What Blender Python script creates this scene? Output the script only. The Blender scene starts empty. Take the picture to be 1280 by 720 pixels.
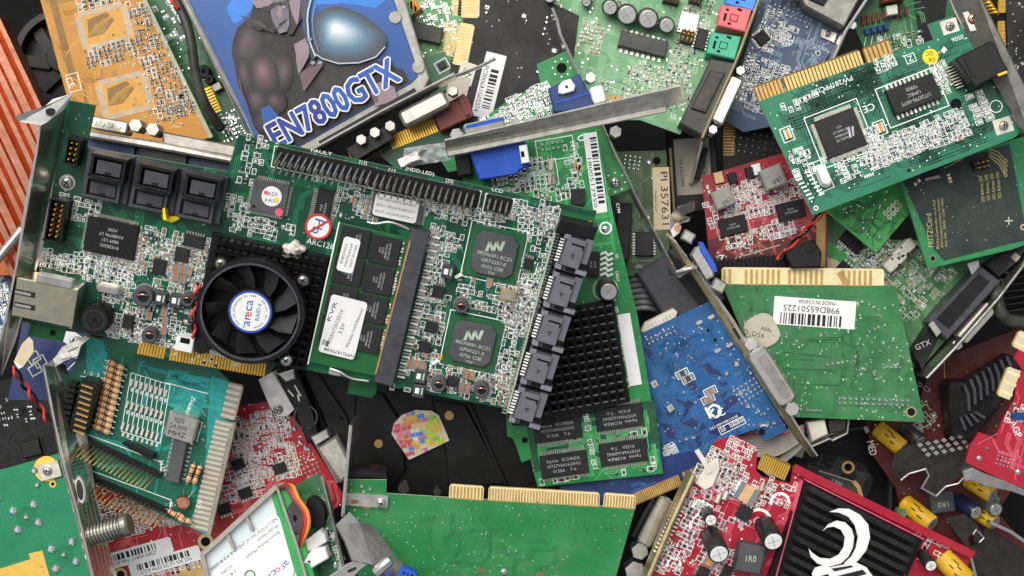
import bpy, math, random
from mathutils import Matrix, Vector
K = 0.0003            # metres per photo pixel on the plane z = 0
CAMZ = 0.60           # camera height
MMU = 0.001
rad = math.radians
sc = bpy.context.scene
COL = sc.collection

# ---------------------------------------------------------------- materials
def lin(h):
    h = h.lstrip('#')
    o = []
    for i in (0, 2, 4):
        c = int(h[i:i+2], 16) / 255
        o.append(c / 12.92 if c <= .04045 else ((c + .055) / 1.055) ** 2.4)
    return o
MT = {}   # key -> spec
def spec(key, hexc, rough=.5, metal=0., dust=.3, var=.18, ns=260., bump=.0, coat=0., hex2=None, emit=0, trans=0., alpha=1., bs=3200., bd=.0001):
    MT[key] = dict(c=hexc, r=rough, m=metal, d=dust, v=var, ns=ns, b=bump, coat=coat, c2=hex2, tr=trans, al=alpha, bs=bs, bd=bd)
_mc = {}
def mat(key):
    if key in _mc: return _mc[key]
    s = MT[key]
    m = bpy.data.materials.new(key); m.use_nodes = True
    nt = m.node_tree; N = nt.nodes; Lk = nt.links
    b = N['Principled BSDF']
    col = lin(s['c'])
    tc = N.new('ShaderNodeTexCoord')
    nz = N.new('ShaderNodeTexNoise'); nz.inputs['Scale'].default_value = s['ns']; nz.inputs['Detail'].default_value = 5
    nz.inputs['Roughness'].default_value = .62
    Lk.new(tc.outputs['Object'], nz.inputs['Vector'])
    mr = N.new('ShaderNodeMapRange'); mr.inputs['From Min'].default_value = .32; mr.inputs['From Max'].default_value = .68
    Lk.new(nz.outputs['Fac'], mr.inputs['Value'])
    mx = N.new('ShaderNodeMix'); mx.data_type = 'RGBA'
    v = s['v']
    c2 = lin(s['c2']) if s['c2'] else [min(1, x * (1 + v)) for x in col]
    c1 = col if s['c2'] else [x * (1 - v) for x in col]
    mx.inputs['A'].default_value = (*c1, 1); mx.inputs['B'].default_value = (*c2, 1)
    Lk.new(mr.outputs['Result'], mx.inputs['Factor'])
    out = mx.outputs['Result']
    rsock = None
    if s['d'] > 0:
        vo = N.new('ShaderNodeTexVoronoi'); vo.inputs['Scale'].default_value = 900
        Lk.new(tc.outputs['Object'], vo.inputs['Vector'])
        sep = N.new('ShaderNodeSeparateColor'); Lk.new(vo.outputs['Color'], sep.inputs['Color'])
        th = N.new('ShaderNodeMath'); th.operation = 'MULTIPLY_ADD'; th.inputs[1].default_value = .5 * s['d']; th.inputs[2].default_value = -.5 * s['d'] + .14 * min(1., .5 + s['d'])
        Lk.new(sep.outputs['Red'], th.inputs[0])
        ls = N.new('ShaderNodeMath'); ls.operation = 'LESS_THAN'
        Lk.new(vo.outputs['Distance'], ls.inputs[0]); Lk.new(th.outputs[0], ls.inputs[1])
        n2 = N.new('ShaderNodeTexNoise'); n2.inputs['Scale'].default_value = 55; n2.inputs['Detail'].default_value = 8; n2.inputs['Roughness'].default_value = .72
        Lk.new(tc.outputs['Object'], n2.inputs['Vector'])
        m2 = N.new('ShaderNodeMapRange'); m2.inputs['From Min'].default_value = .42; m2.inputs['From Max'].default_value = .85
        m2.inputs['To Max'].default_value = .36 * s['d']
        Lk.new(n2.outputs['Fac'], m2.inputs['Value'])
        ad = N.new('ShaderNodeMath'); ad.operation = 'MULTIPLY_ADD'; ad.inputs[1].default_value = .55; ad.use_clamp = True
        Lk.new(ls.outputs[0], ad.inputs[0]); Lk.new(m2.outputs['Result'], ad.inputs[2])
        dx = N.new('ShaderNodeMix'); dx.data_type = 'RGBA'
        dx.inputs['B'].default_value = (.47, .45, .40, 1)
        Lk.new(out, dx.inputs['A']); Lk.new(ad.outputs[0], dx.inputs['Factor'])
        out = dx.outputs['Result']
        ra = N.new('ShaderNodeMath'); ra.operation = 'MULTIPLY_ADD'; ra.inputs[1].default_value = .6; ra.inputs[2].default_value = s['r']; ra.use_clamp = True
        Lk.new(ad.outputs[0], ra.inputs[0]); Lk.new(ra.outputs[0], b.inputs['Roughness'])
        if s['m'] > 0:
            me = N.new('ShaderNodeMath'); me.operation = 'MULTIPLY_ADD'; me.inputs[1].default_value = -.9 * s['m']; me.inputs[2].default_value = s['m']; me.use_clamp = True
            Lk.new(ad.outputs[0], me.inputs[0]); Lk.new(me.outputs[0], b.inputs['Metallic'])
    else:
        ra = N.new('ShaderNodeMath'); ra.operation = 'MULTIPLY_ADD'; ra.inputs[1].default_value = .18; ra.inputs[2].default_value = max(0, s['r'] - .09)
        Lk.new(nz.outputs['Fac'], ra.inputs[0]); Lk.new(ra.outputs[0], b.inputs['Roughness'])
        b.inputs['Metallic'].default_value = s['m']
    Lk.new(out, b.inputs['Base Color'])
    if s['m'] < .5: b.inputs['Specular IOR Level'].default_value = .32
    if s['coat']: b.inputs['Coat Weight'].default_value = s['coat']; b.inputs['Coat Roughness'].default_value = .12
    if s['tr']:
        b.inputs['Transmission Weight'].default_value = s['tr']; b.inputs['IOR'].default_value = 1.3
    if s['al'] < 1: b.inputs['Alpha'].default_value = s['al']
    if s['b']:
        n3 = N.new('ShaderNodeTexNoise'); n3.inputs['Scale'].default_value = s['bs']; n3.inputs['Detail'].default_value = 3
        Lk.new(tc.outputs['Object'], n3.inputs['Vector'])
        bp = N.new('ShaderNodeBump'); bp.inputs['Strength'].default_value = s['b']; bp.inputs['Distance'].default_value = s['bd']
        Lk.new(n3.outputs['Fac'], bp.inputs['Height']); Lk.new(bp.outputs['Normal'], b.inputs['Normal'])
    _mc[key] = m
    return m
spec('silk', '#eef2ec', .55, dust=.0, var=.06)
spec('steelmid', '#b8b5ac', .46, .72, dust=.2, var=.25, bump=.16, bs=110, bd=.0012)
spec('silkdim', '#a9b8a4', .6, dust=.1, var=.15)
spec('silkgold', '#b5a96a', .6, dust=.1, var=.15)
spec('solder', '#dcdddc', .25, 1, dust=.05, var=.1)
spec('tin', '#c8c4b8', .32, .85, dust=.15, var=.2, bump=.14, bs=220, bd=.0007)
spec('gold', '#f2be4c', .34, .7, dust=.06, var=.12)
spec('golddull', '#b79355', .48, .5, dust=.3, var=.22)
spec('finger', '#d5b878', .5, .3, dust=.3, var=.15)
spec('fr4', '#b99a58', .6, dust=.3, var=.18)
spec('fr4pale', '#dccf9e', .6, dust=.2, var=.1)
spec('edgegreen', '#4f7a55', .5, dust=.2)
spec('edgepale', '#a9ad96', .6, dust=.2)
spec('black', '#060607', .45, dust=.03, var=.3)
spec('chip', '#1f1f21', .5, dust=.08, var=.15, bump=.25)
spec('chipgrey', '#47474b', .6, dust=.3, var=.12, bump=.3)
spec('chipdark', '#0f0f10', .46, dust=.06, var=.2, bump=.2)
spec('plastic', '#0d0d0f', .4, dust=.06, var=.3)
spec('socketgrey', '#64636d', .5, dust=.1, var=.12)
spec('jackmetal', '#d8cfb4', .22, .95, dust=.08, var=.1, bump=.14, bs=130, bd=.001)
spec('padgold', '#cfa94a', .45, dust=.1, var=.1)
spec('plasticgrey', '#3d3e45', .46, dust=.18, var=.22)
spec('plasticlite', '#777782', .5, dust=.1, var=.15)
spec('hole', '#040404', .9, dust=0, var=.2)
spec('chiptext', '#a9a9ab', .7, dust=0, var=.1)
spec('white', '#dedfdd', .55, dust=.12, var=.05)
spec('offwhite', '#d2cdbf', .55, dust=.2, var=.1)
spec('paper', '#e4e4e2', .6, dust=.05, var=.04)
spec('paperdim', '#b6afa0', .65, dust=.3, var=.1)
spec('papercream', '#c9b99b', .65, dust=.25, var=.08)
spec('ink', '#1e1e20', .6, dust=0, var=.1)
spec('inkblue', '#2a4fa8', .55, dust=0, var=.1)
spec('inkred', '#c9302c', .55, dust=0, var=.1)
spec('yellow', '#e8cf1f', .5, dust=.1, var=.08)
spec('pink', '#e0556a', .5, dust=.1, var=.08)
spec('tan', '#a5734f', .5, dust=.2, var=.22)
spec('tanpale', '#cfa97f', .5, dust=.1, var=.2)
spec('orange', '#d98b32', .5, dust=.1, var=.15)
spec('steel', '#cbc9c3', .3, .88, dust=.12, var=.16, bump=.16, bs=110, bd=.0012)
spec('steeldull', '#8f8c84', .4, .85, dust=.25, var=.25, bump=.14, bs=140, bd=.001)
spec('steeldark', '#3a3733', .42, .85, dust=.15, var=.3, bump=.14, bs=140, bd=.001)
spec('chrome', '#dedad0', .2, .93, dust=.06, var=.12, bump=.14, bs=150, bd=.001)
spec('copperdeep', '#cf7a4c', .3, .9, dust=.08, var=.2)
spec('pinmetal', '#d9d4c4', .24, .9, dust=.05, var=.15)
spec('brass', '#cdbb8c', .34, .85, dust=.15, var=.18, bump=.14, bs=130, bd=.001)
spec('copper', '#f4b092', .2, .97, dust=.05, var=.12, bump=.14, bs=90, bd=.0012, hex2='#e0906c')
spec('capsleeve', '#20211f', .35, dust=.2, var=.25)
spec('capolive', '#33362f', .4, dust=.3, var=.25)
spec('captop', '#c9c9c6', .38, .8, dust=.2, var=.1)
spec('yellowcap', '#c99d16', .4, dust=.25, var=.15)
spec('redwire', '#c8362c', .4, dust=.1, var=.15)
spec('bluevga', '#1f4fb5', .4, dust=.15, var=.15)
spec('bluedark', '#1a3a70', .42, dust=.2, var=.15)
spec('navycap', '#131c3a', .35, dust=.1, var=.2)
spec('fr4dark', '#6f5823', .6, dust=.1, var=.2)
spec('glue', '#cfcbb8', .6, dust=.2, var=.12)
spec('darktrace', '#191c1d', .5, dust=0, var=.1)
spec('floor', '#030303', .9, dust=0, var=.4)

# ---------------------------------------------------------------- mesh builder
class MB:
    def __init__(s, conv, k):
        s.c = conv; s.k = k; s.v = []; s.f = []; s.m = []; s.s = []; s.mats = []
    def mi(s, key):
        if key not in s.mats: s.mats.append(key)
        return s.mats.index(key)
    def add(s, vs, fs, key, sm=False):
        n = len(s.v); i = s.mi(key)
        s.v += [tuple(x) for x in vs]
        for f in fs:
            s.f.append([n + a for a in f]); s.m.append(i); s.s.append(sm)
    # prism over local xy points (metres), z in mm
    def pr(s, q, z0, z1, key, side=None, ch=0., bottom=True):
        n = len(q); z0 *= MMU; z1 *= MMU
        a = sum(q[i][0]*q[(i+1) % n][1]-q[(i+1) % n][0]*q[i][1] for i in range(n))
        if a < 0: q = q[::-1]
        if ch > 0:
            c = ch * s.k
            ins = []
            for i in range(n):
                p0, p1, p2 = Vector(q[i-1]), Vector(q[i]), Vector(q[(i+1) % n])
                d1 = (p1-p0); d2 = (p2-p1)
                if d1.length < 1e-9 or d2.length < 1e-9: ins.append(p1); continue
                d1.normalize(); d2.normalize()
                n1 = Vector((-d1.y, d1.x)); n2 = Vector((-d2.y, d2.x)); b = n1+n2
                L = b.length
                if L < .3: ins.append(p1); continue
                b /= L; ins.append(p1 + b*(c/max(.5, b.dot(n1))))
            zc = z1-min(c, (z1-z0)*.5)
            vs = [(x, y, z0) for x, y in q]+[(x, y, zc) for x, y in q]+[(p[0], p[1], z1) for p in ins]
            fs = [[i, (i+1) % n, n+(i+1) % n, n+i] for i in range(n)]
            s.add(vs, fs, side or key)
            s.add(vs, [[n+i, n+(i+1) % n, 2*n+(i+1) % n, 2*n+i] for i in range(n)]+[list(range(2*n, 3*n))], key)
            return
        vs = [(x, y, z0) for x, y in q]+[(x, y, z1) for x, y in q]
        s.add(vs, [[i, (i+1) % n, n+(i+1) % n, n+i] for i in range(n)], side or key)
        s.add(vs, [list(range(n, 2*n))]+([list(range(n-1, -1, -1))] if bottom else []), key)
    def poly(s, pts, z0, z1, key, side=None, ch=0.):
        s.pr([s.c(*p) for p in pts], z0, z1, key, side, ch)
    def loc(s, px, py, q, rot):
        x0, y0 = s.c(px, py); a = rad(-rot); c, d = math.cos(a), math.sin(a); k = s.k
        return [(x0+k*(x*c-y*d), y0+k*(x*d+y*c)) for x, y in q]
    def box(s, px, py, w, h, z0, z1, key, rot=0, ch=0., side=None):
        w /= 2; h /= 2
        s.pr(s.loc(px, py, [(-w, -h), (w, -h), (w, h), (-w, h)], rot), z0, z1, key, side, ch)
    def rbox(s, px, py, w, h, r, z0, z1, key, rot=0, ch=0., side=None, n=5):
        s.pr(s.loc(px, py, rrect(w, h, r, n), rot), z0, z1, key, side, ch)
    def disc(s, px, py, r, z0, z1, key, n=20, ch=0., side=None):
        s.pr(s.loc(px, py, [(r*math.cos(2*math.pi*i/n), r*math.sin(2*math.pi*i/n)) for i in range(n)], 0), z0, z1, key, side, ch)
    def ring(s, px, py, r0, r1, z0, z1, key, n=28, rot=0, a0=0, a1=360):
        full = a1-a0 >= 360; m = n if full else n+1
        o = []
        for r in (r0, r1):
            o += [(r*math.cos(rad(a0+(a1-a0)*i/n)), r*math.sin(rad(a0+(a1-a0)*i/n))) for i in range(m)]
        q = s.loc(px, py, o, rot); z0 *= MMU; z1 *= MMU
        vs = [(x, y, z0) for x, y in q]+[(x, y, z1) for x, y in q]
        fs = []
        for i in range(n):
            j = (i+1) % m
            fs += [[2*m+i, 3*m+i, 3*m+j, 2*m+j], [m+i, m+j, 3*m+j, 3*m+i], [j, i, 2*m+i, 2*m+j], [i, j, m+j, m+i]]
        s.add(vs, fs, key)
    # flat ribbon of constant px width along px points
    def line(s, pts, w, z0, z1, key, closed=False):
        P = [Vector(s.c(*p)) for p in pts]; s.ribbon(P, w*s.k, z0, z1, key, closed)
    def ribbon(s, P, w, z0, z1, key, closed=False):
        w = w/2; n = len(P); z0 *= MMU; z1 *= MMU
        Lf, Rt = [], []
        for i, p in enumerate(P):
            a = P[i-1] if (i > 0 or closed) else None; b = P[(i+1) % n] if (i < n-1 or closed) else None
            d1 = (p-a).normalized() if a is not None else None
            d2 = (b-p).normalized() if b is not None else None
            if d1 is None: d1 = d2
            if d2 is None: d2 = d1
            n1 = Vector((-d1.y, d1.x)); n2 = Vector((-d2.y, d2.x)); m = n1+n2
            if m.length < .2: m = n1
            m.normalize(); o = m*(w/max(.4, m.dot(n1)))
            Lf.append(p+o); Rt.append(p-o)
        thick = z1-z0 > 2e-4
        ridge = thick and not closed and key in ('chrome', 'steel', 'brass', 'steeldull', 'tin') and w < 6*s.k
        if thick:
            vs = [(p.x, p.y, z0) for p in Rt+Lf]+[(p.x, p.y, z1) for p in Rt+Lf]
        else:
            vs = [(p.x, p.y, z1) for p in Rt+Lf]
        if ridge: vs = [(p.x, p.y, z0) for p in Rt+Lf]+[(p.x, p.y, z1-w*.8) for p in Rt+Lf]+[(p.x, p.y, z1) for p in P]
        b = 2*n if thick else 0; fs = []
        for i in range(n if closed else n-1):
            j = (i+1) % n
            fs.append([b+i, b+j, b+n+j, b+n+i])
            if ridge: fs.pop(); fs += [[b+i, b+j, 4*n+j, 4*n+i], [4*n+i, 4*n+j, b+n+j, b+n+i]]
            if thick:
                fs += [[i, j, b+j, b+i], [n+j, n+i, b+n+i, b+n+j], [i, n+i, n+j, j]]
        if thick and not closed:
            fs += [[n, 0, b, b+n], [n-1, 2*n-1, b+2*n-1, b+n-1]]
        s.add(vs, fs, key)
    def rect(s, px, py, w, h, lw, z, key, rot=0):
        q = s.loc(px, py, [(-w/2, -h/2), (w/2, -h/2), (w/2, h/2), (-w/2, h/2)], rot)
        s.ribbon([Vector(p) for p in q], lw*s.k, z, z, key, True)
    # lathe along an axis; prof = [(r px, t mm)], p0 local (m)
    def lathe(s, p0, ax, prof, key, n=20, sm=True, caps=True, topkey=None):
        p0 = Vector(p0); ax = Vector(ax).normalized()
        u = ax.orthogonal().normalized(); w = ax.cross(u)
        vs = []
        for r, t in prof:
            c = p0+ax*(t*MMU)
            for i in range(n):
                a = 2*math.pi*i/n
                vs.append(c+(u*math.cos(a)+w*math.sin(a))*(r*s.k))
        fs = []
        for j in range(len(prof)-1):
            for i in range(n):
                a = j*n+i; b = j*n+(i+1) % n
                fs.append([a, b, b+n, a+n])
        s.add(vs, fs, key, sm)
        if caps:
            m = (len(prof)-1)*n
            s.add(vs[m:], [list(range(n))], topkey or key); s.add(vs[:n], [list(range(n-1, -1, -1))], key)
    def cyl(s, px, py, r, z0, z1, key, n=20, ch=.8, topkey=None):
        x, y = s.c(px, py); c = ch*s.k/MMU
        s.lathe((x, y, z0*MMU), (0, 0, 1), [(r, 0), (r, z1-z0-c), (r-ch, z1-z0)], key, n, True, True, topkey)
    def tube(s, pts, r, key, n=8, sub=6):
        P = []
        for p in pts:
            x, y = s.c(p[0], p[1]); P.append(Vector((x, y, p[2]*MMU)))
        s.tube3(catmull(P, sub), r*s.k, key, n)
    def tube3(s, P, r, key, n=8):
        vs = []; u = None
        for i, p in enumerate(P):
            d = (P[min(i+1, len(P)-1)]-P[max(i-1, 0)]).normalized()
            u = d.orthogonal().normalized() if u is None else (u-d*u.dot(d)).normalized()
            w = d.cross(u)
            vs += [p+(u*math.cos(2*math.pi*a/n)+w*math.sin(2*math.pi*a/n))*r for a in range(n)]
        fs = [[j*n+i, j*n+(i+1) % n, (j+1)*n+(i+1) % n, (j+1)*n+i] for j in range(len(P)-1) for i in range(n)]
        fs += [list(range(n-1, -1, -1)), [len(vs)-n+i for i in range(n)]]
        s.add(vs, fs, key, True)
    def text(s, px, py, txt, cap, key, rot=0, z=.08, w=None, sx=1.):
        tv, tf, bw, bh = glyphs(txt)
        if not tv: return
        f = cap/.70; fx = f*sx
        if w: fx = w/bw
        q = s.loc(px, py, [((x-bw/2)*fx, (y-.35)*f) for x, y in tv], rot)
        s.add([(x, y, z*MMU) for x, y in q], tf, key)
    def bars(s, px, py, w, h, z, key, rot=0, seed=0, n=38, across=False):
        r = random.Random(seed+77); x = -w/2; u = w/(n*2.35)
        while x < w/2-u*3:
            bw = u*r.choice((1, 1, 2, 3)); g = u*r.choice((1, 1, 2, 2))
            q = [(x, -h/2), (x+bw, -h/2), (x+bw, h/2), (x, h/2)]
            s.add([(a, b, z*MMU) for a, b in s.loc(px, py, q, rot)], [[0, 1, 2, 3]], key)
            x += bw+g
    def mesh(s, name):
        me = bpy.data.meshes.new(name)
        me.from_pydata(s.v, [], s.f)
        for k in s.mats: me.materials.append(mat(k))
        me.polygons.foreach_set('material_index', s.m); me.polygons.foreach_set('use_smooth', s.s)
        me.update()
        return me
def rrect(w, h, r, n=5):
    o = []
    for cx, cy, a0 in ((w/2-r, -h/2+r, -90), (w/2-r, h/2-r, 0), (-w/2+r, h/2-r, 90), (-w/2+r, -h/2+r, 180)):
        o += [(cx+r*math.cos(rad(a0+90*i/n)), cy+r*math.sin(rad(a0+90*i/n))) for i in range(n+1)]
    return o
def catmull(P, sub):
    if len(P) < 3: return P
    o = []
    Q = [P[0]]+P+[P[-1]]
    for i in range(1, len(Q)-2):
        a, b, c, d = Q[i-1:i+3]
        for j in range(sub):
            t = j/sub
            o.append(.5*((2*b)+(c-a)*t+(2*a-5*b+4*c-d)*t*t+(3*b-a-3*c+d)*t**3))
    o.append(P[-1]); return o
_gc = {}
def glyphs(txt):
    if txt in _gc: return _gc[txt]
    cu = bpy.data.curves.new('glyph', 'FONT'); cu.body = txt; cu.size = 1.; cu.resolution_u = 2
    ob = bpy.data.objects.new('glyph', cu)
    me = bpy.data.meshes.new_from_object(ob)
    v = [(p.co.x, p.co.y) for p in me.vertices]; f = [list(p.vertices) for p in me.polygons]
    if v:
        x0 = min(p[0] for p in v); x1 = max(p[0] for p in v)
        v = [(a-x0, b) for a, b in v]
        r = (v, f, max(.01, x1-x0), 1)
    else: r = ([], [], 1, 1)
    bpy.data.objects.remove(ob); bpy.data.curves.remove(cu); bpy.data.meshes.remove(me)
    _gc[txt] = r
    return r

# ---------------------------------------------------------------- things
_lib = {}
class T:
    """a thing: an Empty with its own plane (centre pixel, height mm, angle, slopes) and parts on it"""
    endkey = 'solder'
    lift = 0.      # pixels given while lift is h mm are meant for features h mm above the plane
    def __init__(s, name, label, cat, cx, cy, z, ang=0, tx=0., ty=0., group=None):
        s.n = Vector((-tx, -ty, 1)).normalized()
        s.O = Vector((K*(cx-640)*(CAMZ-z*MMU)/CAMZ, -K*(cy-360)*(CAMZ-z*MMU)/CAMZ, z*MMU))
        s.ang = ang
        a = rad(ang)
        p1 = s.U(cx+30*math.cos(a), cy+30*math.sin(a))
        X = (p1-s.O).normalized(); Y = s.n.cross(X)
        s.M = Matrix(((X.x, Y.x, s.n.x, s.O.x), (X.y, Y.y, s.n.y, s.O.y), (X.z, Y.z, s.n.z, s.O.z), (0, 0, 0, 1)))
        s.Mi = s.M.inverted()
        s.k = K*(CAMZ-z*MMU)/CAMZ
        e = bpy.data.objects.new(name, None); COL.objects.link(e); e.empty_display_size = .01
        e.matrix_world = s.M
        e['label'] = label; e['category'] = cat
        if group: e['group'] = group
        s.e = e; s.brd = None; s.cnt = {}; s.rest = None; s.h0 = 0.
    def U(s, px, py):
        d = Vector((K*(px-640), -K*(py-360), -CAMZ)); c = Vector((0, 0, CAMZ))
        return c+d*((s.O+s.n*(s.lift*MMU)-c).dot(s.n)/d.dot(s.n))
    def p(s, px, py):
        q = s.Mi @ s.U(px, py)
        return (q.x, q.y)
    def mb(s): return MB(s.p, s.k)
    def part(s, name, m, parent=None, label=None):
        o = bpy.data.objects.new(name, m.mesh(name)); COL.objects.link(o); o.parent = parent or s.e
        if label: o['label'] = label
        return o
    def inst(s, name, key, make, px, py, rot=0, z=0., parent=None, label=None):
        kk = (key, round(s.k*1e7))
        if kk not in _lib:
            m = MB(lambda x, y: (x*s.k, -y*s.k), s.k); make(m); _lib[kk] = m.mesh(name)
        o = bpy.data.objects.new(name, _lib[kk]); COL.objects.link(o); o.parent = parent or s.e
        x, y = s.p(px, py); o.location = (x, y, z*MMU); o.rotation_euler = (0, 0, rad(-rot))
        if label: o['label'] = label
        return o
    def sheet(s, m, pts, th, key):
        """bent metal sheet face: (px, py, height mm) corners, each corner placed where it shows at its own height"""
        P = []
        for x, y, h in pts:
            s.lift = h; q = s.p(x, y); P.append(Vector((q[0], q[1], h*MMU)))
        s.lift = 0.
        n = Vector((0, 0, 0))
        for i in range(1, len(P)-1): n += (P[i]-P[0]).cross(P[i+1]-P[0])
        n.normalize()
        if n.z < 0: P = P[::-1]; n = -n
        k = len(P); B = [q-n*(th*MMU) for q in P]
        m.add(P+B, [list(range(k)), list(range(2*k-1, k-1, -1))]+[[(i+1) % k, i, k+i, k+(i+1) % k] for i in range(k)], key)
    # ---- boards
    def board(s, pts, mask, edge='edgegreen', th=1.6):
        s.brd = s.mb(); s.brd.poly(pts, -th, 0, mask, edge); s.mask = mask; s.poly = [s.p(*q) for q in pts]
        return s.brd
    def inside(s, x, y):
        c = False; P = s.poly; j = len(P)-1
        for i in range(len(P)):
            if (P[i][1] > y) != (P[j][1] > y) and x < (P[j][0]-P[i][0])*(y-P[i][1])/(P[j][1]-P[i][1])+P[i][0]: c = not c
            j = i
        return c
    def done(s, name='circuit_board'):
        if s.brd: s.part(name, s.brd)
        if s.rest and s.rest.v:
            o = s.part('tiny_components', s.rest); o['kind'] = 'stuff'
    # random bundles of 45 degree traces, clipped to the board outline; region centre + size px in board axes
    def traces(s, cx, cy, w, h, n, key, seed=0, lw=1.1, bundle=(1, 5), seg=(10, 40), z=.035):
        r = random.Random(seed); k = s.k
        x0, y0 = s.p(cx, cy)
        for _ in range(n):
            x = x0+r.uniform(-w/2, w/2)*k; y = y0+r.uniform(-h/2, h/2)*k
            a = r.randrange(8)*45
            if r.random() < .6: a = r.choice((0, 90, 180, 270))
            path = [(0., 0.)]; ang = a
            for i in range(r.randint(2, 5)):
                L = r.uniform(*seg)*(.45 if i % 2 else 1)
                px, py = path[-1]; path.append((px+L*math.cos(rad(ang)), py+L*math.sin(rad(ang))))
                ang = a if i % 2 else a+r.choice((-45, 45))
            nb = r.randint(*bundle); ox, oy = -math.sin(rad(a)), math.cos(rad(a)); gap = lw*2.3
            for b in range(nb):
                P = []
                for px, py in path:
                    X = x+(px+ox*b*gap)*k; Y = y+(py+oy*b*gap)*k
                    if abs(X-x0) > w*k/2 or abs(Y-y0) > h*k/2 or not s.inside(X, Y): break
                    P.append(Vector((X, Y)))
                if len(P) > 1: s.brd.ribbon(P, lw*k, z, z, key)
    def vias(s, cx, cy, w, h, n, key='solder', seed=0, r=(.7, 1.3), z=.05, grid=None):
        g = random.Random(seed); x0, y0 = s.p(cx, cy)
        for _ in range(n):
            x = g.uniform(-w/2, w/2); y = g.uniform(-h/2, h/2)
            if grid: x = round(x/grid)*grid; y = round(y/grid)*grid
            X, Y = x0+x*s.k, y0+y*s.k
            if s.brd and not s.inside(X, Y): continue
            rr = g.uniform(*r)*s.k; zz = z*MMU
            s.brd.add([(X+rr*math.cos(i*math.pi/3), Y+rr*math.sin(i*math.pi/3), zz) for i in range(6)], [list(range(6))], key)
    def blobs(s, pts, r=2.2, h=.8, key='solder'):
        for q in pts:
            x, y = s.p(q[0], q[1]); rr = q[2] if len(q) > 2 else r
            s.brd.lathe((x, y, 0.0), (0, 0, 1), [(rr, 0), (rr*.85, h*.5), (rr*.45, h*.9)], key, 9)
    def grid(s, px, py, nx, ny, dx, dy, rot=0):
        a = rad(rot+s.ang); o = []
        for j in range(ny):
            for i in range(nx):
                u = (i-(nx-1)/2)*dx; v = (j-(ny-1)/2)*dy
                o.append((px+u*math.cos(a)-v*math.sin(a), py+u*math.sin(a)+v*math.cos(a)))
        return o
    # ---- parts
    def smd(s, px, py, w=6, h=3, rot=0, kind='r', hh=.55):
        body = {'r': 'chipdark', 'c': 'tan', 'p': 'tanpale', 'w': 'glue', 'b': 'plasticgrey', 'y': 'orange', 'o': 'copper'}[kind]
        name = {'r': 'resistor', 'b': 'resistor'}.get(kind, 'capacitor')
        def mk(m):
            m.box(0, 0, w*.52, h, .05, hh, body); e = w*.26
            m.box(-w*.38, 0, e*.98, h*1.02, .05, hh*1.03, s.endkey); m.box(w*.38, 0, e*.98, h*1.02, .05, hh*1.03, s.endkey)
        n = s.cnt.get(name, 0); s.cnt[name] = n+1
        if n < 60 and w*h >= 9:
            return s.inst(name, ('smd', kind, w, h, s.endkey), mk, px, py, rot, s.h0)
        if s.rest is None: s.rest = s.mb()
        m = s.rest; e = w*.26; z0 = s.h0
        m.box(px, py, w*.5, h, z0+.05, z0+hh, body, rot)
        a = rad(rot+s.ang); dx, dy = w*.38*math.cos(a), w*.38*math.sin(a)
        m.box(px-dx, py-dy, e, h*1.02, z0+.05, z0+hh*1.03, s.endkey, rot); m.box(px+dx, py+dy, e, h*1.02, z0+.05, z0+hh*1.03, s.endkey, rot)
    def field(s, cx, cy, w, h, pitch=9, fill=.7, seed=0, kinds='rrrcw', outline=.5, size=(6, 3), silk='silk', chipd=.03):
        r = random.Random(seed); a = rad(s.ang); px_, py_ = (pitch if isinstance(pitch, tuple) else (pitch, pitch*.75)); px_ *= .86; py_ *= .86; size = (size[0]*.86, size[1]*.86)
        nx, ny = max(1, int(w/px_)), max(1, int(h/py_))
        x0, y0 = s.p(cx, cy)
        for j in range(ny):
            for i in range(nx):
                if r.random() > fill: continue
                u = (i+.5)*px_-w/2+r.uniform(-1, 1)*px_*.12; v = (j+.5)*py_-h/2+r.uniform(-1, 1)*py_*.1
                X, Y = cx+u*math.cos(a)-v*math.sin(a), cy+u*math.sin(a)+v*math.cos(a)
                if s.brd and not s.inside(*s.p(X, Y)): continue
                rot = 0 if (i//3+j//3) % 2 else 90
                if px_ != py_ and rot == 90 and py_ < size[0]: rot = 0
                sz = r.choice((1, 1, 1.25, .8)); W, Hh = round(size[0]*sz, 1), round(size[1]*sz, 1)
                q = r.random()
                if q < outline and s.brd:
                    s.brd.rect(X, Y, W+2.6 if rot == 0 else Hh+2.6, Hh+2.6 if rot == 0 else W+3, .7, .06, silk)
                if q > .2 or outline < .2:
                    s.smd(X, Y, W, Hh, rot, r.choice(kinds))
                else:
                    s.brd and (s.brd.box(X-1.6, Y, 2, Hh, .04, .07, s.endkey, rot), s.brd.box(X+1.6, Y, 2, Hh, .04, .07, s.endkey, rot))
                if r.random() < .22 and s.brd:
                    s.brd.text(X+r.uniform(-2, 2), Y+py_*.55, r.choice('RCLDUQ')+str(r.randint(1, 399)), 2.2, silk, 0, .06)
    def chip(s, px, py, w, h, hh=1.3, rot=0, pins='', np=10, text=(), trot=0, cap=3.2, key='chip', name='chip', pinkey='tin', pl=3.5, ch=.8, dot=True, label=None, tkey='chiptext', tfit=None):
        m = s.mb(); z0 = s.h0
        m.box(px, py, w, h, z0+.15, z0+hh, key, rot, ch)
        a = rad(rot+s.ang); ca, sa = math.cos(a), math.sin(a)
        def at(u, v): return (px+u*ca-v*sa, py+u*sa+v*ca)
        sides = []
        if 'q' in pins: sides = 'lrtb'
        elif 'h' in pins: sides = 'lr'
        elif 'v' in pins: sides = 'tb'
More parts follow.
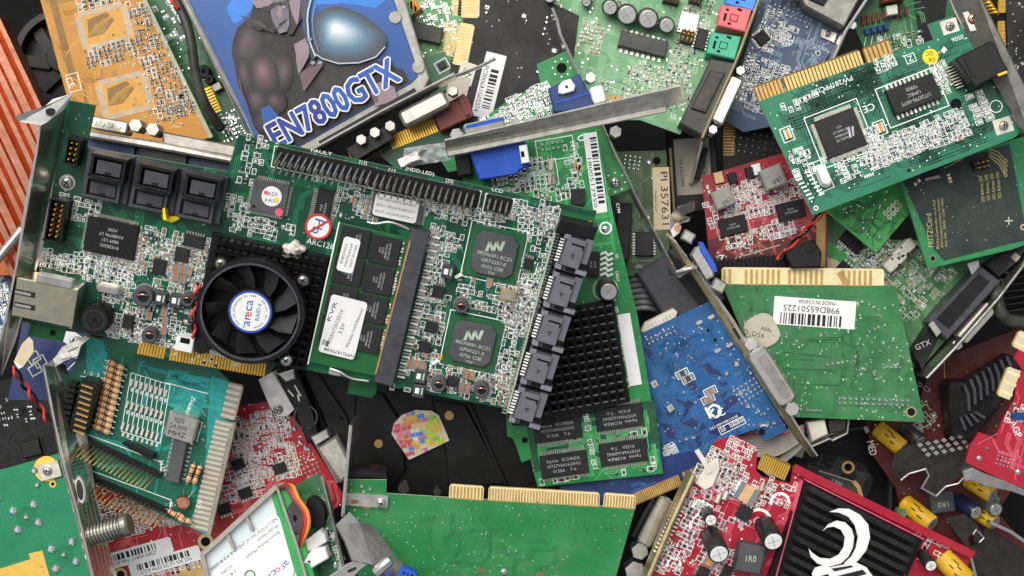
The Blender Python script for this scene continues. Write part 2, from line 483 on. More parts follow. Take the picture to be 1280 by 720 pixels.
        for sd in sides:
            n = np if sd in 'lr' or 'q' not in pins else max(2, int(np*w/h))
            L = h if sd in 'lr' else w
            for i in range(n):
                t = (i+.5)/n*L*.94-L*.47
                if sd in 'lr': u, v, bw, bh = (-1 if sd == 'l' else 1)*(w/2+pl/2), t, pl, L/n*.48
                else: u, v, bw, bh = t, (-1 if sd == 't' else 1)*(h/2+pl/2), L/n*.48, pl
                x, y = at(u, v)
                m.box(x, y, bw, bh, z0+.08, z0+.5, pinkey, rot)
        if dot and min(w, h) > 11:
            x, y = at(-w*.38, h*.36); m.disc(x, y, min(w, h)*.05+.3, z0+hh, z0+hh+.02, 'chipdark', 10)
        n = len(text)
        for i, t in enumerate(text):
            L = (i-(n-1)/2)*cap*1.65
            tr = rad(trot); u, v = -L*math.sin(tr), L*math.cos(tr)
            x, y = at(u, v)
            m.text(x, y, t, cap, tkey, rot+trot, z0+hh+.03, tfit if i == 0 else None)
        return s.part(name, m, label=label)
    def ecap(s, px, py, r, hh, body='capsleeve', lean=(0, 0), name='capacitor', top='captop', stripe=None):
        m = s.mb(); x, y = s.p(px, py)
        ax = Vector((lean[0], -lean[1], 1)); c = .9*s.k/MMU
        p0 = Vector((x, y, s.h0*MMU))
        m.lathe(p0, ax, [(r*.92, 0), (r, .5), (r, hh-c*1.4), (r*.94, hh-c*.3), (r*.86, hh)], body, 22)
        A = ax.normalized()
        m.lathe(p0+A*(hh*MMU-.00005), A, [(r*.84, 0), (r*.84, .12), (r*.78, .2)], top, 22)
        # vent cross pressed into the lid
        u = A.orthogonal().normalized(); w = A.cross(u); q = p0+A*((hh+.19)*MMU)
        for d, e in ((u, w), (w, u)):
            L = r*.6*s.k; t = .3*s.k
            m.add([q-d*L-e*t, q+d*L-e*t, q+d*L+e*t, q-d*L+e*t], [[0, 1, 2, 3]], 'steeldull')
            q = q+A*.00002
        return s.part(name, m)
    def sticker(s, px, py, w, h, rot=0, paper='paper', lines=(), bars=None, r=1.5, z=.1, name='sticker', parent=None, label=None, barskey='ink'):
        m = s.mb(); z += s.h0
        m.rbox(px, py, w, h, r, z-.1, z+.05, paper, rot)
        a = rad(rot+s.ang)
        for ln in lines:    # (u, v, text, cap[, width[, rot[, key]]]) relative to the sticker centre
            u, v, t, cap = ln[:4]; fw = ln[4] if len(ln) > 4 else None; rr = ln[5] if len(ln) > 5 else 0; kk = ln[6] if len(ln) > 6 else 'ink'
            m.text(px+u*math.cos(a)-v*math.sin(a), py+u*math.sin(a)+v*math.cos(a), t, cap, kk, rot+rr, z+.09, fw)
        if bars:
            for (u, v, bw, bh, br) in bars:
                m.bars(px+u*math.cos(a)-v*math.sin(a), py+u*math.sin(a)+v*math.cos(a), bw, bh, z+.09, barskey, rot+br, seed=int(px+py+u), n=max(14, int(bw/3.)))
        return s.part(name, m, parent, label)
    def header(s, px, py, nx, ny, pitch, rot=0, ph=8, base=True, basekey='plastic', pinkey='tin', name='pin_header', pw=2.0, bh=2.5, lean=(0, 0), dy=None):
        m = s.mb(); z0 = s.h0; dy = dy or pitch
        m.box(px, py, nx*pitch, ny*dy, z0+.05, z0+bh, basekey, rot, .6)
        o = s.part(name, m)
        def mk(b):
            k = s.k; w = pw*k/2; z1 = ph*MMU; q = lean
            vs = [(x+q[0]*t*z1, y-q[1]*t*z1, t*z1) for t in (0, 1) for x, y in ((-w, -w), (w, -w), (w, w), (-w, w))]
            vs += [(q[0]*z1*1.04+x*.4, -q[1]*z1*1.04+y*.4, z1*1.05) for x, y in ((-w, -w), (w, -w), (w, w), (-w, w))]
            fs = [[i, (i+1) % 4, 4+(i+1) % 4, 4+i] for i in range(4)]+[[4+i, 4+(i+1) % 4, 8+(i+1) % 4, 8+i] for i in range(4)]+[[8, 9, 10, 11]]
            b.add(vs, fs, pinkey)
        for q in s.grid(px, py, nx, ny, pitch, dy, rot):
            s.inst('pin', ('pin', pw, ph, lean, pinkey), mk, q[0], q[1], rot, z0+bh-.1, parent=o)
        return o
    def fingers(s, p0, p1, depth, n, side=1, tab='fr4dark', gold='gold', duty=.7, name='edge_connector', z=-1.6, inner=None, miss=0, seed=0):
        """gold edge from pixel p0 to p1 on the board edge; the tab reaches depth px outward (side * left-hand normal on screen)"""
        m = s.mb(); dx, dy = p1[0]-p0[0], p1[1]-p0[1]; L = math.hypot(dx, dy); dx /= L; dy /= L
        nx, ny = -dy*side, dx*side; r = random.Random(seed)
        c = min(2.5, depth*.2)
        pts = [p0, (p0[0]+nx*(depth-c), p0[1]+ny*(depth-c)), (p0[0]+nx*depth+dx*c, p0[1]+ny*depth+dy*c), (p1[0]+nx*depth-dx*c, p1[1]+ny*depth-dy*c), (p1[0]+nx*(depth-c), p1[1]+ny*(depth-c)), p1]
        m.poly(pts, z, 0.01, tab, 'fr4')
        g = L/n
        for i in range(n):
            if r.random() < miss: continue
            a = (i+.5-duty/2)*g; b = (i+.5+duty/2)*g
            d0, d1 = -1.0, depth*.88
            m.poly([(p0[0]+dx*a+nx*d0, p0[1]+dy*a+ny*d0), (p0[0]+dx*b+nx*d0, p0[1]+dy*b+ny*d0), (p0[0]+dx*b+nx*d1, p0[1]+dy*b+ny*d1), (p0[0]+dx*a+nx*d1, p0[1]+dy*a+ny*d1)], .02, .07, gold)
        return s.part(name, m)
    def hole(s, px, py, r, ringr=None, key='solder'):
        if ringr: s.brd.ring(px, py, r, ringr, 0, .06, key, 18)
        s.brd.disc(px, py, r, 0, .05, 'hole', 16)
    def screw(s, px, py, r, z=0., key='steel', name='screw'):
        m = s.mb(); z += s.h0
        x, y = s.p(px, py)
        m.lathe((x, y, z*MMU), (0, 0, 1), [(r, 0), (r, .5), (r*.8, 1.1), (r*.4, 1.35)], key, 18)
        m.box(px, py, r*1.1, r*.24, z+1.3, z+1.42, 'black', 25); m.box(px, py, r*.24, r*1.1, z+1.3, z+1.44, 'black', 25)
        return s.part(name, m)
# ---------------------------------------------------------------- camera, light, bin floor
cam = bpy.data.cameras.new('camera'); co = bpy.data.objects.new('camera', cam); COL.objects.link(co)
co.location = (0, 0, CAMZ); cam.sensor_width = 36
cam.angle = 2*math.atan(640*K/CAMZ); cam.clip_start = .01; cam.clip_end = 50
sc.camera = co
w = bpy.data.worlds.new('World'); sc.world = w; w.use_nodes = True
nt = w.node_tree; bg = nt.nodes['Background']
sk = nt.nodes.new('ShaderNodeTexSky'); sk.sky_type = 'NISHITA'; sk.sun_disc = False
SUN_EL, SUN_AZ = rad(58), rad(-30)      # azimuth measured from +Y (top of the photo) towards +X
sk.sun_elevation = SUN_EL; sk.sun_rotation = SUN_AZ; sk.air_density = 1.; sk.dust_density = 3.
hs = nt.nodes.new('ShaderNodeHueSaturation'); hs.inputs['Saturation'].default_value = .22
nt.links.new(sk.outputs['Color'], hs.inputs['Color']); nt.links.new(hs.outputs['Color'], bg.inputs['Color'])
bg.inputs['Strength'].default_value = .06
sl = bpy.data.lights.new('sun', 'SUN'); sl.energy = 1.5; sl.angle = rad(50); sl.color = (1, .96, .9)
so = bpy.data.objects.new('sun', sl); COL.objects.link(so)
sd = Vector((math.sin(SUN_AZ)*math.cos(SUN_EL), math.cos(SUN_AZ)*math.cos(SUN_EL), math.sin(SUN_EL)))
so.rotation_euler = sd.to_track_quat('Z', 'Y').to_euler()
sc.view_settings.view_transform = 'Standard'; sc.view_settings.look = 'None'
sc.view_settings.exposure = 1.0; sc.view_settings.gamma = 1
sc.cycles.max_bounces = 6; sc.cycles.diffuse_bounces = 2; sc.cycles.transparent_max_bounces = 6
try:
    sc.cycles.use_denoising = True
except Exception: pass
fm = bpy.data.meshes.new('ground')
fm.from_pydata([(-.6, -.5, -.13), (.6, -.5, -.13), (.6, .5, -.13), (-.6, .5, -.13)], [], [[0, 1, 2, 3]])
fm.materials.append(mat('floor'))
fo = bpy.data.objects.new('ground', fm); COL.objects.link(fo); fo['kind'] = 'structure'

def hexnut(m, px, py, r, z0, z1, key='steel', rot=0):
    m.pr(m.loc(px, py, [(r*math.cos(rad(60*i)), r*math.sin(rad(60*i))) for i in range(6)], rot), z0, z1, key, None, .5)
def ellp_(cx, cy, a, b, n=18): return [(cx+a*math.cos(2*math.pi*i/n), cy+b*math.sin(2*math.pi*i/n)) for i in range(n)]
# ================================================================ RAID controller card, on top of the heap
spec('maskraid', '#093c29', .36, dust=.14, var=.22, ns=120, coat=.2, hex2='#0e4a31')
spec('raidtrace', '#1f7a50', .4, dust=.05, var=.1)
spec('raidlite', '#5f9e78', .5, dust=.2, var=.25)
spec('bga', '#1d5a35', .4, dust=.15, var=.15)
spec('so_mask', '#1c5c30', .42, dust=.1, var=.12)
t = T('raid_controller_card', 'large green controller card with small black fan lying on top of the heap', 'circuit board', 390, 320, 22, 12, 0, .22)
b = t.board([(84,125),(119,132),(108,184),(284,215),(298,168),(746,264),(735,300),(722,335),(641,513),(345,455),(336,468),(172,441),(160,447),(132,440),(128,420),(70,412),(36,405),(50,330)], 'maskraid')
t.traces(390, 320, 690, 330, 240, 'raidtrace', 3, 1.0, (1, 5), (10, 46))
t.vias(390, 320, 690, 330, 420, 'solder', 5, (.6, 1.2))
# light copper areas
for q in ([(700,262),(744,272),(738,292),(716,288),(694,300)],[(345,440),(480,470),(476,478),(345,455)]):
    b.poly(q, 0, .03, 'so_mask')
# storage ports: three blocks of two sockets each, stepped towards the viewer
def sata_block(cx, cy):
    a = rad(12)
    def at(u, v): return (cx+u*math.cos(a)-v*math.sin(a), cy+u*math.sin(a)+v*math.cos(a))
    m = t.mb(); m.box(cx, cy, 57, 60, .1, 4, 'plasticgrey', 0, 1.2)
    o = t.part('drive_socket', m)
    for (u, v, w, h, z, key) in ((3, -15, 44, 30, 11, 'plastic'), (-2, 15, 46, 28, 6.5, 'plasticgrey')):
        m = t.mb(); x, y = at(u, v)
        fw = 4
        for (du, dv, bw, bh) in ((0, -h/2+fw/2, w, fw), (0, h/2-fw/2, w, fw), (-w/2+fw/2, 0, fw, h-2*fw), (w/2-fw/2, 0, fw, h-2*fw)):
            xx, yy = at(u+du, v+dv); m.box(xx, yy, bw, bh, 3, z, key, 0, .7)
        m.box(x, y, w-8, h-8, 3, z-4, 'black')
        xx, yy = at(u+1, v+1); m.box(xx, yy, w-14, h-13, 3, z-.6, 'plasticgrey', 0, .8)
        xx, yy = at(u+1, v+7); m.box(xx, yy, 7, 3.5, 3, z-.3, 'plastic', 0, .3)
        t.part('port', m, o)
t.lift = 8
for q in ((131,223),(190,236),(248,248)): sata_block(*q)
t.lift = 0
t.chip(140, 297, 64, 45, 1.6, 0, 'q', 22, ('91930302', '0809 LS1', 'AX88796 LF', 'ASIX'), 180, 4.2, 'chipdark', pl=4)
m = t.mb()
m.ring(146, 308, 3.2, 4.6, 1.6, 1.66, 'chiptext', 16); 
def black_header(px, py, w, h, nx, ny):
    m = t.mb(); fw = 2.2
    for (du, dv, bw, bh) in ((0, -h/2+fw/2, w, fw), (0, h/2-fw/2, w, fw), (-w/2+fw/2, 0, fw, h), (w/2-fw/2, 0, fw, h)):
        a = rad(12); m.box(px+du*math.cos(a)-dv*math.sin(a), py+du*math.sin(a)+dv*math.cos(a), bw, bh, 0, 7, 'plastic', 0, .4)
    m.box(px, py, w, h, 0, 2, 'black')
    o = t.part('header_socket', m)
    for q in t.grid(px, py, nx, ny, w*.38, h*.85/ny):
        t.inst('pin', 'goldpin', lambda b: b.box(0, 0, 2, 2, 0, 5.5, 'gold', 0, .3), q[0], q[1], 0, 1, o)
t.lift = 5; black_header(71, 275, 22, 54, 2, 7); black_header(92, 189, 17, 33, 2, 4); t.lift = 0
t.hole(84, 228, 5, 10, 'tin'); t.screw(84, 228, 7.5)
# yellow paint blob at the sockets
m = t.mb(); m.poly([(203,266),(213,268),(228,268),(226,273),(217,277),(206,273)], 0, 3, 'yellow', None, 1.2); m.poly([(209,256),(212,256),(214,270),(210,270)], 0, 8, 'yellow'); t.part('paint_blob', m)
# silk screen of the crowded corner and the chips
t.field(213, 322, 120, 66, (8.2, 6.4), .8, 11, 'ccwrwp', .62)
t.field(100, 262, 60, 30, (8, 6.5), .8, 12, 'wwr', .7)
t.field(90, 330, 80, 22, (8, 6.2), .75, 13, 'wrw', .7)
t.field(185, 395, 120, 70, (8.6, 6.6), .72, 14, 'wwrcp', .6)
t.field(145, 345, 55, 20, (8, 6), .7, 15, 'wrw', .7)
t.field(318, 205, 36, 70, (9, 8), .5, 16, 'rrw', .8)
t.field(318, 285, 60, 24, (8.6, 6.5), .7, 17, 'rw', .7)
t.field(438, 250, 40, 50, (9, 7), .55, 18, 'crw', .7)
t.field(575, 270, 130, 26, (8, 6.2), .75, 19, 'wrb', .7)
t.field(548, 330, 34, 90, (8.2, 6.4), .6, 20, 'wwrb', .7)
t.field(625, 372, 110, 46, (8, 6.2), .62, 21, 'wwrcb', .75)
t.field(535, 420, 40, 110, (8.6, 6.6), .7, 22, 'rwc', .7)
t.field(590, 478, 110, 46, (8, 6.2), .75, 23, 'wcrw', .75)
t.field(670, 310, 44, 130, (8, 6.2), .6, 24, 'wrwb', .8)
t.field(640, 440, 34, 110, (8, 6.2), .6, 25, 'wrw', .8)
t.field(260, 452, 110, 14, (9, 7), .3, 26, 'wr', .7)
t.field(420, 225, 60, 12, (8, 6), .7, 31, 'rw', .8); t.field(462, 262, 30, 30, (8, 6.4), .8, 32, 'cw', .8); t.field(560, 300, 50, 30, (7.4, 6), 0.6, 33, 'wrw', .85); t.field(668, 270, 60, 30, (7.4, 6), 0.65, 34, 'wwb', .9); t.field(520, 495, 70, 16, (7.4, 6), .9, 35, 'wr', .8); t.field(120, 330, 40, 50, (7.4, 6), 0.6, 36, 'ww', .85); t.field(165, 318, 40, 40, (7.2, 5.8), .9, 37, 'wpw', .8); t.field(225, 345, 60, 50, (7.2, 5.8), 0.7, 38, 'wpcw', .8); t.field(160, 415, 60, 30, (7.6, 6), .8, 39, 'wwr', .8); t.field(655, 385, 60, 60, (7.4, 6), 0.6, 40, 'wwr', .85); t.field(625, 490, 60, 40, (7.4, 6), 0.65, 41, 'wwr', .85); t.field(300, 262, 40, 30, (8, 6), .8, 42, 'wr', .9); t.field(345, 285, 60, 14, (8, 6), .7, 43, 'wr', .9)
for (x, y, n) in ((650,275,9),(536,322,10),(655,345,8),(150,330,12),(95,318,7)):
    for i in range(n): b.rect(x+(i % 3)*7, y+(i//3)*8, 5, 6, .8, .065, 'silk')
for (x, y, w_, h_, n) in ((243,301,26,15,7),(200,333,16,20,4),(228,318,17,18,4)): t.chip(x, y, w_, h_, 1.6, 0, 'v' if w_ > 20 else 'h', n, pl=3.5)
for (x, y) in ((161,401),): t.chip(x, y, 13, 18, 1.5, 0, 'h', 4)
for (x, y, r_) in ((182,368,13),(237,372,9),(190,416,10),(577,380,9),(549,477,10),(602,484,10)):
    m = t.mb(); m.cyl(x, y, r_, 0, 4.6, 'chipgrey', 18, 1.5); m.cyl(x+.5, y-1, r_*.55, 4.6, 4.8, 'chipdark', 14, .3)
    m.ring(x, y, r_*.9, r_*1.12, .1, .7, 'tin', 18); m.tube([(x-r_*.6, y-2, 4.7), (x, y-4, 5.4), (x+r_*.6, y-2, 4.7)], 1.1, 'copper', 5, 3)
    t.part('inductor', m)
for (x, y) in ((203,371),(222,374),(526,468),(524,486),(560,338)):
    m = t.mb(); m.box(x, y, 15, 17, .1, 3.6, 'plasticgrey', 0, 1); m.box(x-2, y-1, 5, 7, 3.6, 3.66, 'silk'); m.box(x+4, y, 2, 9, 3.6, 3.66, 'silkdim'); t.part('inductor', m)
for (x, y) in ((187,394),(206,390),(207,400),(205,413),(221,334),(229,336),(237,338),(220,345),(229,348),(513,453),(521,455),(529,457),(583,467),(590,469),(578,483),(584,485),(442,250),(532,441),(612,352)):
    t.smd(x, y, 8, 11 if x < 300 or x > 500 else 7, 0, 'c', 1.2)
t.lift = 7
m = t.mb(); m.cyl(119, 399, 19, 0, 8, 'plastic', 28, 1.2); m.cyl(119, 399, 17.5, 8, 8.3, 'chipdark', 26, .5); m.disc(119, 399, 2.4, 8.3, 8.36, 'hole', 10); m.ring(119, 399, 12, 12.8, 8.3, 8.38, 'plasticgrey'); t.part('buzzer', m)
t.lift = 3; m = t.mb(); m.rbox(135, 362, 33, 14, 6.5, 0, .8, 'tin'); m.rbox(135, 362, 28, 10, 5, .8, 4, 'steel', 0, 1.3); t.part('crystal', m)
t.lift = 10
m = t.mb(); m.box(57, 377, 76, 50, .1, 12, 'jackmetal', 0, 1.5); m.box(70, 350, 44, 10, 8, 12.6, 'steel', 0, .6)
for v in (368, 384): m.box(33, v-3, 26, 7, 12, 12.08, 'steeldark'); m.box(31, v-3, 20, 3, 12.05, 12.5, 'steel', 0, .3)
o = t.part('network_socket', m)
m = t.mb(); m.box(93, 385, 4, 52, 0, 11, 'steel'); t.part('shield_spring', m, o)
t.lift = 0
b.poly([(38,404),(82,412),(78,427),(34,420)], -1.6, 0, 'so_mask', 'edgegreen'); t.hole(66, 416, 4, 6, 'so_mask')
t.lift = 8
m = t.mb(); m.poly([(262,294),(410,325),(378,468),(352,462),(236,438)], .2, 3, 'black', None, 1)
for i in range(15):
    for j in range(14):
        u, v = (i-7)*9.6, (j-6.5)*10.4; a = rad(12)
        X, Y = 322+u*math.cos(a)-v*math.sin(a), 379+u*math.sin(a)+v*math.cos(a)
        if 255 < X < 404 and 296+.21*(X-262) < Y < 440+.2*(X-236) and math.hypot(X-314, Y-388) > 50: m.box(X, Y, 6.6, 2.4 , 3, 8, 'black', 0, .3)
t.part('heat_sink', m)
t.lift = 13
FX, FY = 314, 388
m = t.mb(); a8 = [(FX+66*math.cos(rad(i*10)), FY+66*math.sin(rad(i*10))) for i in range(36)]
m.ring(FX, FY, 60, 66, 8, 15.5, 'plastic', 48); m.ring(FX, FY, 59, 61.5, 15, 16, 'plasticgrey', 48)
for (x, y) in ((275,331),(378,352),(250,436),(357,452)):
    m.cyl(x, y, 9, 8, 11, 'plastic', 16, 1)
    d = math.hypot(x-FX, y-FY); m.line([(x, y), (FX+(x-FX)*62/d, FY+(y-FY)*62/d)], 16, 8, 10.8, 'plastic')
fan = t.part('fan_frame', m)
m = t.mb(); m.disc(FX, FY, 60, 8.1, 8.6, 'hole', 36); t.part('fan_well', m, fan)
m = t.mb()
x0, y0 = t.p(FX, FY)
for i in range(9):
    A0 = rad(i*40+8); vs = []
    for r_, da, in ((27, 0), (42, 6), (57, 14)):
        for dd, z in ((0, 14.2), (24, 10.2)):
            A = A0+rad(da+dd); vs.append((x0+r_*t.k*math.cos(A), y0+r_*t.k*math.sin(A), z*MMU))
    m.add(vs, [[0, 2, 3, 1], [2, 4, 5, 3]], 'chip', True)
m.cyl(FX, FY, 29, 9, 15.2, 'plastic', 36, 1.5)
rot_o = t.part('fan_rotor', m)
m = t.mb(); m.disc(FX, FY, 26.5, 15.2, 15.3, 'white', 40); m.ring(FX, FY, 24, 26.6, 15.3, 15.34, 'inkblue', 40)
m.text(FX-4, FY+1, 'ar ca', 11, 'inkblue', -92, 15.38, 33); m.text(FX-4, FY+2.6, 'e', 11, 'inkred', -92, 15.4)
m.text(FX+10, FY, 'RAID 6', 5, 'inkblue', -92, 15.38, 22)
for i, ch_ in enumerate('UL CSA CE APPROVED DC FAN'):
    A = rad(110+i*7.4); m.text(FX+20.5*math.cos(A), FY+20.5*math.sin(A), ch_, 2.7, 'ink', math.degrees(A)+90-12, 15.38)
for i, ch_ in enumerate('MADE IN CHINA'):
    A = rad(72-i*9.5); m.text(FX+20.5*math.cos(A), FY+20.5*math.sin(A), ch_, 2.6, 'ink', math.degrees(A)-90-12, 15.38)
t.part('sticker', m, rot_o)
t.h0 = 11; t.screw(275, 331, 7, 0, 'steeldull'); t.screw(378, 352, 7, 0, 'steeldull'); t.screw(357, 452, 7); t.h0 = 0
m = t.mb(); 
for ph, key in ((0, 'redwire'), (math.pi, 'black')):
    m2 = t.mb(); pts = []
    for i in range(13):
        f = i/12; x = 247-10*f-4*math.sin(f*3.1); y = 357+72*f
        pts.append((x+2.2*math.cos(ph+i*1.25), y, 9-5*f+1.3*math.sin(ph+i*1.25)))
    m2.tube(pts, 1.9, key, 7, 4); t.part('fan_wire', m2)
t.lift = 4; m = t.mb(); m.box(231, 430, 22, 19, 0, 5, 'white', 0, 1); m.box(232, 425, 12, 7, 5, 5.1, 'hole'); t.part('wire_plug', m)
m = t.mb(); m.poly([(258,425),(280,428),(290,441),(286,449),(262,444)], 0, 3, 'offwhite', None, 1); t.part('plug_clip', m)
# blob of white foam glue
m = t.mb()
pts = [(367+(13.5+2.2*math.cos(5*A))*math.cos(A), 312+(9.5+2*math.cos(5*A+1))*math.sin(A)) for A in [2*math.pi*i/40 for i in range(40)]]
m.poly(pts, 2, 6.5, 'offwhite', None, 3); m.poly([(367+(x-367)*.62, 310+(y-312)*.62) for x, y in pts], 6, 8.5, 'offwhite', None, 2.4)
t.part('glue_blob', m)
t.lift = 1
t.chip(337, 247, 44, 40, 1.6, 0, 'q', 16, ('ADI', 'ADM 4', 'N 4'), 0, 3, 'chipgrey', pl=4)
t.sticker(340, 245, 25, 25, 0, 'white', ((0, -3, 'ADI', 5, 12, -10, 'chipgrey'), (1, 5, 'PASS', 4.4, 16, -10, 'chipgrey')), None, 12.2, 1.8, 'sticker', None, 'round white sticker with coloured spots')
m = t.mb(); m.disc(333, 240, 2.6, 1.95, 1.98, 'pink', 10); m.disc(346, 249, 3, 1.95, 1.98, 'yellow', 10); t.part('ink_spot', m)
m = t.mb(); m.disc(349, 265, 5, 1.5, 1.7, 'pink', 14); t.part('pink_dot', m)
t.chip(404, 260, 20, 47, 1.4, 0, 'h', 16, ('HY57V1', '0714'), 90, 3, 'chip', pl=6)
m = t.mb(); m.disc(398, 283, 16.5, 1.6, 1.75, 'white', 30); m.ring(398, 283, 13.6, 16.5, 1.75, 1.79, 'inkred', 36); m.text(398, 283, 'Pb', 12, 'inkblue', 95, 1.8, 19); m.box(398, 283, 29, 3, 1.8, 1.83, 'inkred', -42); t.part('sticker', m, None, 'round lead free sticker with a red slash')
b.text(400, 305, 'ARC126', 7.5, 'silk', 2, .08, 34)
t.chip(497, 261, 64, 30, 1.5, 0, 'h', 9, (), 0, 3, 'chipgrey', pl=4)
t.sticker(495, 260, 55, 28, 0, 'paper', ((0, -8, 'FW:1.43A  DATE:2007.04.17', 3.1, 48), (0, 0, 'BIOS:1.17B DATE:2007.04.11', 3.1, 48), (0, 8, 'BOOT:1.43 DATE:2007.04.17', 3.1, 48)), None, 4, 1.7, 'sticker', None, 'white firmware version label')
t.lift = 6; t.header(405, 210, 15, 2, 8.2, 0, 9.5, dy=11, pw=2.2, pinkey='pinmetal', lean=(-.05, .28)); t.header(531, 238, 16, 2, 8.2, 0, 9.5, dy=11, pw=2.2, pinkey='pinmetal', lean=(-.05, .28)); t.header(623, 257, 4, 2, 7.5, 0, 8, dy=9, pw=2.1, pinkey='pinmetal', lean=(-.05, .28)); t.lift = 0
for (x, y, s_, w_) in ((402,190,'FAULT',26),(525,214,'(HDD-LED)',36),(622,238,'LCD',14),(346,180,'*',5),(454,203,'[13]',9),(490,213,'[1]',8),(562,226,'[25]',9)): b.text(x, y, s_, 4.2, 'silk', 0, .08, w_)
for (x, y, w_, h_) in ((405,209,128,26),(531,237,138,26),(623,257,36,24)): b.rect(x, y, w_, h_, 1.1, .07, 'silk')
t.lift = 5.5
m = t.mb(); m.poly([(425,279),(512,298),(470,470),(385,452)], 4.2, 5.4, 'so_mask', 'edgegreen'); mo = t.part('memory_module', m)
t.h0 = 5.4
for c_, (x, y) in enumerate(((443,302),(481,313))):
    for i in range(4):
        X, Y = x-7.9*i, y+36.5*i
        o = t.chip(X, Y, 37, 35, 1.1, 0, '', 0, ('SAMSUNG 634', 'K4H510838B', 'UCB3', '0707'), 90, 2.4, 'chip', 'memory_chip', dot=True); o.parent = mo
keep = t.brd; t.brd = m2 = t.mb(); t.poly = [t.p(*q) for q in ((425,279),(512,298),(470,470),(385,452))]
for i in range(4): t.field(500-7.9*i, 318+36.5*i, 12, 34, (6, 4.4), .85, 40+i, 'wpw', 0, (4.4, 2.8))
t.brd = keep; t.poly = [t.p(*q) for q in [(84,125),(119,132),(108,184),(284,215),(298,168),(746,264),(735,300),(722,335),(641,513),(345,455),(336,468),(172,441),(160,447),(132,440),(128,420),(70,412),(36,405),(50,330)]]
o = t.sticker(436, 318, 21, 44, 3, 'white', ((-6, 0, 'SNBDNXG', 3, 26, -88), (0, 0, 'M470L6524', 3, 30, -88), (6, 0, 'ASSY IN USA', 3, 30, -88)), None, 4, 1.25); o.parent = mo; o['label'] = 'small white vertical label on two memory chips'
o = t.sticker(429, 408, 46, 76, 2, 'white', ((-10, 6, 'KVR333X72SC25/10', 4.2, 56, -82, 'ink'), (-1, 2, '2.5V', 4.6, 14, -82), (14, -2, 'Warranty Void If Removed', 4, 54, -82), (-18, -16, 'KVR', 5, 26, -82), (4, 32, 'BVMS1870064', 4.5, 40, 180)), ((-16, 24, 8, 7, 8),), 4, 1.25); o.parent = mo; o['label'] = 'white warranty label on four memory chips'
t.h0 = 0
m = t.mb(); m.line([(424,278),(385,455)], 1.6, 4, 5.9, 'silk'); t.part('module_edge', m, mo)
m = t.mb(); m.poly([(514,285),(537,291),(491,482),(468,476)], 0, 7, 'plasticgrey', None, 1); m.line([(513,300),(470,466)], 2., 5.5, 7.2, 'golddull'); t.part('memory_slot', m)
m = t.mb()
for i in range(44): m.box(537-46*i/44+8, 296+184*i/44, 10, 2.2, .1, .7, 'silk' if i % 2 else 'tin')
t.part('slot_contacts', m)
m = t.mb(); m.tube([(459,277,6),(470,279,6.6),(486,277,6.6),(500,281,6.4),(512,287,6)], 1.6, 'steel', 7); t.part('module_latch', m); m = t.mb(); m.tube([(412,460,6),(425,464,6.6),(440,472,6.6),(462,476,6)], 1.8, 'steel', 7); t.part('module_latch', m); m = t.mb(); m.rbox(419,465,16,7,3,5.4,6.3,'tin'); t.part('latch_pad', m)
t.lift = 1
for (x, y, s1, s2, s3) in ((618,318,'88SX6081-BCZ1','GR73251.0','0602 C0E'),(591,429,'88SX6081-BCZ1','GP60221.0','0736 C0E')):
    m = t.mb(); m.box(x, y, 68, 66, .1, 1.1, 'bga', 0, .5); m.rect(x, y, 72, 72, 1.2, .07, 'silk'); o = t.part('bridge_chip', m)
    m = t.mb(); q = m.loc(x, y, [(-27,-19),(-19,-27),(19,-27),(27,-19),(27,19),(19,27),(-19,27),(-27,19)], 0); m.pr(q, 1.1, 2.4, 'chipgrey', None, 1.2)
    m.text(x, y+1, s1, 4.4, 'silkdim', 2, 2.44, 44); m.text(x-1, y+8.5, s2, 4.4, 'silkdim', 2, 2.44, 32); m.text(x-2.5, y+16, s3, 4.4, 'silkdim', 2, 2.44, 28); m.text(x-4, y+22.5, 'TW', 3.6, 'silkdim', 2, 2.44)
    for i in range(3):
        X = x-9+i*8.5; m.poly([(X-3,y-5),(X+1,y-5),(X+6,y-17),(X+2,y-17)], 2.4, 2.44, 'silkdim')
        if i < 2: m.poly([(X+2,y-17),(X+5,y-17),(X+8.5,y-5),(X+5.5,y-5)], 2.4, 2.44, 'silkdim')
    t.part('chip_lid', m, o)
for (x, y) in ((583,338),(554,446)):
    m = t.mb(); m.box(x, y, 12, 4.5, .1, .7, 'orange', -40); m.box(x-10, y+7, 10, 4, .1, .6, 'silk', -40); t.part('marker_flag', m)
for (x, y, w_, h_, n) in ((548,365,15,15,4),(540,409,15,14,4),(531,434,15,14,4),(566,477,16,13,4),(660,330,10,14,4)): t.chip(x, y, w_, h_, 1.5, 0, 'v', n, pl=4)
m = t.mb(); m.box(635, 369, 22, 15, 0, 1.6, 'brass', 0, 1.2); m.box(635, 369, 14, 8, 1.6, 1.7, 'tin'); t.part('oscillator', m)
t.lift = 10
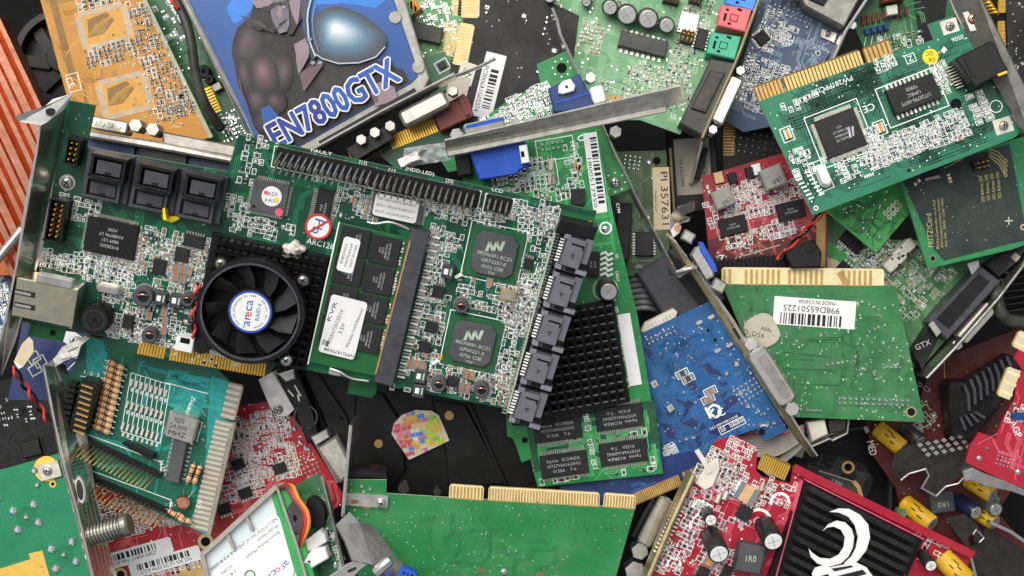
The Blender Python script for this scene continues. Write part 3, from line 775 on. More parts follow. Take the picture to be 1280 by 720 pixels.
# sockets on the right edge
def side_socket(cx, cy):
    a = rad(16.7); R = 4.7
    def at(u, v): return (cx+u*math.cos(a)-v*math.sin(a), cy+u*math.sin(a)+v*math.cos(a))
    def bx(m, u, v, w, h, z0, z1, key, ch=0.): m.box(*at(u, v), w, h, z0, z1, key, R, ch)
    m = t.mb(); bx(m, 1, 0, 34, 47.4, 0, 9, 'plasticgrey', .8); bx(m, -18, 0, 5, 47, 0, 6, 'black')
    o = t.part('drive_socket', m)
    m = t.mb(); bx(m, -2, -2, 24, 36, 9, 10.4, 'socketgrey', .8); bx(m, 0, -13, 15, 2.4, 10.4, 10.46, 'hole'); bx(m, 8, -11, 2, 6, 10.4, 10.48, 'hole'); bx(m, -2, 0, 5, 1.2, 10.4, 10.7, 'plasticgrey'); bx(m, -2, 2, 1.4, 4, 10.4, 10.7, 'plasticgrey')
    bx(m, 14, -6, 10, 36, 6, 8.4+1, 'socketgrey', .6); t.part('port', m, o)
    m = t.mb(); bx(m, 13, 11, 13, 7, 9.2, 9.5, 'hole'); bx(m, 2, 19, 15, 4.6, 9.2, 9.6, 'hole'); t.part('port_opening', m, o)
    m = t.mb(); bx(m, 14, 19, 14, 5.4, 6, 10.6, 'plasticlite', .6); bx(m, 14, 22.6, 14, 1.4, 6, 9.8, 'hole'); t.part('latch', m, o)
    m = t.mb(); bx(m, -14.5, -20, 8, 6.5, 6, 10, 'plasticlite', .6); bx(m, -15, 19.6, 8, 6, 6, 10, 'plasticlite', .6); bx(m, -4, -23.3, 26, 1.3, 8, 9.2, 'hole'); t.part('end_face', m, o)
    m = t.mb()
    for i in range(8): bx(m, -18.5, -13+i*3.9, 6, 1.8, 6, 6.6, 'silk')
    for i in range(12): bx(m, -25, -22+i*4, 6, 1.8, .1, 1.4, 'tin')
    t.part('solder_tails', m, o)
for i in range(5): side_socket(718-14.4*i, 319+48*i)
m = t.mb(); m.poly([(701,274),(748,285),(742,300),(694,291)], 0, 10, 'plastic', None, 1.2); t.part('socket_end', m)
t.lift = 0; m = t.mb(); m.line([(698,272),(634,512)], 1.6, 0, 4, 'silkdim'); t.part('socket_rail', m)
b.line([(700,262),(697,285)], 1, 0, .07, 'silk')
t.hole(713, 275, 2, 3.4); t.hole(737, 279, 2, 3.4, 'gold')
# gold contacts
t.fingers((171,441), (205,448), 17, 9, -1, 'fr4dark', 'gold', .62)
t.fingers((211,449), (331,470), 17, 32, -1, 'fr4dark', 'gold', .6)
b.box(294, 447, 9, 9, .05, .1, 'silk', 0); b.text(294, 447, 'C', 5, 'ink', 0, .13)
m = t.mb(); m.poly([(437,474),(470,480),(468,499),(462,505),(431,499)], -9, -7.5, 'so_mask', 'edgegreen', .5); t.part('board_tab', m)
t.done()
# slot bracket at the left end
m = t.mb(); t.sheet(m, [(51,157,13),(47,190,13),(35,245,13),(22,330,13),(8,400,13),(-3,440,13),(2,470,3),(20,425,1),(40,352,-1),(54,312,-1),(73,196,-1),(85,128,-1)], .8, 'chrome')
br = t.part('slot_bracket', m)
m = t.mb(); t.sheet(m, [(51,157,13.5),(60,152,12),(80,137,8),(92,116,6),(66,124,9),(57,132,11),(18,145,16),(24,152,15)], .8, 'steel'); t.part('bracket_tab', m, br)
m = t.mb(); t.lift = 12; m.poly(ellp_(63, 139, 6, 4), 11.6, 12.4, 'steeldark'); t.lift = 0; t.part('bracket_notch', m, br)
# ================================================================ helpers shared by the other cards
def shell(t, px, py, L, W, rot, z0, z1, key='chrome', inner=None, nuts=True, name='video_connector', flange=True, nr=7, ng=9, label=None):
    """metal plug shell seen from the side or end: flange plate, rounded shell, two hex nuts"""
    m = t.mb()
    if flange: m.rbox(px, py, L+2, W*.42, 2, z0-.4, z1-1.4, 'steel', rot, .5)
    m.rbox(px, py, L, W, min(W, L)*.22, z0, z1, key, rot, 2.2)
    if inner: m.rbox(px, py, L*.86, W*.62, min(W, L)*.15, z1, z1+.08, inner, rot)
    o = t.part(name, m, label=label)
    if nuts:
        a = rad(rot+t.ang)
        for sgn in (-1, 1):
            d = L/2+ng
            m = t.mb(); hexnut(m, px+sgn*d*math.cos(a), py+sgn*d*math.sin(a), nr, z0-.3, z1-.6, 'steel', 15); t.part('hex_nut', m, o)
    return o
def ellp(cx, cy, a, b, rot, n=26):
    c, s_ = math.cos(rad(rot)), math.sin(rad(rot))
    return [(cx+a*math.cos(2*math.pi*i/n)*c-b*math.sin(2*math.pi*i/n)*s_, cy+a*math.cos(2*math.pi*i/n)*s_+b*math.sin(2*math.pi*i/n)*c) for i in range(n)]
# ================================================================ copper heat sink at the left edge
t = T('heat_sink', 'bright copper heat sink with long straight fins at the left edge', 'heat sink', 20, 170, -22, 65, 0, .1)
m = t.mb(); m.poly([(-90,-20),(2,25),(66,160),(70,260),(40,345),(-120,345)], -9, 0, 'copperdeep', None, 1); t.part('base_plate', m)
r = random.Random(4)
for i in range(10):
    d = i*13-1; q = (-.906*d+3, .423*d+26); L = 330
    m = t.mb(); m.line([q, (q[0]+.423*L, q[1]+.906*L)], (5.6, 9.6, 7.2)[i % 3], -1, (6, 8.5, 7)[i % 3], 'copper'); t.part('fin', m)
t = T('metal_tube', 'pale metal tube lying below the copper fins', 'tube', 14, 304, -14, -52)
m = t.mb(); m.tube([(-14,338,0),(10,308,0),(30,284,0)], 5.5, 'steel', 14, 4); t.part('tube_body', m); m = t.mb(); m.tube([(29,286,0),(33,281,0)], 6.6, 'steeldull', 14, 2); t.part('end_ring', m)
# ================================================================ orange circuit board
spec('maskorange', '#bd8434', .42, dust=.14, var=.1, ns=90)
spec('orangelite', '#d09a48', .45, dust=.1, var=.1)
spec('orangebrown', '#8a6a3c', .5, dust=.15, var=.15)
spec('padgrey', '#a6a49c', .45, .3, dust=.2, var=.2)
t = T('orange_circuit_board', 'orange circuit board lying component side down with bare solder pads', 'circuit board', 150, 70, -26, -14, 0, .05)
b = t.board([(46,-16),(172,-16),(263,172),(200,185),(100,190),(84,122)], 'maskorange', 'edgepale')
b.line([(62,-16),(92,100)], 9, 0, .03, 'orangebrown'); b.line([(92,100),(104,108),(112,150)], 4, 0, .03, 'orangebrown')
t.traces(150, 60, 200, 180, 50, 'orangebrown', 7, 1.0, (1, 3), (8, 26)); t.traces(150, 60, 200, 180, 30, 'orangelite', 8, 1.4, (1, 2), (10, 30))
for (x, y) in ((131,33),(156,119)):
    b.box(x, y, 66, 50, .03, .05, 'orangelite', 0)
    for sgn in (-1, 1):
        for i in range(26):
            a = rad(-14); u = -27+i*54/25; v = sgn*22; b.box(x+u*math.cos(a)-v*math.sin(a), y+u*math.sin(a)+v*math.cos(a), 1.25, 7, .05, .09, 'padgrey')
        for i in range(18):
            a = rad(-14); u = sgn*30; v = -17+i*2; b.box(x+u*math.cos(a)-v*math.sin(a), y+u*math.sin(a)+v*math.cos(a), 8, 1.2, .05, .09, 'padgrey')
    b.poly([(x-22,y-8),(x+2,y-18),(x+12,y-8),(x-2,y+10),(x-20,y+14)], .05, .075, 'orangebrown')
    for i in range(6): b.line([(x-22+i*4,y+13-i),(x-10+i*3,y-2-i*2),(x+6+i,y-9-i)], .8, .1, .1, 'orangelite')
    b.rect(x, y, 52, 38, .7, .1, 'silkdim')
t.endkey = 'padgrey'; t.field(140, 66, 70, 26, (7, 6), .85, 3, 'b', .15, (5, 3)); t.field(187, 42, 40, 90, (6.6, 6), .75, 4, 'br', .1, (4, 3)); t.field(215, 110, 50, 70, (6.4, 6), .75, 5, 'br', .1, (4, 3)); t.field(125, 3, 60, 16, (9, 7), .9, 6, 'rb', .5, (7, 4)); t.field(222, 140, 60, 20, (6, 5), .8, 8, 'b', .1, (4, 2.6))
t.vias(195, 80, 90, 170, 150, 'padgrey', 9, (1, 1.8)); t.hole(227, 121, 4, 6, 'padgrey'); b.text(88, 103, 'CE', 8, 'silk', 74); b.rect(92, 103, 15, 22, .8, .07, 'silk', 0)
t.blobs([(180+3.2*i % 60, 30+17*i % 130, 1.6) for i in range(40)], 1.6, .8)
m = t.mb(); m.line([(173,-16),(264,172)], 5, -1.6, .3, 'edgepale'); t.part('board_edge', m)
t.done()
# dark fan behind
t = T('cooling_fan', 'dark round fan housing half hidden between copper and orange board', 'fan', 70, 70, -80)
m = t.mb(); m.ring(75, 70, 50, 58, -8, 0, 'plastic', 40); m.disc(75, 70, 50, -9, -7, 'black', 30); t.part('fan_frame', m)
m = t.mb()
for i in range(7):
    a = rad(i*51); m.line([(75+18*math.cos(a), 70+18*math.sin(a)), (75+48*math.cos(a+.4), 70+48*math.sin(a+.4))], 14, -5, -4.3, 'plastic')
m.cyl(75, 70, 19, -6, -2, 'plastic', 24); t.part('fan_rotor', m)
# ================================================================ green board under the cable
spec('maskdeep', '#1d5a34', .42, dust=.2, var=.2, ns=120, coat=.2); spec('deeptrace', '#4d8a58', .45, dust=.1)
t = T('green_circuit_board', 'narrow green board under a black cable beside the orange board', 'circuit board', 245, 80, -38, 62)
t.board([(172,-14),(236,-14),(330,175),(322,200),(262,190)], 'maskdeep')
t.traces(245, 80, 200, 80, 40, 'deeptrace', 2, 1, (1, 4)); t.vias(250, 80, 200, 60, 40, 'solder', 4)
t.field(215, 30, 60, 30, (9, 8), .5, 1, 'rw', .8)
for q in ((257,91,8),(264,101,6)):
    m = t.mb(); m.cyl(q[0], q[1], q[2], 0, 5, 'plastic', 18); m.disc(q[0], q[1], q[2]*.4, 5, 5.1, 'hole', 10); t.part('jack', m)
t.fingers((256,110), (270,142), 9, 9, -1, 'fr4dark', 'gold', .6, z=0); t.field(290, 158, 40, 26, (7, 6), .8, 3, 'rr', .3)
for q in ((230,25),(273,110)):
    m = t.mb(); m.box(q[0], q[1], 10, 12, 0, 4, 'steeldull', 0, 1); t.part('connector', m)
t.done()
t = T('cable', 'thick black sleeved cable running down beside the blue printed cover', 'cable', 245, 80, -22)
m = t.mb(); m.tube([(205,-20,0),(228,15,2),(240,50,3),(246,95,2),(256,130,0),(272,158,-8)], 6.2, 'capolive', 12, 6); t.part('sleeve', m)
m = t.mb(); m.tube([(211,-10,4),(218,4,5),(226,13,4)], 2.5, 'redwire', 8); t.part('wire', m)
# ================================================================ printed graphics card cover
spec('artblue', '#2d62a8', .3, dust=.3, var=.2, ns=14, coat=.12, hex2='#24407e')
spec('artbright', '#2f7fd6', .3, dust=.3, var=.15, ns=30, coat=.12)
spec('artdark', '#1b171b', .32, dust=.32, var=.3, ns=40, coat=.12, hex2='#2a2529')
spec('artskin', '#7a6068', .32, dust=.25, var=.2, ns=90, coat=.12, hex2='#5a4450'); spec('artskinlite', '#8d7b83', .32, dust=.25, var=.15, ns=90, coat=.12)
spec('artface', '#77727b', .32, dust=.25, var=.2, ns=120, coat=.12, hex2='#544e58')
for i_ in range(9):
    f = i_/8; spec('artsteel%d' % i_, '#%02x%02x%02x' % (int(52+165*f), int(66+158*f), int(80+148*f)), .3, dust=.25, var=.06, ns=60, coat=.12)
spec('artnavy', '#262c78', .3, dust=.15, var=.25, ns=60, coat=.12, hex2='#2b60bc')
spec('rimclear', '#a9a79f', .25, dust=.35, var=.2, coat=.3)
t = T('graphics_card_cover', 'blue printed card cover showing an armoured figure and large lettering', 'card cover', 385, 80, -10, -29, 0, .06)
m = t.mb(); m.poly([(219,-18),(500,-18),(536,98),(530,112),(372,196),(322,184)], -14, -.4, 'rimclear', None, 1.5); t.part('rim', m)
m = t.mb(); m.poly([(229,-16),(487,-16),(521,84),(522,96),(514,104),(370,186),(335,182),(312,166)], -1, 0, 'artblue', None, .8)
z = [.03]
def art(pts, key):
    m.poly(pts, z[0]-.02, z[0], key); z[0] += .025
art([(300,-16),(283,10),(292,30),(303,24),(318,8),(322,-16)], 'artbright'); art([(365,-16),(372,12),(384,30),(396,6),(430,4),(470,10),(487,-4),(484,-16)], 'artbright')
art([(291,52),(297,34),(312,22),(319,-4),(330,-16),(368,-16),(372,14),(384,52),(398,74),(440,80),(476,76),(505,88),(512,102),(370,184),(336,180),(318,160),(305,120),(294,88)], 'artdark')
def hx(a, b_, f): return '#%02x%02x%02x' % tuple(int(int(a[i:i+2], 16)*(1-f)+int(b_[i:i+2], 16)*f) for i in (1, 3, 5))
def grad(cx, cy, a, b_, rot, c0, c1, n=7, sx=-.15, sy=-.2):
    for i in range(n):
        f = i/(n-1); key = 'art_%s_%s_%d' % (c0[1:], c1[1:], i)
        if key not in MT: spec(key, hx(c0, c1, f), .32, dust=.25, var=.1, ns=90, coat=.12)
        art(ellp(cx+sx*a*f, cy+sy*b_*f, a*(1-.82*f), b_*(1-.82*f), rot), key)
grad(311,56,20,32,16,'#1f1a1e','#5e4c54'); grad(306,96,10,26,-8,'#1f1a1e','#5a4850')
grad(352,92,15,27,8,'#1f1a1e','#5f4a50',7,.2,-.1); grad(331,94,18,28,-14,'#241c20','#7d5b60',8)
grad(322,128,13,18,-14,'#1f1a1e','#65505a'); grad(345,128,14,15,-10,'#1f1a1e','#5d4850'); grad(333,152,15,14,0,'#29242c','#54444c')
art([(368,56),(382,48),(386,64),(375,94)], 'artskinlite'); art([(374,92),(398,78),(402,82),(380,110)], 'artskin')
art([(322,-16),(362,-16),(367,6),(366,28),(358,42),(346,40),(334,26),(324,8)], 'artdark')
grad(347,14,15,28,-12,'#4a444c','#7f7a84',8,.25,-.2); art([(322,-16),(334,-16),(336,4),(343,22),(352,40),(342,38),(330,24),(322,6)], 'artdark')
art([(340,4),(358,3),(358,8),(342,9)], 'artdark'); art([(347,26),(359,22),(359,26),(350,31)], 'artdark'); art([(352,8),(357,8),(360,18),(354,19)], 'artsteel5')
art([(361,-16),(376,-2),(380,20),(366,44),(360,44),(364,18)], 'artdark')
pau = [(391,42),(395,21),(412,10),(428,9),(453,19),(474,35),(483,46),(482,58),(470,71),(449,78),(424,79),(403,73),(395,67)]
pq = []
for i in range(len(pau)):
    p0, p1, p2, p3 = pau[i-1], pau[i], pau[(i+1) % 13], pau[(i+2) % 13]
    for j in range(4):
        u = j/4; pq.append(tuple(.5*((2*p1[c])+(p2[c]-p0[c])*u+(2*p0[c]-5*p1[c]+4*p2[c]-p3[c])*u*u+(3*p1[c]-p0[c]-3*p2[c]+p3[c])*u**3) for c in (0, 1)))
for i in range(14):
    f = i/13; c_ = hx('#3b4048', '#56778f', f*2.2) if f < .45 else hx('#56778f', '#e4e9ec', (f-.45)/.55); spec('artp%d' % i, c_, .3, dust=.22, var=.12, ns=70, coat=.12)
    g = 1-.88*f; art([(421+(x-421)*g, 36+(y-36)*g) for x, y in pq], 'artp%d' % i)
m.line([(395,68),(404,74),(424,80),(449,79),(470,72),(482,59)], 1.6, z[0], z[0], 'artsteel6')
z[0] += .03
art([(376,-16),(392,-4),(389,2),(386,25),(388,50),(396,72),(391,76),(384,58),(380,30),(376,6)], 'artsteel0'); m.line([(390,-2),(386,14),(385,26),(387,50),(395,71)], 1.8, z[0], z[0], 'artsteel7'); m.line([(394,8),(391,26),(393,46),(399,66)], 1, z[0], z[0], 'artsteel4'); z[0] += .03
art([(362,2),(376,-2),(376,10),(374,27),(372,32),(366,18)], 'artskinlite'); art([(372,58),(383,52),(387,58),(387,71),(380,84),(374,94),(371,76)], 'artskinlite'); m.line([(403,81),(392,96),(380,113)], 4, z[0], z[0], 'artskin'); z[0] += .03
art([(316,2),(339,-2),(343,4),(332,11),(322,11)], 'artskinlite'); art([(328,10),(344,6),(352,2),(350,8),(336,16)], 'artdark'); art([(339,14),(349,7),(362,13),(363,31),(360,40),(350,43),(346,35),(341,25)], 'artface'); art([(349,8),(353,10),(354,22),(350,24),(347,18)], 'artskinlite'); art([(349,31),(360,24),(359,28),(351,35)], 'artdark'); art([(352,38),(358,37),(356,41),(352,42)], 'artskinlite')
for q in ((392,79),(401,79),(388,50)): art(ellp(q[0], q[1], 3, 2.4, 0, 12), 'artsteel4')
art([(462,108),(480,102),(494,110),(497,124),(482,130),(470,133)], 'artskinlite'); art([(466,112),(472,108),(474,128),(468,130)], 'artskin'); art([(327,136),(338,132),(349,144),(345,160),(332,160)], 'artblue')
m.line([(316,118),(322,128),(330,136)], 1, z[0], z[0], 'artskin'); m.line([(300,100),(304,118),(312,136)], 1.2, z[0], z[0], 'artskin')
for i in range(16): m.line([(302+i*1.6,20+i*.5),(312+i*2,32+i*.6),(326+i*1.6,38-i*.2)], .7, z[0], z[0], 'artskin' if i % 3 == 0 else 'artdark')
z[0] += .03
X, Y = 417, 129
for i in range(12):
    a = rad(i*30); m.text(X+3.1*math.cos(a), Y+3.1*math.sin(a), 'EN7800GTX', 31, 'white', 0, z[0]+.002*i, 176)
for i in range(8):
    a = rad(i*45); m.text(X+1.2*math.cos(a), Y+1.2*math.sin(a), 'EN7800GTX', 31, 'artnavy', 0, z[0]+.06+.002*i, 176)
t.part('printed_panel', m)
m = t.mb(); m.line([(226,-16),(308,150),(318,172)], 3, -1, 1, 'chrome'); m.line([(220,-16),(302,150),(313,176)], 2, -3, -.4, 'chrome'); t.part('clear_edge', m)
m = t.mb(); m.cyl(494, 22, 8, -4, .6, 'rimclear', 14); m.cyl(523, 84, 8, -4, .6, 'rimclear', 14); t.part('corner_post', m)
# ================================================================ boards behind the cover, top
spec('maskolive', '#4b8a55', .45, dust=.35, var=.2, ns=120, hex2='#5f9c66'); spec('olivetrace', '#83b487', .5, dust=.2)
t = T('green_circuit_board', 'green board with tan gold contacts between printed cover and black card', 'circuit board', 535, 40, -34, -14)
b = t.board([(480,-16),(596,-16),(566,76),(560,100),(520,118),(498,40)], 'maskolive')
t.traces(535, 40, 110, 130, 50, 'olivetrace', 2); t.field(545, 20, 50, 50, (8, 7), .7, 5, 'wwc', .5, (5, 3)); t.vias(535, 40, 100, 110, 90, 'solder', 5)
t.fingers((563,-14), (567,20), 16, 9, -1, 'fr4pale', 'finger', .5, z=0); t.fingers((556,28), (554,70), 18, 11, -1, 'fr4pale', 'finger', .5, z=0)
for q in ((512,15,20,18,'maskolive'),(519,11,12,16,'orange')):
    m = t.mb(); m.box(q[0], q[1], q[2], q[3], 0, 7, q[4], -25, 1); t.part('capacitor' if q[4] == 'orange' else 'inductor', m)
t.chip(532, 42, 42, 20, 3, 26, '', 0, (), 0, 3, 'capolive'); b.text(538, 33, '049730', 5, 'silkdim', 20)
t.done()
t = T('green_circuit_board', 'small bright green board corner beside the printed cover', 'circuit board', 535, 75, -26, -30)
b = t.board([(500,36),(512,32),(534,72),(556,64),(568,92),(560,112),(530,122)], 'maskdeep')
t.field(518, 66, 20, 30, (7, 6), .8, 5, 'rw', .5); b.rect(553, 82, 16, 14, 1, .06, 'silk'); t.chip(553, 82, 9, 8, 1, 0, '', 0)
t.done()
# black card with two stickers
spec('blackcard', '#100f0f', .5, dust=.3, var=.25, ns=60)
t = T('black_expansion_card', 'black dusty card with white barcode sticker above the centre', 'circuit board', 645, 55, -24, 14)
b = t.board([(575,-18),(640,-18),(724,20),(714,100),(700,190),(560,190),(563,80),(580,22),(572,18)], 'blackcard', 'black')
t.fingers((578,-16), (577,22), 22, 10, -1, 'fr4pale', 'finger', .52); t.fingers((576,28), (566,80), 18, 14, -1, 'fr4pale', 'finger', .52)
t.blobs([(608,8),(608,16),(658,26,2),(684,22),(683,28),(681,36),(679,43),(693,64,5),(672,90,3)], 2.6, .8); t.vias(640, 40, 130, 120, 30, 'padgrey', 3)
b.box(609, 9, 5, 5, .05, .1, 'silk', 10); b.box(655, 20, 5, 4, .05, .1, 'silk')
t.sticker(611, 107, 26, 82, 0, 'white', ((-8, 6, 'PC0006A1G05074', 6, 58, 90),), ((3, 6, 54, 10, 90),), 1, .1, label='white barcode sticker'); t.sticker(583, 92, 20, 28, 3, 'offwhite', ((-3, -2, 'COM', 3.6, 10, 90), (3, 5, 'NS', 8, 12, 90)), None, 1, .1, label='small square sticker')
t.sticker(572, 112, 26, 34, 0, 'paperdim', (), None, 3, .4, label='crumpled grey film')
t.done()
# ================================================================ dusty pale green sound card
spec('maskpale', '#5a8f62', .55, dust=.45, var=.16, ns=80, hex2='#6da274'); spec('paletrace', '#8fb892', .6, dust=.3); spec('palesilk', '#c3d3b8', .6, dust=.3)
t = T('sound_card', 'dusty pale green sound card with coloured audio jacks', 'circuit board', 790, 70, -22, 14, 0, -.1)
b = t.board([(632,-18),(945,-18),(905,90),(850,168),(800,150),(742,150),(714,100),(724,20),(700,8)], 'maskpale')
t.traces(780, 70, 260, 180, 110, 'paletrace', 3, 1, (1, 5), (8, 36)); t.vias(780, 60, 260, 180, 220, 'solder', 4, (.6, 1.3))
for i in range(9): b.line([(716+i*2,85+i*4),(745+i*2,95+i*4),(790-i,112+i*3),(810-i*2,112+i*3)], 1, .04, .04, 'paletrace')
t.endkey = 'padgrey'; t.field(740, 48, 34, 44, (7, 6), .8, 1, 'wcw', .5, (5, 3), 'palesilk'); t.field(812, 98, 60, 36, (7, 6), .75, 2, 'wrw', .6, (5, 3), 'palesilk'); t.field(862, 60, 40, 130, (7, 6), .75, 3, 'wrb', .5, (5, 3), 'palesilk'); t.field(680, 4, 60, 20, (8, 7), .5, 4, 'rw', .5, (5, 3), 'palesilk'); t.field(760, 4, 90, 14, (8, 7), .5, 6, 'rw', .5, (5, 3), 'palesilk'); t.field(800, 128, 110, 30, (8, 7), .6, 7, 'rcw', .5, (5, 3), 'palesilk')
for (x, y, r_) in ((762,14,10),(783,23,13),(809,28,13),(832,36,10),(687,2,7),(733,8,6),(735,-2,6)):
    t.ecap(x, y-6, r_, 8 if r_ > 8 else 5, 'capolive', (.05, .34))
t.chip(803, 57, 60, 20, 3.4, 0, 'v', 8, (), 0, 3, 'capolive', pl=5); t.chip(876, 50, 14, 26, 2, 0, 'h', 6, (), 0, 3, 'chipdark'); t.chip(860, 30, 24, 28, 1, 0, '', 0, (), 0, 3, 'tin', 'shield_pad')
t.header(858, 48, 3, 3, 5.5, 0, 5, pinkey='gold'); t.header(838, 2, 4, 2, 5, 0, 5, pinkey='golddull'); t.header(868, 2, 3, 2, 5, 0, 5, pinkey='golddull')
spec('jackblue', '#3f86d6', .45, dust=.25, var=.1); spec('jackpink', '#d8686c', .45, dust=.25, var=.1); spec('jackgreen', '#3ea884', .45, dust=.25, var=.1)
for (x, y, key, lb) in ((925,4,'jackblue','blue audio jack'),(915,30,'jackpink','pink audio jack'),(902,64,'jackgreen','green audio jack')):
    m = t.mb(); m.poly([(x-17,y-16),(x+20,y-10),(x+12,y+18),(x-22,y+10)], 0, 10, key, None, 1.4)
    m.box(x-2, y+1, 10, 9, 10, 10.05, 'hole'); m.box(x-2, y+1, 8, 7, 10.05, 10.1, key); m.box(x-13, y, 3, 10, 10, 10.06, 'hole'); m.box(x+5, y-9, 6, 3, 10, 10.06, 'hole', 10); m.box(x-8, y+8, 4, 3, 10, 10.06, 'hole'); m.box(x-10, y-9, 4, 2.5, 10, 10.06, 'hole')
    t.part('audio_jack', m, None, lb)
m = t.mb(); m.poly([(885,80),(918,86),(880,178),(846,160)], 0, 9, 'capolive', None, 2); m.poly([(884,96),(902,99),(878,148),(860,142)], 9, 10.2, 'steeldark', None, 1); t.part('joystick_port', m)
m = t.mb(); m.line([(952,-16),(915,85),(872,182)], 3, -2, 16, 'brass'); t.part('slot_bracket', m)
shell(t, 904, 132, 62, 17, 101, 4, 11, 'tin', nr=6)
t.done()
# ================================================================ blue grey board with white plug, top
spec('maskslate', '#4f617c', .45, dust=.45, var=.18, ns=110, hex2='#3c4d68'); spec('slatelite', '#8b9cb0', .5, dust=.2)
t = T('blue_circuit_board', 'dusty slate blue board with rows of solder dots and bracket', 'circuit board', 985, 75, -32, 21)
b = t.board([(955,-18),(990,-10),(1055,38),(1030,78),(1000,150),(930,165),(905,150),(940,40)], 'maskslate')
t.traces(985, 75, 140, 170, 60, 'slatelite', 3, 1, (1, 4)); t.vias(985, 75, 140, 170, 200, 'silkdim', 3, (.6, 1.3)); t.vias(1010, 60, 30, 24, 60, 'silkdim', 5, (.7, .9), grid=4)
t.blobs(t.grid(990, 18, 9, 2, 6, 7, 0), 1.7, .6); t.blobs([(1008,34,2.5),(1020,68,2.5),(940,60,2.5)])
t.field(955, 110, 70, 70, (7.4, 6.4), .8, 7, 'rwr', .6, (5, 3)); t.field(985, 45, 30, 26, (7, 6), .8, 8, 'wr', .7, (5, 3)); t.field(962, 40, 30, 60, (8, 7), .5, 9, 'wr', .6, (5, 3))
t.chip(952, 48, 16, 16, 1.4, 30, 'q', 6, (), 0, 3, 'chipdark'); b.rect(972, 34, 12, 14, 1, .07, 'silkdim'); t.hole(1022, 67, 2.2, 3.5)
m = t.mb(); m.line([(1090,-16),(1050,44),(1034,80)], 3.5, -3, 12, 'steel'); m.poly([(1026,36),(1046,42),(1042,54),(1025,47)], 0, 1.2, 'steel', None, .4); t.part('slot_bracket', m)
t.screw(1034, 43, 4, 1.2)
m = t.mb(); m.poly([(985,-16),(1078,-16),(1048,40),(1000,14)], 1, 11, 'steeldull', None, 2); m.poly([(1010,-12),(1040,-12),(1022,14),(1000,4)], 11, 12, 'plastic', None, 1)
for i in range(9): m.line([(958+i*7,-4+i*1.5),(962+i*7,-14+i*1.5)], 3.4, 4, 10, 'tin')
t.part('video_connector', m)
m = t.mb(); hexnut(m, 1060, 36, 5.5, 2, 9); t.part('hex_nut', m)
t.done()
# ================================================================ graphics card with pin heat sink and four memory chips
spec('maskvga', '#2a8a48', .38, dust=.12, var=.18, ns=120, coat=.25, hex2='#1f6e3c'); spec('vgatrace', '#57b06c', .45, dust=.1); spec('vgadark', '#174f30', .4, dust=.1, var=.15, coat=.2)
t = T('graphics_card', 'green graphics card with black pin heat sink, four memory chips and blue plug', 'circuit board', 710, 380, -6, -9, 0, .12)
b = t.board([(573,196),(746,160),(765,262),(797,395),(829,592),(672,609),(663,574),(652,578),(646,560),(641,548),(634,545),(632,505)], 'maskvga')
b.poly([(655,520),(818,500),(826,560),(668,590)], 0, .03, 'vgadark')
t.traces(700, 250, 150, 190, 60, 'vgatrace', 2, 1, (1, 4)); t.traces(745, 560, 150, 90, 60, 'vgatrace', 3, 1, (1, 5)); t.vias(720, 380, 180, 420, 180, 'solder', 4, (.6, 1.2))
t.field(655, 220, 80, 40, (7.6, 6.4), .85, 1, 'rwr', .7); t.field(690, 245, 70, 22, (7.6, 6.4), .8, 2, 'rw', .7); t.field(720, 210, 26, 60, (8, 7), .6, 3, 'rw', .7); t.field(705, 553, 60, 12, (8, 7), .6, 5, 'rwr', .7); t.field(785, 545, 60, 10, (8, 7), .7, 6, 'rwr', .7); t.field(795, 590, 56, 10, (10, 8), .6, 7, 'r', .7); t.field(700, 600, 56, 8, (10, 8), .6, 8, 'r', .7); t.field(775, 430, 14, 120, (7, 8), .5, 9, 'w', .7, (4, 3)); t.field(738, 548, 8, 80, (8, 7), .8, 10, 'w', .8, (4, 3)); t.field(815, 560, 10, 60, (8, 8), .4, 11, 'w', .7)
t.blobs(t.grid(691, 182, 5, 2, 6.5, 7, 0), 2.3, .8); b.rect(694, 186, 46, 26, .9, .07, 'silk', 0); b.text(720, 193, 'NVIDIA.', 6, 'silk', 82, .08, 34); b.text(728, 172, '0', 13, 'silk', 80)
t.hole(723, 209, 3, 6, 'golddull'); t.hole(719, 226, 0.5, 4)
m = t.mb(); m.rbox(689, 214, 7, 32, 3, 0, 1, 'tin', 10); m.rbox(688, 206, 7, 14, 3, 1, 4, 'tin', 10, 1); m.rbox(692, 224, 6, 14, 2.5, 1, 3, 'steeldull', 10, 1); t.part('crystal', m); b.line([(684,200),(694,198),(699,230),(689,233),(684,200)], 1, .06, .07, 'silk')
t.chip(722, 246, 17, 20, 2.4, 10, '', 0); t.chip(741, 330, 16, 32, 1.6, 12, '', 0, ('XYZ', '0152'), 90, 3)
for i in range(5): b.line([(750,318+i*6.5),(757,315+i*6.5),(760,319+i*6.5),(766,316+i*6.5)], 2.6, .1, .5, 'white')
t.sticker(744, 216, 17, 100, 1, 'white', ((-5, 12, '1800512950', 4.6, 62, 90),), ((3, 0, 88, 8, 90),), .6, .1, label='long white barcode strip along the board edge')
m = t.mb(); m.box(787, 437, 16, 92, .1, .3, 'white', -1); t.part('blank_label', m)
b.ring(757, 362, 14, 16, .05, .08, 'silkdim'); t.ecap(757, 357, 12, 11, 'capolive', (.03, .1)); b.text(773, 260, 'C194', 4, 'silk', 90); t.blobs([(757,287,5)], 5, .5); b.ring(757, 285, 6, 8, .05, .1, 'silk')
b.text(772, 345, 'U6U1', 4, 'silk', 90); b.text(771, 320, '50', 4, 'silk', 90)
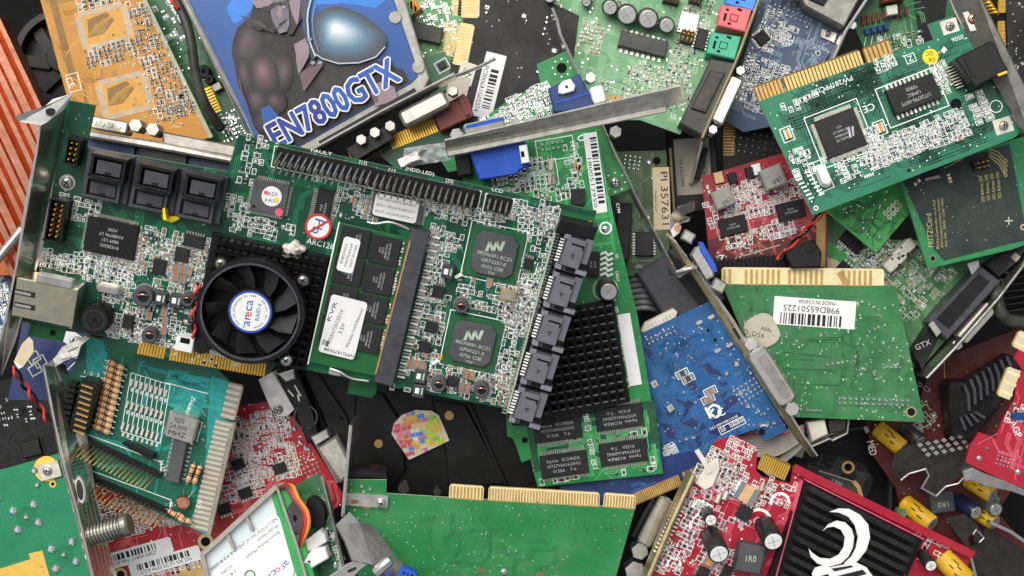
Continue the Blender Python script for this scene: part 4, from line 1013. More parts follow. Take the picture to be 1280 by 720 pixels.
# pin heat sink
m = t.mb(); m.poly([(655,395),(766,372),(787,500),(684,530),(640,530)], .2, 3, 'black', None, 1); hs_ = t.part('heat_sink', m)
m = t.mb()
for i in range(12):
    for j in range(12):
        X, Y = 655+i*10.4+j*1.5, 396+j*10.4-i*1.9
        if X < 786-(500-Y)*.16: m.box(X, Y, 6.6, 2.4, 3, 11.4, 'black', 0, .3); m.box(X, Y, 6.4, 1.7, 11.4, 11.6, 'chipgrey', 0)
t.part('fin', m, hs_)
for (x, y, tx_, tr) in ((697,536,('hynix  KOREA','HY57V641620HG','0132A    T-6'),0),(774,521,('hynix  KOREA','HY57V641620HG','0132A    T-6'),180),(705,580,('hynix  KOREA','HY57V641620HG','0132A    T-6'),0),(779,565,('hynix  KOREA','HY57V641620HG','0132A    T-6'),180)):
    t.chip(x, y, 60, 29, 1.4, 1, 'v', 24, tx_, tr, 4, 'chip', 'memory_chip', pl=5, tfit=42)
t.hole(656, 550, 4, 0)
m = t.mb(); m.poly([(586,186),(656,174),(662,206),(648,212),(647,216),(600,224)], 1, 11, 'bluevga', None, 2); o = t.part('video_connector', m, None, 'blue connector housing')
m = t.mb(); m.box(655, 191, 10, 22, 8, 14, 'white', 0, 1); m.box(653, 191, 4, 7, 14, 14.1, 'hole'); t.part('clip', m, o)
m = t.mb(); m.box(580, 205, 18, 26, 0, 7, 'plastic', 0, 1); t.part('connector', m)
t.lift = 14
m = t.mb(); t.sheet(m, [(558,192,14),(834,135,14),(854,128,16),(850,108,20),(556,176,20)], .8, 'steelmid'); t.lift = 14
m.poly([(558,189),(832,133),(834,140),(560,196)], 14, 15.6, 'steelmid', None, 1.2); br = t.part('slot_bracket', m)
m = t.mb(); m.line([(850,97),(856,129),(846,134)], 2.6, 10, 20, 'chrome'); t.part('bracket_tab', m, br)
m = t.mb(); m.rbox(606, 160, 50, 19, 4, 10, 19, 'chrome', -3, 2); m.poly([(583,156),(629,146),(630,150),(583,161)], 18, 19.3, 'bluevga'); t.part('plug_shell', m, br)
for q in ((571,168),(644,155)):
    m = t.mb(); hexnut(m, q[0], q[1], 8, 12, 18); t.part('hex_nut', m, br)
t.lift = 0
t.done()
m = None
t = T('plastic_film', 'crumpled clear plastic film beside the metal bracket end', 'film', 535, 197, 6)
spec('film', '#b9bbbf', .2, dust=.2, var=.25, ns=500, alpha=.55)
m = t.mb(); r = random.Random(3); vs = []
for j in range(5):
    for i in range(9):
        X, Y = t.p(505+i*7.5, 186+j*6-i*1.2); vs.append((X, Y, r.uniform(0, 4)*MMU))
m.add(vs, [[j*9+i, j*9+i+1, j*9+i+10, j*9+i+9] for j in range(4) for i in range(8)], 'film'); t.part('film_sheet', m)
# ================================================================ second card with blue plug and long edge-on bracket
t = T('graphics_card', 'bright green card edge with blue plug under the long silver bracket', 'circuit board', 720, 140, -9, -25)
b = t.board([(640,122),(676,106),(671,80),(707,64),(733,110),(760,168),(793,234),(761,246),(735,185),(700,190),(560,215),(545,190)], 'maskvga')
t.field(668, 130, 62, 40, (6.6, 5.6), .95, 1, 'wwr', .8, (4.4, 2.8)); t.field(620, 155, 70, 30, (7, 6), .85, 2, 'wr', .8, (4.4, 2.8)); t.hole(702, 85, 6.5, 0)
t.blobs([(702+11*math.cos(rad(a)), 85+11*math.sin(rad(a)), 1.3) for a in range(0, 360, 45)], 1.3, .2, 'silk'); t.blobs([(769+12*math.cos(rad(a)), 228+12*math.sin(rad(a)), 1.2) for a in range(0, 360, 45)], 1.3, .2, 'silk'); t.screw(769, 228, 7)
m = t.mb(); m.poly([(685,114),(723,96),(741,132),(740,140),(692,144)], 0, 9, 'bluedark', None, 1.5); m.line([(694,132),(736,120)], 2, 9, 9.3, 'bluevga'); o = t.part('video_connector', m, None, 'blue connector housing')
m = t.mb(); m.poly([(697,112),(702,106),(712,103),(718,112),(716,118),(703,122),(697,121)], 9, 11, 'white', None, 1); m.box(707, 113, 3, 3, 11, 11.1, 'hole'); t.part('clip', m, o)
m = t.mb(); m.line([(690,13),(696,28),(700,46),(714,76),(745,142),(768,196),(800,260),(843,340),(874,333)], 3.2, -7, 6, 'chrome'); t.part('slot_bracket', m)
for (x, y, s_) in ((737,100,12),(768,167,13)):
    m = t.mb(); hexnut(m, x, y, s_*.6, 0, 8); t.part('hex_nut', m)
m = t.mb(); m.rbox(746, 122, 17, 22, 4, 0, 9, 'white', 10, 2); t.part('plug_shell', m)
m = t.mb()
for i in range(3): m.box(760+i*6, 122+i*1.4, 4.5, 8, 0, .6, 'golddull', 30)
t.part('contact_pad', m)
t.done()
# ================================================================ double socket bracket and gold-edged card below it
t = T('connector_bracket', 'narrow silver slot bracket carrying a metal plug shell beside the lettering', 'bracket', 510, 130, -2, -27)
m = t.mb(); m.line([(395,188),(480,141),(569,95)], 5, -6, 6, 'chrome'); m.line([(569,96),(600,84),(619,74)], 3.6, 0, 3, 'chrome'); t.part('bracket_plate', m)
m = t.mb(); m.line([(400,180),(520,113)], 6, -7, 2, 'black'); t.part('seal_strip', m)
m = t.mb(); m.rbox(530, 136, 64, 22, 6, -8, 2, 'steelmid', 0, 3.5); t.part('plug_shell', m)
for q in ((566,114),(488,158),(469,166),(452,175)):
    m = t.mb(); hexnut(m, q[0], q[1], 7, -6, 2, 'steelmid'); t.part('hex_nut', m)
m = t.mb(); m.poly([(430,185),(482,155),(492,172),(445,200)], -12, -3, 'plastic', None, 1); t.part('socket_body', m)
spec('brownplug', '#6e2a24', .45, dust=.3, var=.2)
t = T('expansion_card', 'narrow card edge with gold contacts and dark red plug', 'circuit board', 540, 160, -16, -25)
t.board([(470,190),(550,150),(600,150),(590,180),(500,215)], 'maskdeep')
t.fingers((548,163), (490,186), 18, 19, 1, 'fr4dark', 'gold', .66, z=0); t.fingers((478,190), (440,205), 18, 12, 1, 'fr4dark', 'golddull', .6, z=0)
m = t.mb(); m.poly([(540,144),(580,120),(588,128),(593,148),(552,167)], 0, 8, 'brownplug', None, 1.5); m.poly([(573,126),(578,124),(588,146),(583,148)], 8, 9, 'brownplug', None, .4); t.part('plug', m); m = t.mb(); m.box(512, 200, 30, 14, 0, 5, 'tin', 0, 2); t.part('socket', m)
t.done()
# ================================================================ parallel port card under the top edge of the controller
t = T('port_card', 'card with silver bracket and round hex nuts along the controller top edge', 'circuit board', 190, 180, 3, 8)
spec('maskinkblue', '#39496b', .45, dust=.25, var=.2)
t.board([(112,172),(180,180),(300,204),(300,230),(110,215)], 'maskinkblue')
m = t.mb(); m.poly([(110,164),(210,180),(296,198),(296,206),(208,190),(110,173)], 0, 8, 'steelmid', None, 2.5); m.poly([(206,166),(300,184),(300,199),(208,182)], 0, 6, 'steeldull', None, 2); t.part('slot_bracket', m)
m = t.mb(); m.rbox(143, 159, 48, 16, 4, 0, 9, 'tin', 2, 2); o = t.part('plug_shell', m)
for i in range(4): 
    m = t.mb(); m.disc(125+i*10, 156+i*1.5, 4, 9, 9.4, 'steel', 10); t.part('rivet', m, o)
for q in ((177,160),(198,165)):
    m = t.mb(); hexnut(m, q[0], q[1], 8.5, 0, 10, 'steelmid'); t.part('hex_nut', m)
m = t.mb(); m.box(140, 185, 60, 16, 0, 2, 'maskinkblue', 0, .5); m.box(205, 195, 60, 14, 0, 2, 'plastic', 0, .5); t.part('cover_plate', m)
t.done()
# ================================================================ things in the dark gap right of the graphics card
spec('maskmoss', '#41553a', .48, dust=.3, var=.2, ns=120); spec('mosstrace', '#6a8060', .5, dust=.2)
t = T('green_circuit_board', 'dull moss green board carrying a cream serial number sticker', 'circuit board', 800, 260, -36, 0)
b = t.board([(750,190),(833,188),(838,345),(770,345)], 'maskmoss')
t.traces(800, 260, 80, 140, 30, 'mosstrace', 2, 1.2, (1, 3)); t.blobs(t.grid(790, 203, 4, 4, 6, 5, 8), 2, .6); t.blobs([(811,203,4.5),(815,223,2.5),(810,272,4)]); t.hole(821, 201, 5)
t.sticker(827, 248, 21, 78, -2, 'papercream', ((4, 0, 'PI 357631', 9, 66, 90), (-7, 4, 'Faqmal Guan', 3, 26, 90)), None, .8, .1, label='cream sticker with a dark serial number')
m = t.mb(); m.box(778, 290, 18, 70, 0, 6, 'plastic', 4, 1); t.part('socket', m); t.chip(805, 305, 22, 30, 2, 0, 'h', 8)
m = t.mb(); m.line([(837,186),(843,275)], 2, -3, 3, 'brass'); t.part('edge_strip', m)
t.done()
t = T('metal_case', 'dark metal case with a faded grey text label', 'case', 866, 215, -48, -4)
m = t.mb(); m.box(868, 210, 60, 110, -10, 0, 'plastic', 0, 2); t.part('case_body', m)
t.sticker(866, 208, 44, 70, 0, 'paperdim', ((-14, 8, '30002757 V1', 4, 34, -90), (2, 18, 'U', 6, 6, -90), (14, 8, 'Card Swa', 6, 34, -90)), None, .8, .1)
m = t.mb(); m.line([(880,150),(872,190),(862,230)], 3, 0, 8, 'chrome'); m.box(876, 205, 6, 40, 0, 4, 'black', 20); t.part('spring_clip', m)
t = T('expansion_card', 'dark card with dull gold edge standing beside the faded label', 'circuit board', 915, 175, -40, 10)
t.board([(900,140),(930,145),(990,160),(985,210),(905,215)], 'black', 'black'); t.fingers((905,150), (905,195), 14, 12, -1, 'fr4dark', 'golddull', .5, z=0); t.blobs(t.grid(945, 180, 8, 4, 8, 8, 0), 1.4, .5); t.done()
spec('cablegrey', '#8d8d90', .5, dust=.3, var=.15)
t = T('flat_plug', 'black cable plug with grey ribbed strain relief above the blue board', 'plug', 840, 360, -40, 50)
m = t.mb(); m.poly([(792,342),(842,309),(902,372),(896,382),(832,404)], 0, 14, 'plasticgrey', None, 3); m.poly([(830,315),(846,326),(852,340),(832,345)], 14, 14.1, 'black'); m.poly([(838,343),(858,335),(896,376),(870,384)], 13.9, 14.2, 'plastic'); t.part('plug_body', m)
for i in range(8):
    m = t.mb(); m.tube([(783+i*1.2,338+i*7,-4+i*.4),(797+i*1.2,334+i*7.2,4),(812+i*1.6,336+i*7.4,-2)], 3.4, 'cablegrey', 8, 4); t.part('relief_ring', m)
# ================================================================ blue graphics card, solder side up, with its bracket
spec('maskblue', '#17568f', .38, dust=.2, var=.14, ns=90, coat=.25, hex2='#134a80'); spec('bluedeep', '#162c5c', .4, dust=.12, var=.15, coat=.2); spec('bluetrace', '#25669f', .4, dust=.1)
t = T('graphics_card', 'blue graphics card showing bright solder points, bracket with two plugs', 'circuit board', 885, 480, -17, -26, .05, .03)
b = t.board([(797,419),(888,376),(985,538),(956,551),(946,536),(905,550),(908,572),(860,592),(770,616),(735,600),(760,436)], 'maskblue', 'bluedeep')
for q in ([(803,432),(850,410),(870,440),(905,470),(925,500),(900,520),(880,505),(858,480),(830,470),(815,455)],[(815,500),(850,490),(868,505),(850,530),(825,540),(800,530)],[(790,560),(870,520),(925,515),(930,530),(850,570),(790,600)]): b.poly(q, 0, .03, 'bluedeep')
b.poly([(842,448),(862,446),(885,465),(900,480),(905,492),(890,490),(868,470)], .03, .05, 'maskblue'); b.poly([(861,425),(870,422),(882,440),(873,445)], .03, .05, 'maskblue')
t.traces(880, 490, 180, 180, 80, 'bluetrace', 4, 1, (2, 6), (12, 40)); t.traces(860, 440, 90, 60, 30, 'bluetrace', 5, .9, (2, 5)); t.vias(870, 480, 180, 200, 170, 'solder', 6, (.7, 1.5)); t.vias(860, 450, 40, 60, 30, 'copper', 7, (.7, 1.2))
t.blobs(t.grid(826, 419, 7, 2, 6, 6, 0), 2.2, .8)
for (x, y) in ((874,403),(889,396),(897,438),(912,431)):
    m_ = b; m_.rbox(x, y, 10, 5.6, 2.7, 0, .8, 'solder', -2, .8, n=3)
t.blobs([(921,455,5),(908,467,4),(938,466,3),(925,491,4),(935,508,4),(958,532,4),(948,513,3),(814,503,3),(951,532,4),(968,529,3),(951,518,2.4),(945,516,2.4),(956,517,2.4),(960,511,2.4)], 3, 1)
t.blobs(t.grid(937, 487, 4, 7, 6.2, 6, 84), 2.1, .6, 'solder')
for q in ((885,413),(894,425)): t.hole(q[0], q[1], 2)
for (x, y) in ((818,480),(838,510)): b.box(x, y, 9, 9, .02, .5, 'solder', -5, .6); b.box(x+1, y, 3, 4, .5, .55, 'steeldull')
for (x, y, r_) in ((853,467,0),(860,473,0),(888,489,0),(885,499,0)): t.smd(x, y, 12, 6, r_, 'c' if x > 870 else 'b', .9); b.rect(x, y, 16, 9, .9, .06, 'silk')
t.hole(952, 540, 4, 6, 'bluedeep')
b.ring(893, 514, 6, 9, .05, .09, 'silk', 24, 0, -120, 150); b.box(885, 516, 3, 15, .05, .09, 'silk', 0); b.line([(886,518),(892,511)], 2.4, .05, .09, 'silk'); b.line([(886,516),(895,522)], 2.4, .05, .09, 'silk'); b.text(901, 515, 'C', 10, 'silk', 0, .09)
b.text(905, 528, 'KCC-REM-MSB-C15100', 3, 'silk', 0, .09, 38); b.rect(915, 532, 34, 9, .8, .07, 'silk'); t.field(916, 532, 32, 8, (7, 5), .9, 3, 'w', .8, (4, 3)); t.field(838, 562, 18, 14, (6, 4), 1, 5, 'w', .6, (5, 2)); b.text(845, 577, 'x', 6, 'silk'); t.blobs([(858,549,3),(866,547,3),(850,512,1.5)]); b.line([(780,578),(820,570)], .8, .06, .06, 'silk')
m = t.mb(); m.poly([(801,414),(806,404),(842,386),(847,390),(845,397),(805,418)], -10, -1, 'offwhite', None, 1)
o = t.part('socket', m)
m = t.mb()
for i in range(8): m.box(811+i*4.4, 408-i*2.2, 1.4, 4, -1, -.5, 'steel', 0)
t.part('socket_contacts', m, o)
m = t.mb(); t.sheet(m, [(833,292,10),(844,304,10),(870,340,10),(888,362,10),(916,402,10),(945,452,10),(1000,540,9),(1020,570,8),(1014,572,4),(992,545,2),(935,455,2),(905,408,2),(876,360,2),(860,338,2),(838,306,2)], .8, 'brass')
t.lift = 10; m.line([(833,292),(844,304),(888,362),(916,402),(950,460),(1004,546),(1021,570)], 3.4, 8, 11, 'chrome'); m.poly([(842,342),(874,323),(877,330),(850,348)], 5, 6, 'steeldull'); br = t.part('slot_bracket', m)
m = t.mb(); t.sheet(m, [(838,269,12),(846,260,16),(867,252,22),(867,264,20),(857,268,17),(854,271,16),(862,273,15),(861,277,14),(844,281,11),(837,290,9)], .8, 'chrome'); m2 = t.mb(); t.lift = 12; m2.poly([(837,287),(846,277),(852,282),(850,291),(841,298)], 9, 12, 'steel', None, 1); m2.disc(847, 285, 4.5, 12, 12.6, 'copper', 14); t.part('bracket_tab', m, br); t.part('bracket_foot', m2, br)
for q in ((860,296,8),(898,357,9)):
    m = t.mb(); m.rbox(q[0], q[1], q[2]*1.9, q[2]*1.7, 2, 8, 15, 'chrome', 58+26-30, 2); t.part('hex_nut', m, br)
m = t.mb(); m.poly([(862,319),(868,309),(875,307),(893,338),(892,346),(881,351)], 8, 15, 'chrome', None, 2.4); o = t.part('plug_shell', m, br)
m = t.mb(); m.poly([(872,302),(878,303),(894,331),(896,339),(891,341),(874,313)], 13, 16, 'bluevga', None, .8); t.part('plug_face', m, o); t.lift = 0
t.lift = 10; o = shell(t, 964, 470, 76, 26, 84, 2, 13, 'chrome', None, True, nr=9, ng=10, label='wide silver plug shell')
m = t.mb(); m.rbox(967, 470, 62, 12, 5, 13, 13.2, 'steeldull', 84); t.part('plug_face', m, o)
m = t.mb(); m.rbox(913, 401, 16, 3.4, 1.5, 9, 9.3, 'black', 84); m.rbox(921, 417, 16, 3.4, 1.5, 9, 9.3, 'black', 84); t.part('slot_opening', m, br); t.lift = 0
t.done()
# ================================================================ green card with serial sticker
spec('maskleaf', '#347d46', .42, dust=.4, var=.18, ns=70, coat=.2, hex2='#25633a'); spec('leaftrace', '#2a6538', .45, dust=.2)
t = T('expansion_card', 'green card lying face down with large white serial sticker and gold edge', 'circuit board', 1030, 435, -20, 2, .03, .05)
b = t.board([(902,354),(1119,357),(1156,528),(960,520),(930,420)], 'maskleaf', 'edgepale')
t.traces(1030, 450, 220, 150, 70, 'leaftrace', 3, 1, (1, 4), (10, 40)); t.traces(1010, 365, 200, 14, 24, 'leaftrace', 4, .9, (1, 2), (4, 14)); t.vias(1030, 450, 230, 160, 260, 'silkdim', 5, (.7, 1.5))
t.blobs(t.grid(1092, 502, 13, 2, 7.2, 6.5, 0), 2.8, 1); t.blobs(t.grid(1017, 513, 5, 1, 4.6, 5, 0), 2.3, .9); t.blobs(t.grid(1117, 459, 4, 1, 6, 5, 0), 2.4, .7); t.blobs([(975,418,2.5),(983,417,2.5),(977,425,2.5),(1087,415,2.5),(1094,411,2.5),(1072,430,2.3),(1090,428,2.2),(1116,426,2.5),(1100,439,2),(1068,452,2.5),(1089,453,2.5),(1092,465,2.5),(1070,462,2),(1034,456,2.5),(1041,455,2.5),(1046,430,2),(1060,436,2),(1024,417,2),(1032,416,2),(1035,420,2),(1081,462,2.5),(1093,469,2),(1072,470,2.2)], 2, .7)
for (p, q) in (((975,440),(1035,446)),((1000,450),(1017,450)),((980,461),(1040,462)),((990,480),(1050,482)),((992,470),(992,500))): b.line([p, q], 1.2, .04, .04, 'vgadark')
for (x, y, w_, h_) in ((1050,443,22,26),(1010,472,30,18)): b.rect(x, y, w_, h_, 1, .05, 'leaftrace')
t.hole(1139, 515, 5, 7, 'brass'); b.box(1088, 399, 22, 8, .03, .05, 'leaftrace')
t.sticker(1018, 391, 102, 35, 2, 'white', ((2, -13, 'MADE IN CHINA', 5, 46, 180), (-4, -4, '998D65501225', 7.6, 70, 180)), ((-2, 9, 80, 14, 0),), .8, .1, label='white barcode sticker printed upside down')
t.sticker(952, 414, 42, 40, 60, 'paperdim', ((0, -6, 'Alda', 5, 14, -50), (-2, 10, 'D_D56', 6, 26, -50)), None, 14, .6, label='curling grey round sticker')
t.fingers((902,355), (1105,357), 21, 30, -1, 'fr4pale', 'golddull', .5, miss=.3, seed=2)
m = t.mb(); m.line([(1049,340),(1059,356)], 8, .05, .1, 'golddull'); t.part('contact_stain', m)
t.done()
# ================================================================ red graphics card behind the network card
spec('maskred', '#9c2233', .4, dust=.22, var=.18, ns=100, coat=.2, hex2='#84182a'); spec('maskdarkred', '#571d20', .45, dust=.3, var=.2, ns=100); spec('redtrace', '#c0505c', .45, dust=.1)
t = T('graphics_card', 'dark red graphics card with two grey cube coils behind the network card', 'circuit board', 955, 265, -30, -14, .05, .06)
b = t.board([(877,221),(1010,182),(1034,262),(1034,334),(888,334)], 'maskred')
b.poly([(884,300),(1030,265),(1034,334),(888,334)], 0, .03, 'maskdarkred')
t.traces(950, 270, 140, 110, 40, 'redtrace', 2, 1, (1, 4)); t.field(935, 250, 70, 50, (7.4, 6.2), .9, 1, 'wwr', .7, (5, 3)); t.field(985, 240, 50, 30, (7.4, 6.2), .8, 2, 'wwr', .7, (5, 3)); t.field(950, 292, 90, 26, (8, 6.6), .7, 3, 'wr', .7, (5, 3)); t.field(890, 260, 20, 60, (9, 8), .5, 4, 'wr', .7, (5, 3)); t.field(985, 290, 50, 14, (8, 6.6), .7, 6, 'wr', .7, (5, 3)); t.vias(950, 265, 140, 120, 120, 'silkdim', 3, (.6, 1.1)); t.vias(920, 312, 60, 20, 30, 'solder', 9, (1, 1.8))
spec('coilgrey', '#8e8d86', .5, dust=.2, var=.1)
for (x, y, s_, tx_) in ((902,248,25,'1R0'),(964,222,28,'1R6')):
    m = t.mb(); m.box(x, y, s_, s_*.94, 0, 9, 'coilgrey', -8, 2.4); m.text(x+4, y+4, tx_, 6, 'ink', 155, 9.05); t.part('inductor', m)
t.chip(916, 282, 34, 22, 1.5, 0, '', 0, ('hynix', 'HY5DU28'), 0, 2.6, 'chipdark'); t.chip(988, 263, 34, 22, 1.5, 0, '', 0, ('hynix', 'HY5DU28'), 0, 2.6, 'chipdark'); b.rect(916, 282, 40, 28, 1, .07, 'silkdim')
for (x, y, k_) in ((898,222,'tanpale'),(915,223,'chipdark'),(937,216,'chipdark'),(945,212,'white')):
    m = t.mb(); m.box(x, y, 11, 14, 0, 2.4, k_, 0, .8); t.part('capacitor', m)
b.line([(912,325),(975,306)], 1, .06, .06, 'silkdim'); b.text(902, 323, 'Z', 9, 'silk', 10)
m = t.mb(); m.poly([(890,326),(1000,316),(1022,330),(1020,345),(890,345)], -2, 4, 'black', None, 1)
for i in range(22): m.line([(893+i*5.6,322-i*.4),(894+i*5.6,340)], 2, 4, 6, 'plastic')
t.part('heat_sink', m)
m = t.mb(); m.box(1026, 300, 11, 66, -1.6, .1, 'fr4', 14)
for i in range(24): m.box(1027, 270+i*2.6, 9, 1.2, .1, .2, 'golddull', 14)
t.part('edge_connector', m)
t.done()
t = T('fan_cable', 'twisted red and black wires running over the red card corner', 'cable', 1000, 300, -18)
for ph, key in ((0, 'redwire'), (math.pi, 'black')):
    m = t.mb(); m.tube([(1028-4.4*i+1.6*math.cos(ph+i*.9), 266+4.6*i+1.6*math.sin(ph+i*.9), 2*math.sin(ph+i*.9)) for i in range(14)], 1.6, key, 7, 3); t.part('wire', m)
t = T('power_plug', 'small black plug block below the red card wires', 'plug', 1000, 322, -24, -30)
m = t.mb(); m.poly([(975,316),(1012,300),(1022,316),(1020,334),(985,336)], 0, 9, 'plastic', None, 2); m.disc(1006, 311, 5, 9, 10, 'black', 14); t.part('plug_body', m)
# ================================================================ network card
spec('masknic', '#176849', .36, dust=.1, var=.14, ns=90, coat=.3, hex2='#1c7a58'); spec('nicdark', '#104d37', .36, dust=.08, var=.12, coat=.25)
t = T('network_card', 'teal green network card with yellow round sticker and gold edge, upper right', 'circuit board', 1105, 150, 6, -21, .03, -.04)
b = t.board([(948,126),(1118,66),(1168,49),(1160,30),(1190,20),(1210,42),(1276,165),(1268,172),(1016,269)], 'masknic', 'edgepale')
t.traces(1100, 150, 310, 150, 130, 'nicdark', 2, 1.6, (1, 5), (12, 44)); t.traces(1050, 112, 120, 40, 40, 'nicdark', 5, 1.4, (2, 6), (8, 26)); t.vias(1100, 150, 310, 150, 130, 'silk', 3, (.6, 1.1))
b.poly([(1060,105),(1085,98),(1092,112),(1072,124)], 0, .03, 'nicdark'); b.poly([(1210,110),(1240,98),(1262,150),(1225,165)], 0, .03, 'nicdark')
t.field(1130, 180, 90, 34, (7, 5.6), .97, 1, 'wwb', .9, (4.6, 3)); t.field(1188, 160, 50, 40, (7, 6), .85, 2, 'wr', .8, (4.6, 3)); t.field(1000, 205, 36, 40, (8, 7), .7, 3, 'wr', .8, (5, 3)); t.field(1080, 205, 70, 30, (7.4, 6.4), .8, 4, 'wr', .85, (5, 3)); t.field(1110, 80, 34, 24, (8, 7), .8, 5, 'wr', .85, (5, 3)); t.field(1180, 98, 26, 40, (9, 6.4), .9, 6, 'w', .9, (6, 3)); t.field(1226, 135, 26, 44, (14, 8), .9, 7, 'w', .95, (9, 4)); t.field(1004, 130, 60, 18, (10, 8), .5, 8, 'wr', .8, (6, 3)); t.field(1055, 190, 60, 14, (7, 6), .5, 10, 'w', .8, (5, 3)); t.field(1087, 172, 40, 24, (7.4, 6), .8, 11, 'wr', .85, (5, 3))
b.text(1040, 107, 'PW281PPCI30', 6.4, 'silk', 180, .08, 54); b.text(1086, 135, 'CE', 9, 'silk', 180); b.text(1197, 48, '0506', 5.5, 'silk', 180); b.text(1178, 64, '04V-0', 3.4, 'silk', 180); b.poly([(1176,63),(1180,58),(1184,62),(1180,67)], .05, .08, 'silk')
b.rect(1138, 73, 12, 11, .9, .07, 'silk'); b.text(1138, 73, 'Z', 7, 'silk')
t.chip(1050, 167, 52, 50, 1.5, 0, 'q', 26, ('0605C30', 'KFMB041', 'IP100A LF', 'IC+'), 180, 3.2, 'chipdark', pl=5); b.rect(1050, 167, 70, 68, 1.1, .07, 'silk')
b.poly([(1058,160),(1061,159),(1064,172),(1061,173)], 1.5, 1.56, 'chiptext'); b.poly([(1063,159),(1066,158),(1067,170),(1065,171)], 1.5, 1.56, 'chiptext')
t.chip(1140, 119, 62, 33, 3.2, 0, 'v', 10, ('UT20795-00TS', 'UMEC', '*0905'), 180, 4.6, 'chipdark', pl=6, tfit=38); b.rect(1140, 122, 78, 52, 1.2, .07, 'silk')
t.sticker(1163, 71, 20, 20, 0, 'yellow', ((0, -4, 'QC', 5, 9, 200), (0, 4, 'OK', 5, 9, 200)), None, 9.9, .1, label='round yellow inspection sticker')
for (x, y, s_) in ((1187,33,21),(1254,157,23)):
    b.box(x, y, s_, s_*.84, .04, .1, 'tin', 4); t.screw(x, y, 6, .1, 'tin')
t.hole(1195, 130, 7)
m = t.mb(); m.rbox(1028, 220, 15, 30, 7, 0, 1, 'tin', -2); m.rbox(1028, 220, 12, 26, 5.9, 1, 4.4, 'white', -2, 1.5); t.part('crystal', m); b.rect(1026, 220, 20, 38, 1, .07, 'silk', -2)
for i in range(7):
    for u in (0, 1): b.box(996+i*3+u*13-(0), 220+i*4.6-u*5, 7, 2, .05, .1, 'silk', 0)
for (x, y) in ((984,168),(1100,160)): t.smd(x, y, 8, 12, 0, 'y', 1.3); b.rect(x, y, 14, 18, 1.1, .07, 'silk')
t.smd(1199, 174, 9, 4, 0, 'o', .9); b.ring(1245, 133, 7, 8, .06, .09, 'silk')
t.chip(1083, 212, 14, 12, .3, 0, 'v', 5, (), 0, 3, 'masknic', pl=4, pinkey='silk', name='solder_pad', dot=False); t.hole(1020, 260, 1.6, 3, 'silk'); t.hole(1136, 213, 1.6, 3, 'nicdark')
t.lift = 6
m = t.mb(); m.poly([(1190,76),(1234,54),(1256,90),(1215,112)], 0, 11, 'plastic', None, 1.5); m.poly([(1205,72),(1216,98),(1211,100),(1200,75)], 11, 11.6, 'black'); o = t.part('network_socket', m)
m = t.mb()
for i in range(8): m.box(1190+i*1.9, 82+i*3.5, 10, 1.5, 0, 2.5, 'tin', 0)
t.part('socket_pins', m, o)
m = t.mb(); m.box(1248, 95, 12, 3, 11, 11.3, 'gold', 0); t.part('shield_spring', m, o)
t.lift = 0
for i, (p, q, n) in enumerate((((948,126),(981,114),7),((984,113),(1080,79),22),((1084,78),(1117,66),6))): t.fingers(p, q, 19, n, -1, 'fr4dark', 'finger' if i == 1 else 'golddull', .62)
m = t.mb(); t.sheet(m, [(1180,-18,0),(1218,-18,9),(1300,148,9),(1296,192,6),(1278,170,1),(1212,50,0),(1196,22,0)], .8, 'steeldull'); br = t.part('slot_bracket', m)
t.screw(1213, 26, 7, 3.2, 'copper'); t.screw(1278, 152, 6, 3.2, 'tin')
m = t.mb(); m.poly([(1200,18),(1222,14),(1230,38),(1210,42)], 3.1, 3.6, 'tin', None, .3); t.part('bracket_pad', m, br)
t.done()
# ================================================================ boards behind the network card
t = T('green_circuit_board', 'dark green board with rows of small resistors above the network card', 'circuit board', 1120, 25, -30, -12)
b = t.board([(1062,22),(1095,-16),(1200,-16),(1185,60),(1160,80),(1085,70)], 'maskdeep')
b.poly([(1140,-10),(1185,-10),(1178,50),(1150,56)], .0, .03, 'black'); t.traces(1120, 30, 90, 70, 30, 'deeptrace', 2, 1, (1, 3)); t.field(1120, 55, 70, 24, (8, 7), .7, 2, 'wr', .3)
for i in range(8):
    x, y = 1077+i*6.6+(8 if i > 4 else 0), 27-i*1.7
    m = t.mb(); X, Y = t.p(x, y); m.lathe((X-.0002, Y-.0016, .0012), (.25, 1, 0), [(1.6, 0), (2.2, .5), (1.9, 1.2), (1.9, 2.4), (2.2, 3.1), (1.6, 3.6)], 'brownplug', 8); t.part('resistor', m)
for i in range(4):
    m = t.mb(); m.box(1082+i*8, 41-i*2, 5, 8, .1, 3, 'bluedark', 0, 1); t.part('capacitor', m); b.line([(1083+i*8,45-i*2),(1080+i*8,58)], 1, .1, .3, 'tin')
for i in range(5): b.line([(1110+i*7,32-i*2),(1113+i*7,50)], 1, .1, .4, 'tin')
m = t.mb(); m.poly([(1098,8),(1128,2),(1120,-10),(1100,-6)], 0, 8, 'brownplug', None, 1.5); m.poly([(1104,10),(1118,8),(1119,20),(1106,22)], 0, 5, 'offwhite', None, 1); t.part('plug', m)
t.done()
t = T('black_expansion_card', 'black card with narrow gold edge in the top right corner', 'circuit board', 1265, 40, -24, 84)
b = t.board([(1256,-18),(1300,-18),(1300,140),(1262,110)], 'blackcard', 'black'); t.fingers((1256,0), (1256,16), 9, 10, 1, 'fr4dark', 'gold', .5, z=0); t.fingers((1255,26), (1257,70), 9, 26, 1, 'fr4dark', 'gold', .5, z=0)
t.blobs([(1266,18,2),(1268,27,2),(1274,5,3),(1272,45,1.6),(1278,80,3.4),(1270,68,2)], 2, .8); b.text(1270, 84, 'J1', 6, 'silk', -60); t.vias(1270, 60, 120, 40, 30, 'solder', 2); t.done()
t = T('gold_coil', 'wound golden wire coil at the top right bracket', 'coil', 1226, 12, -20, 40)
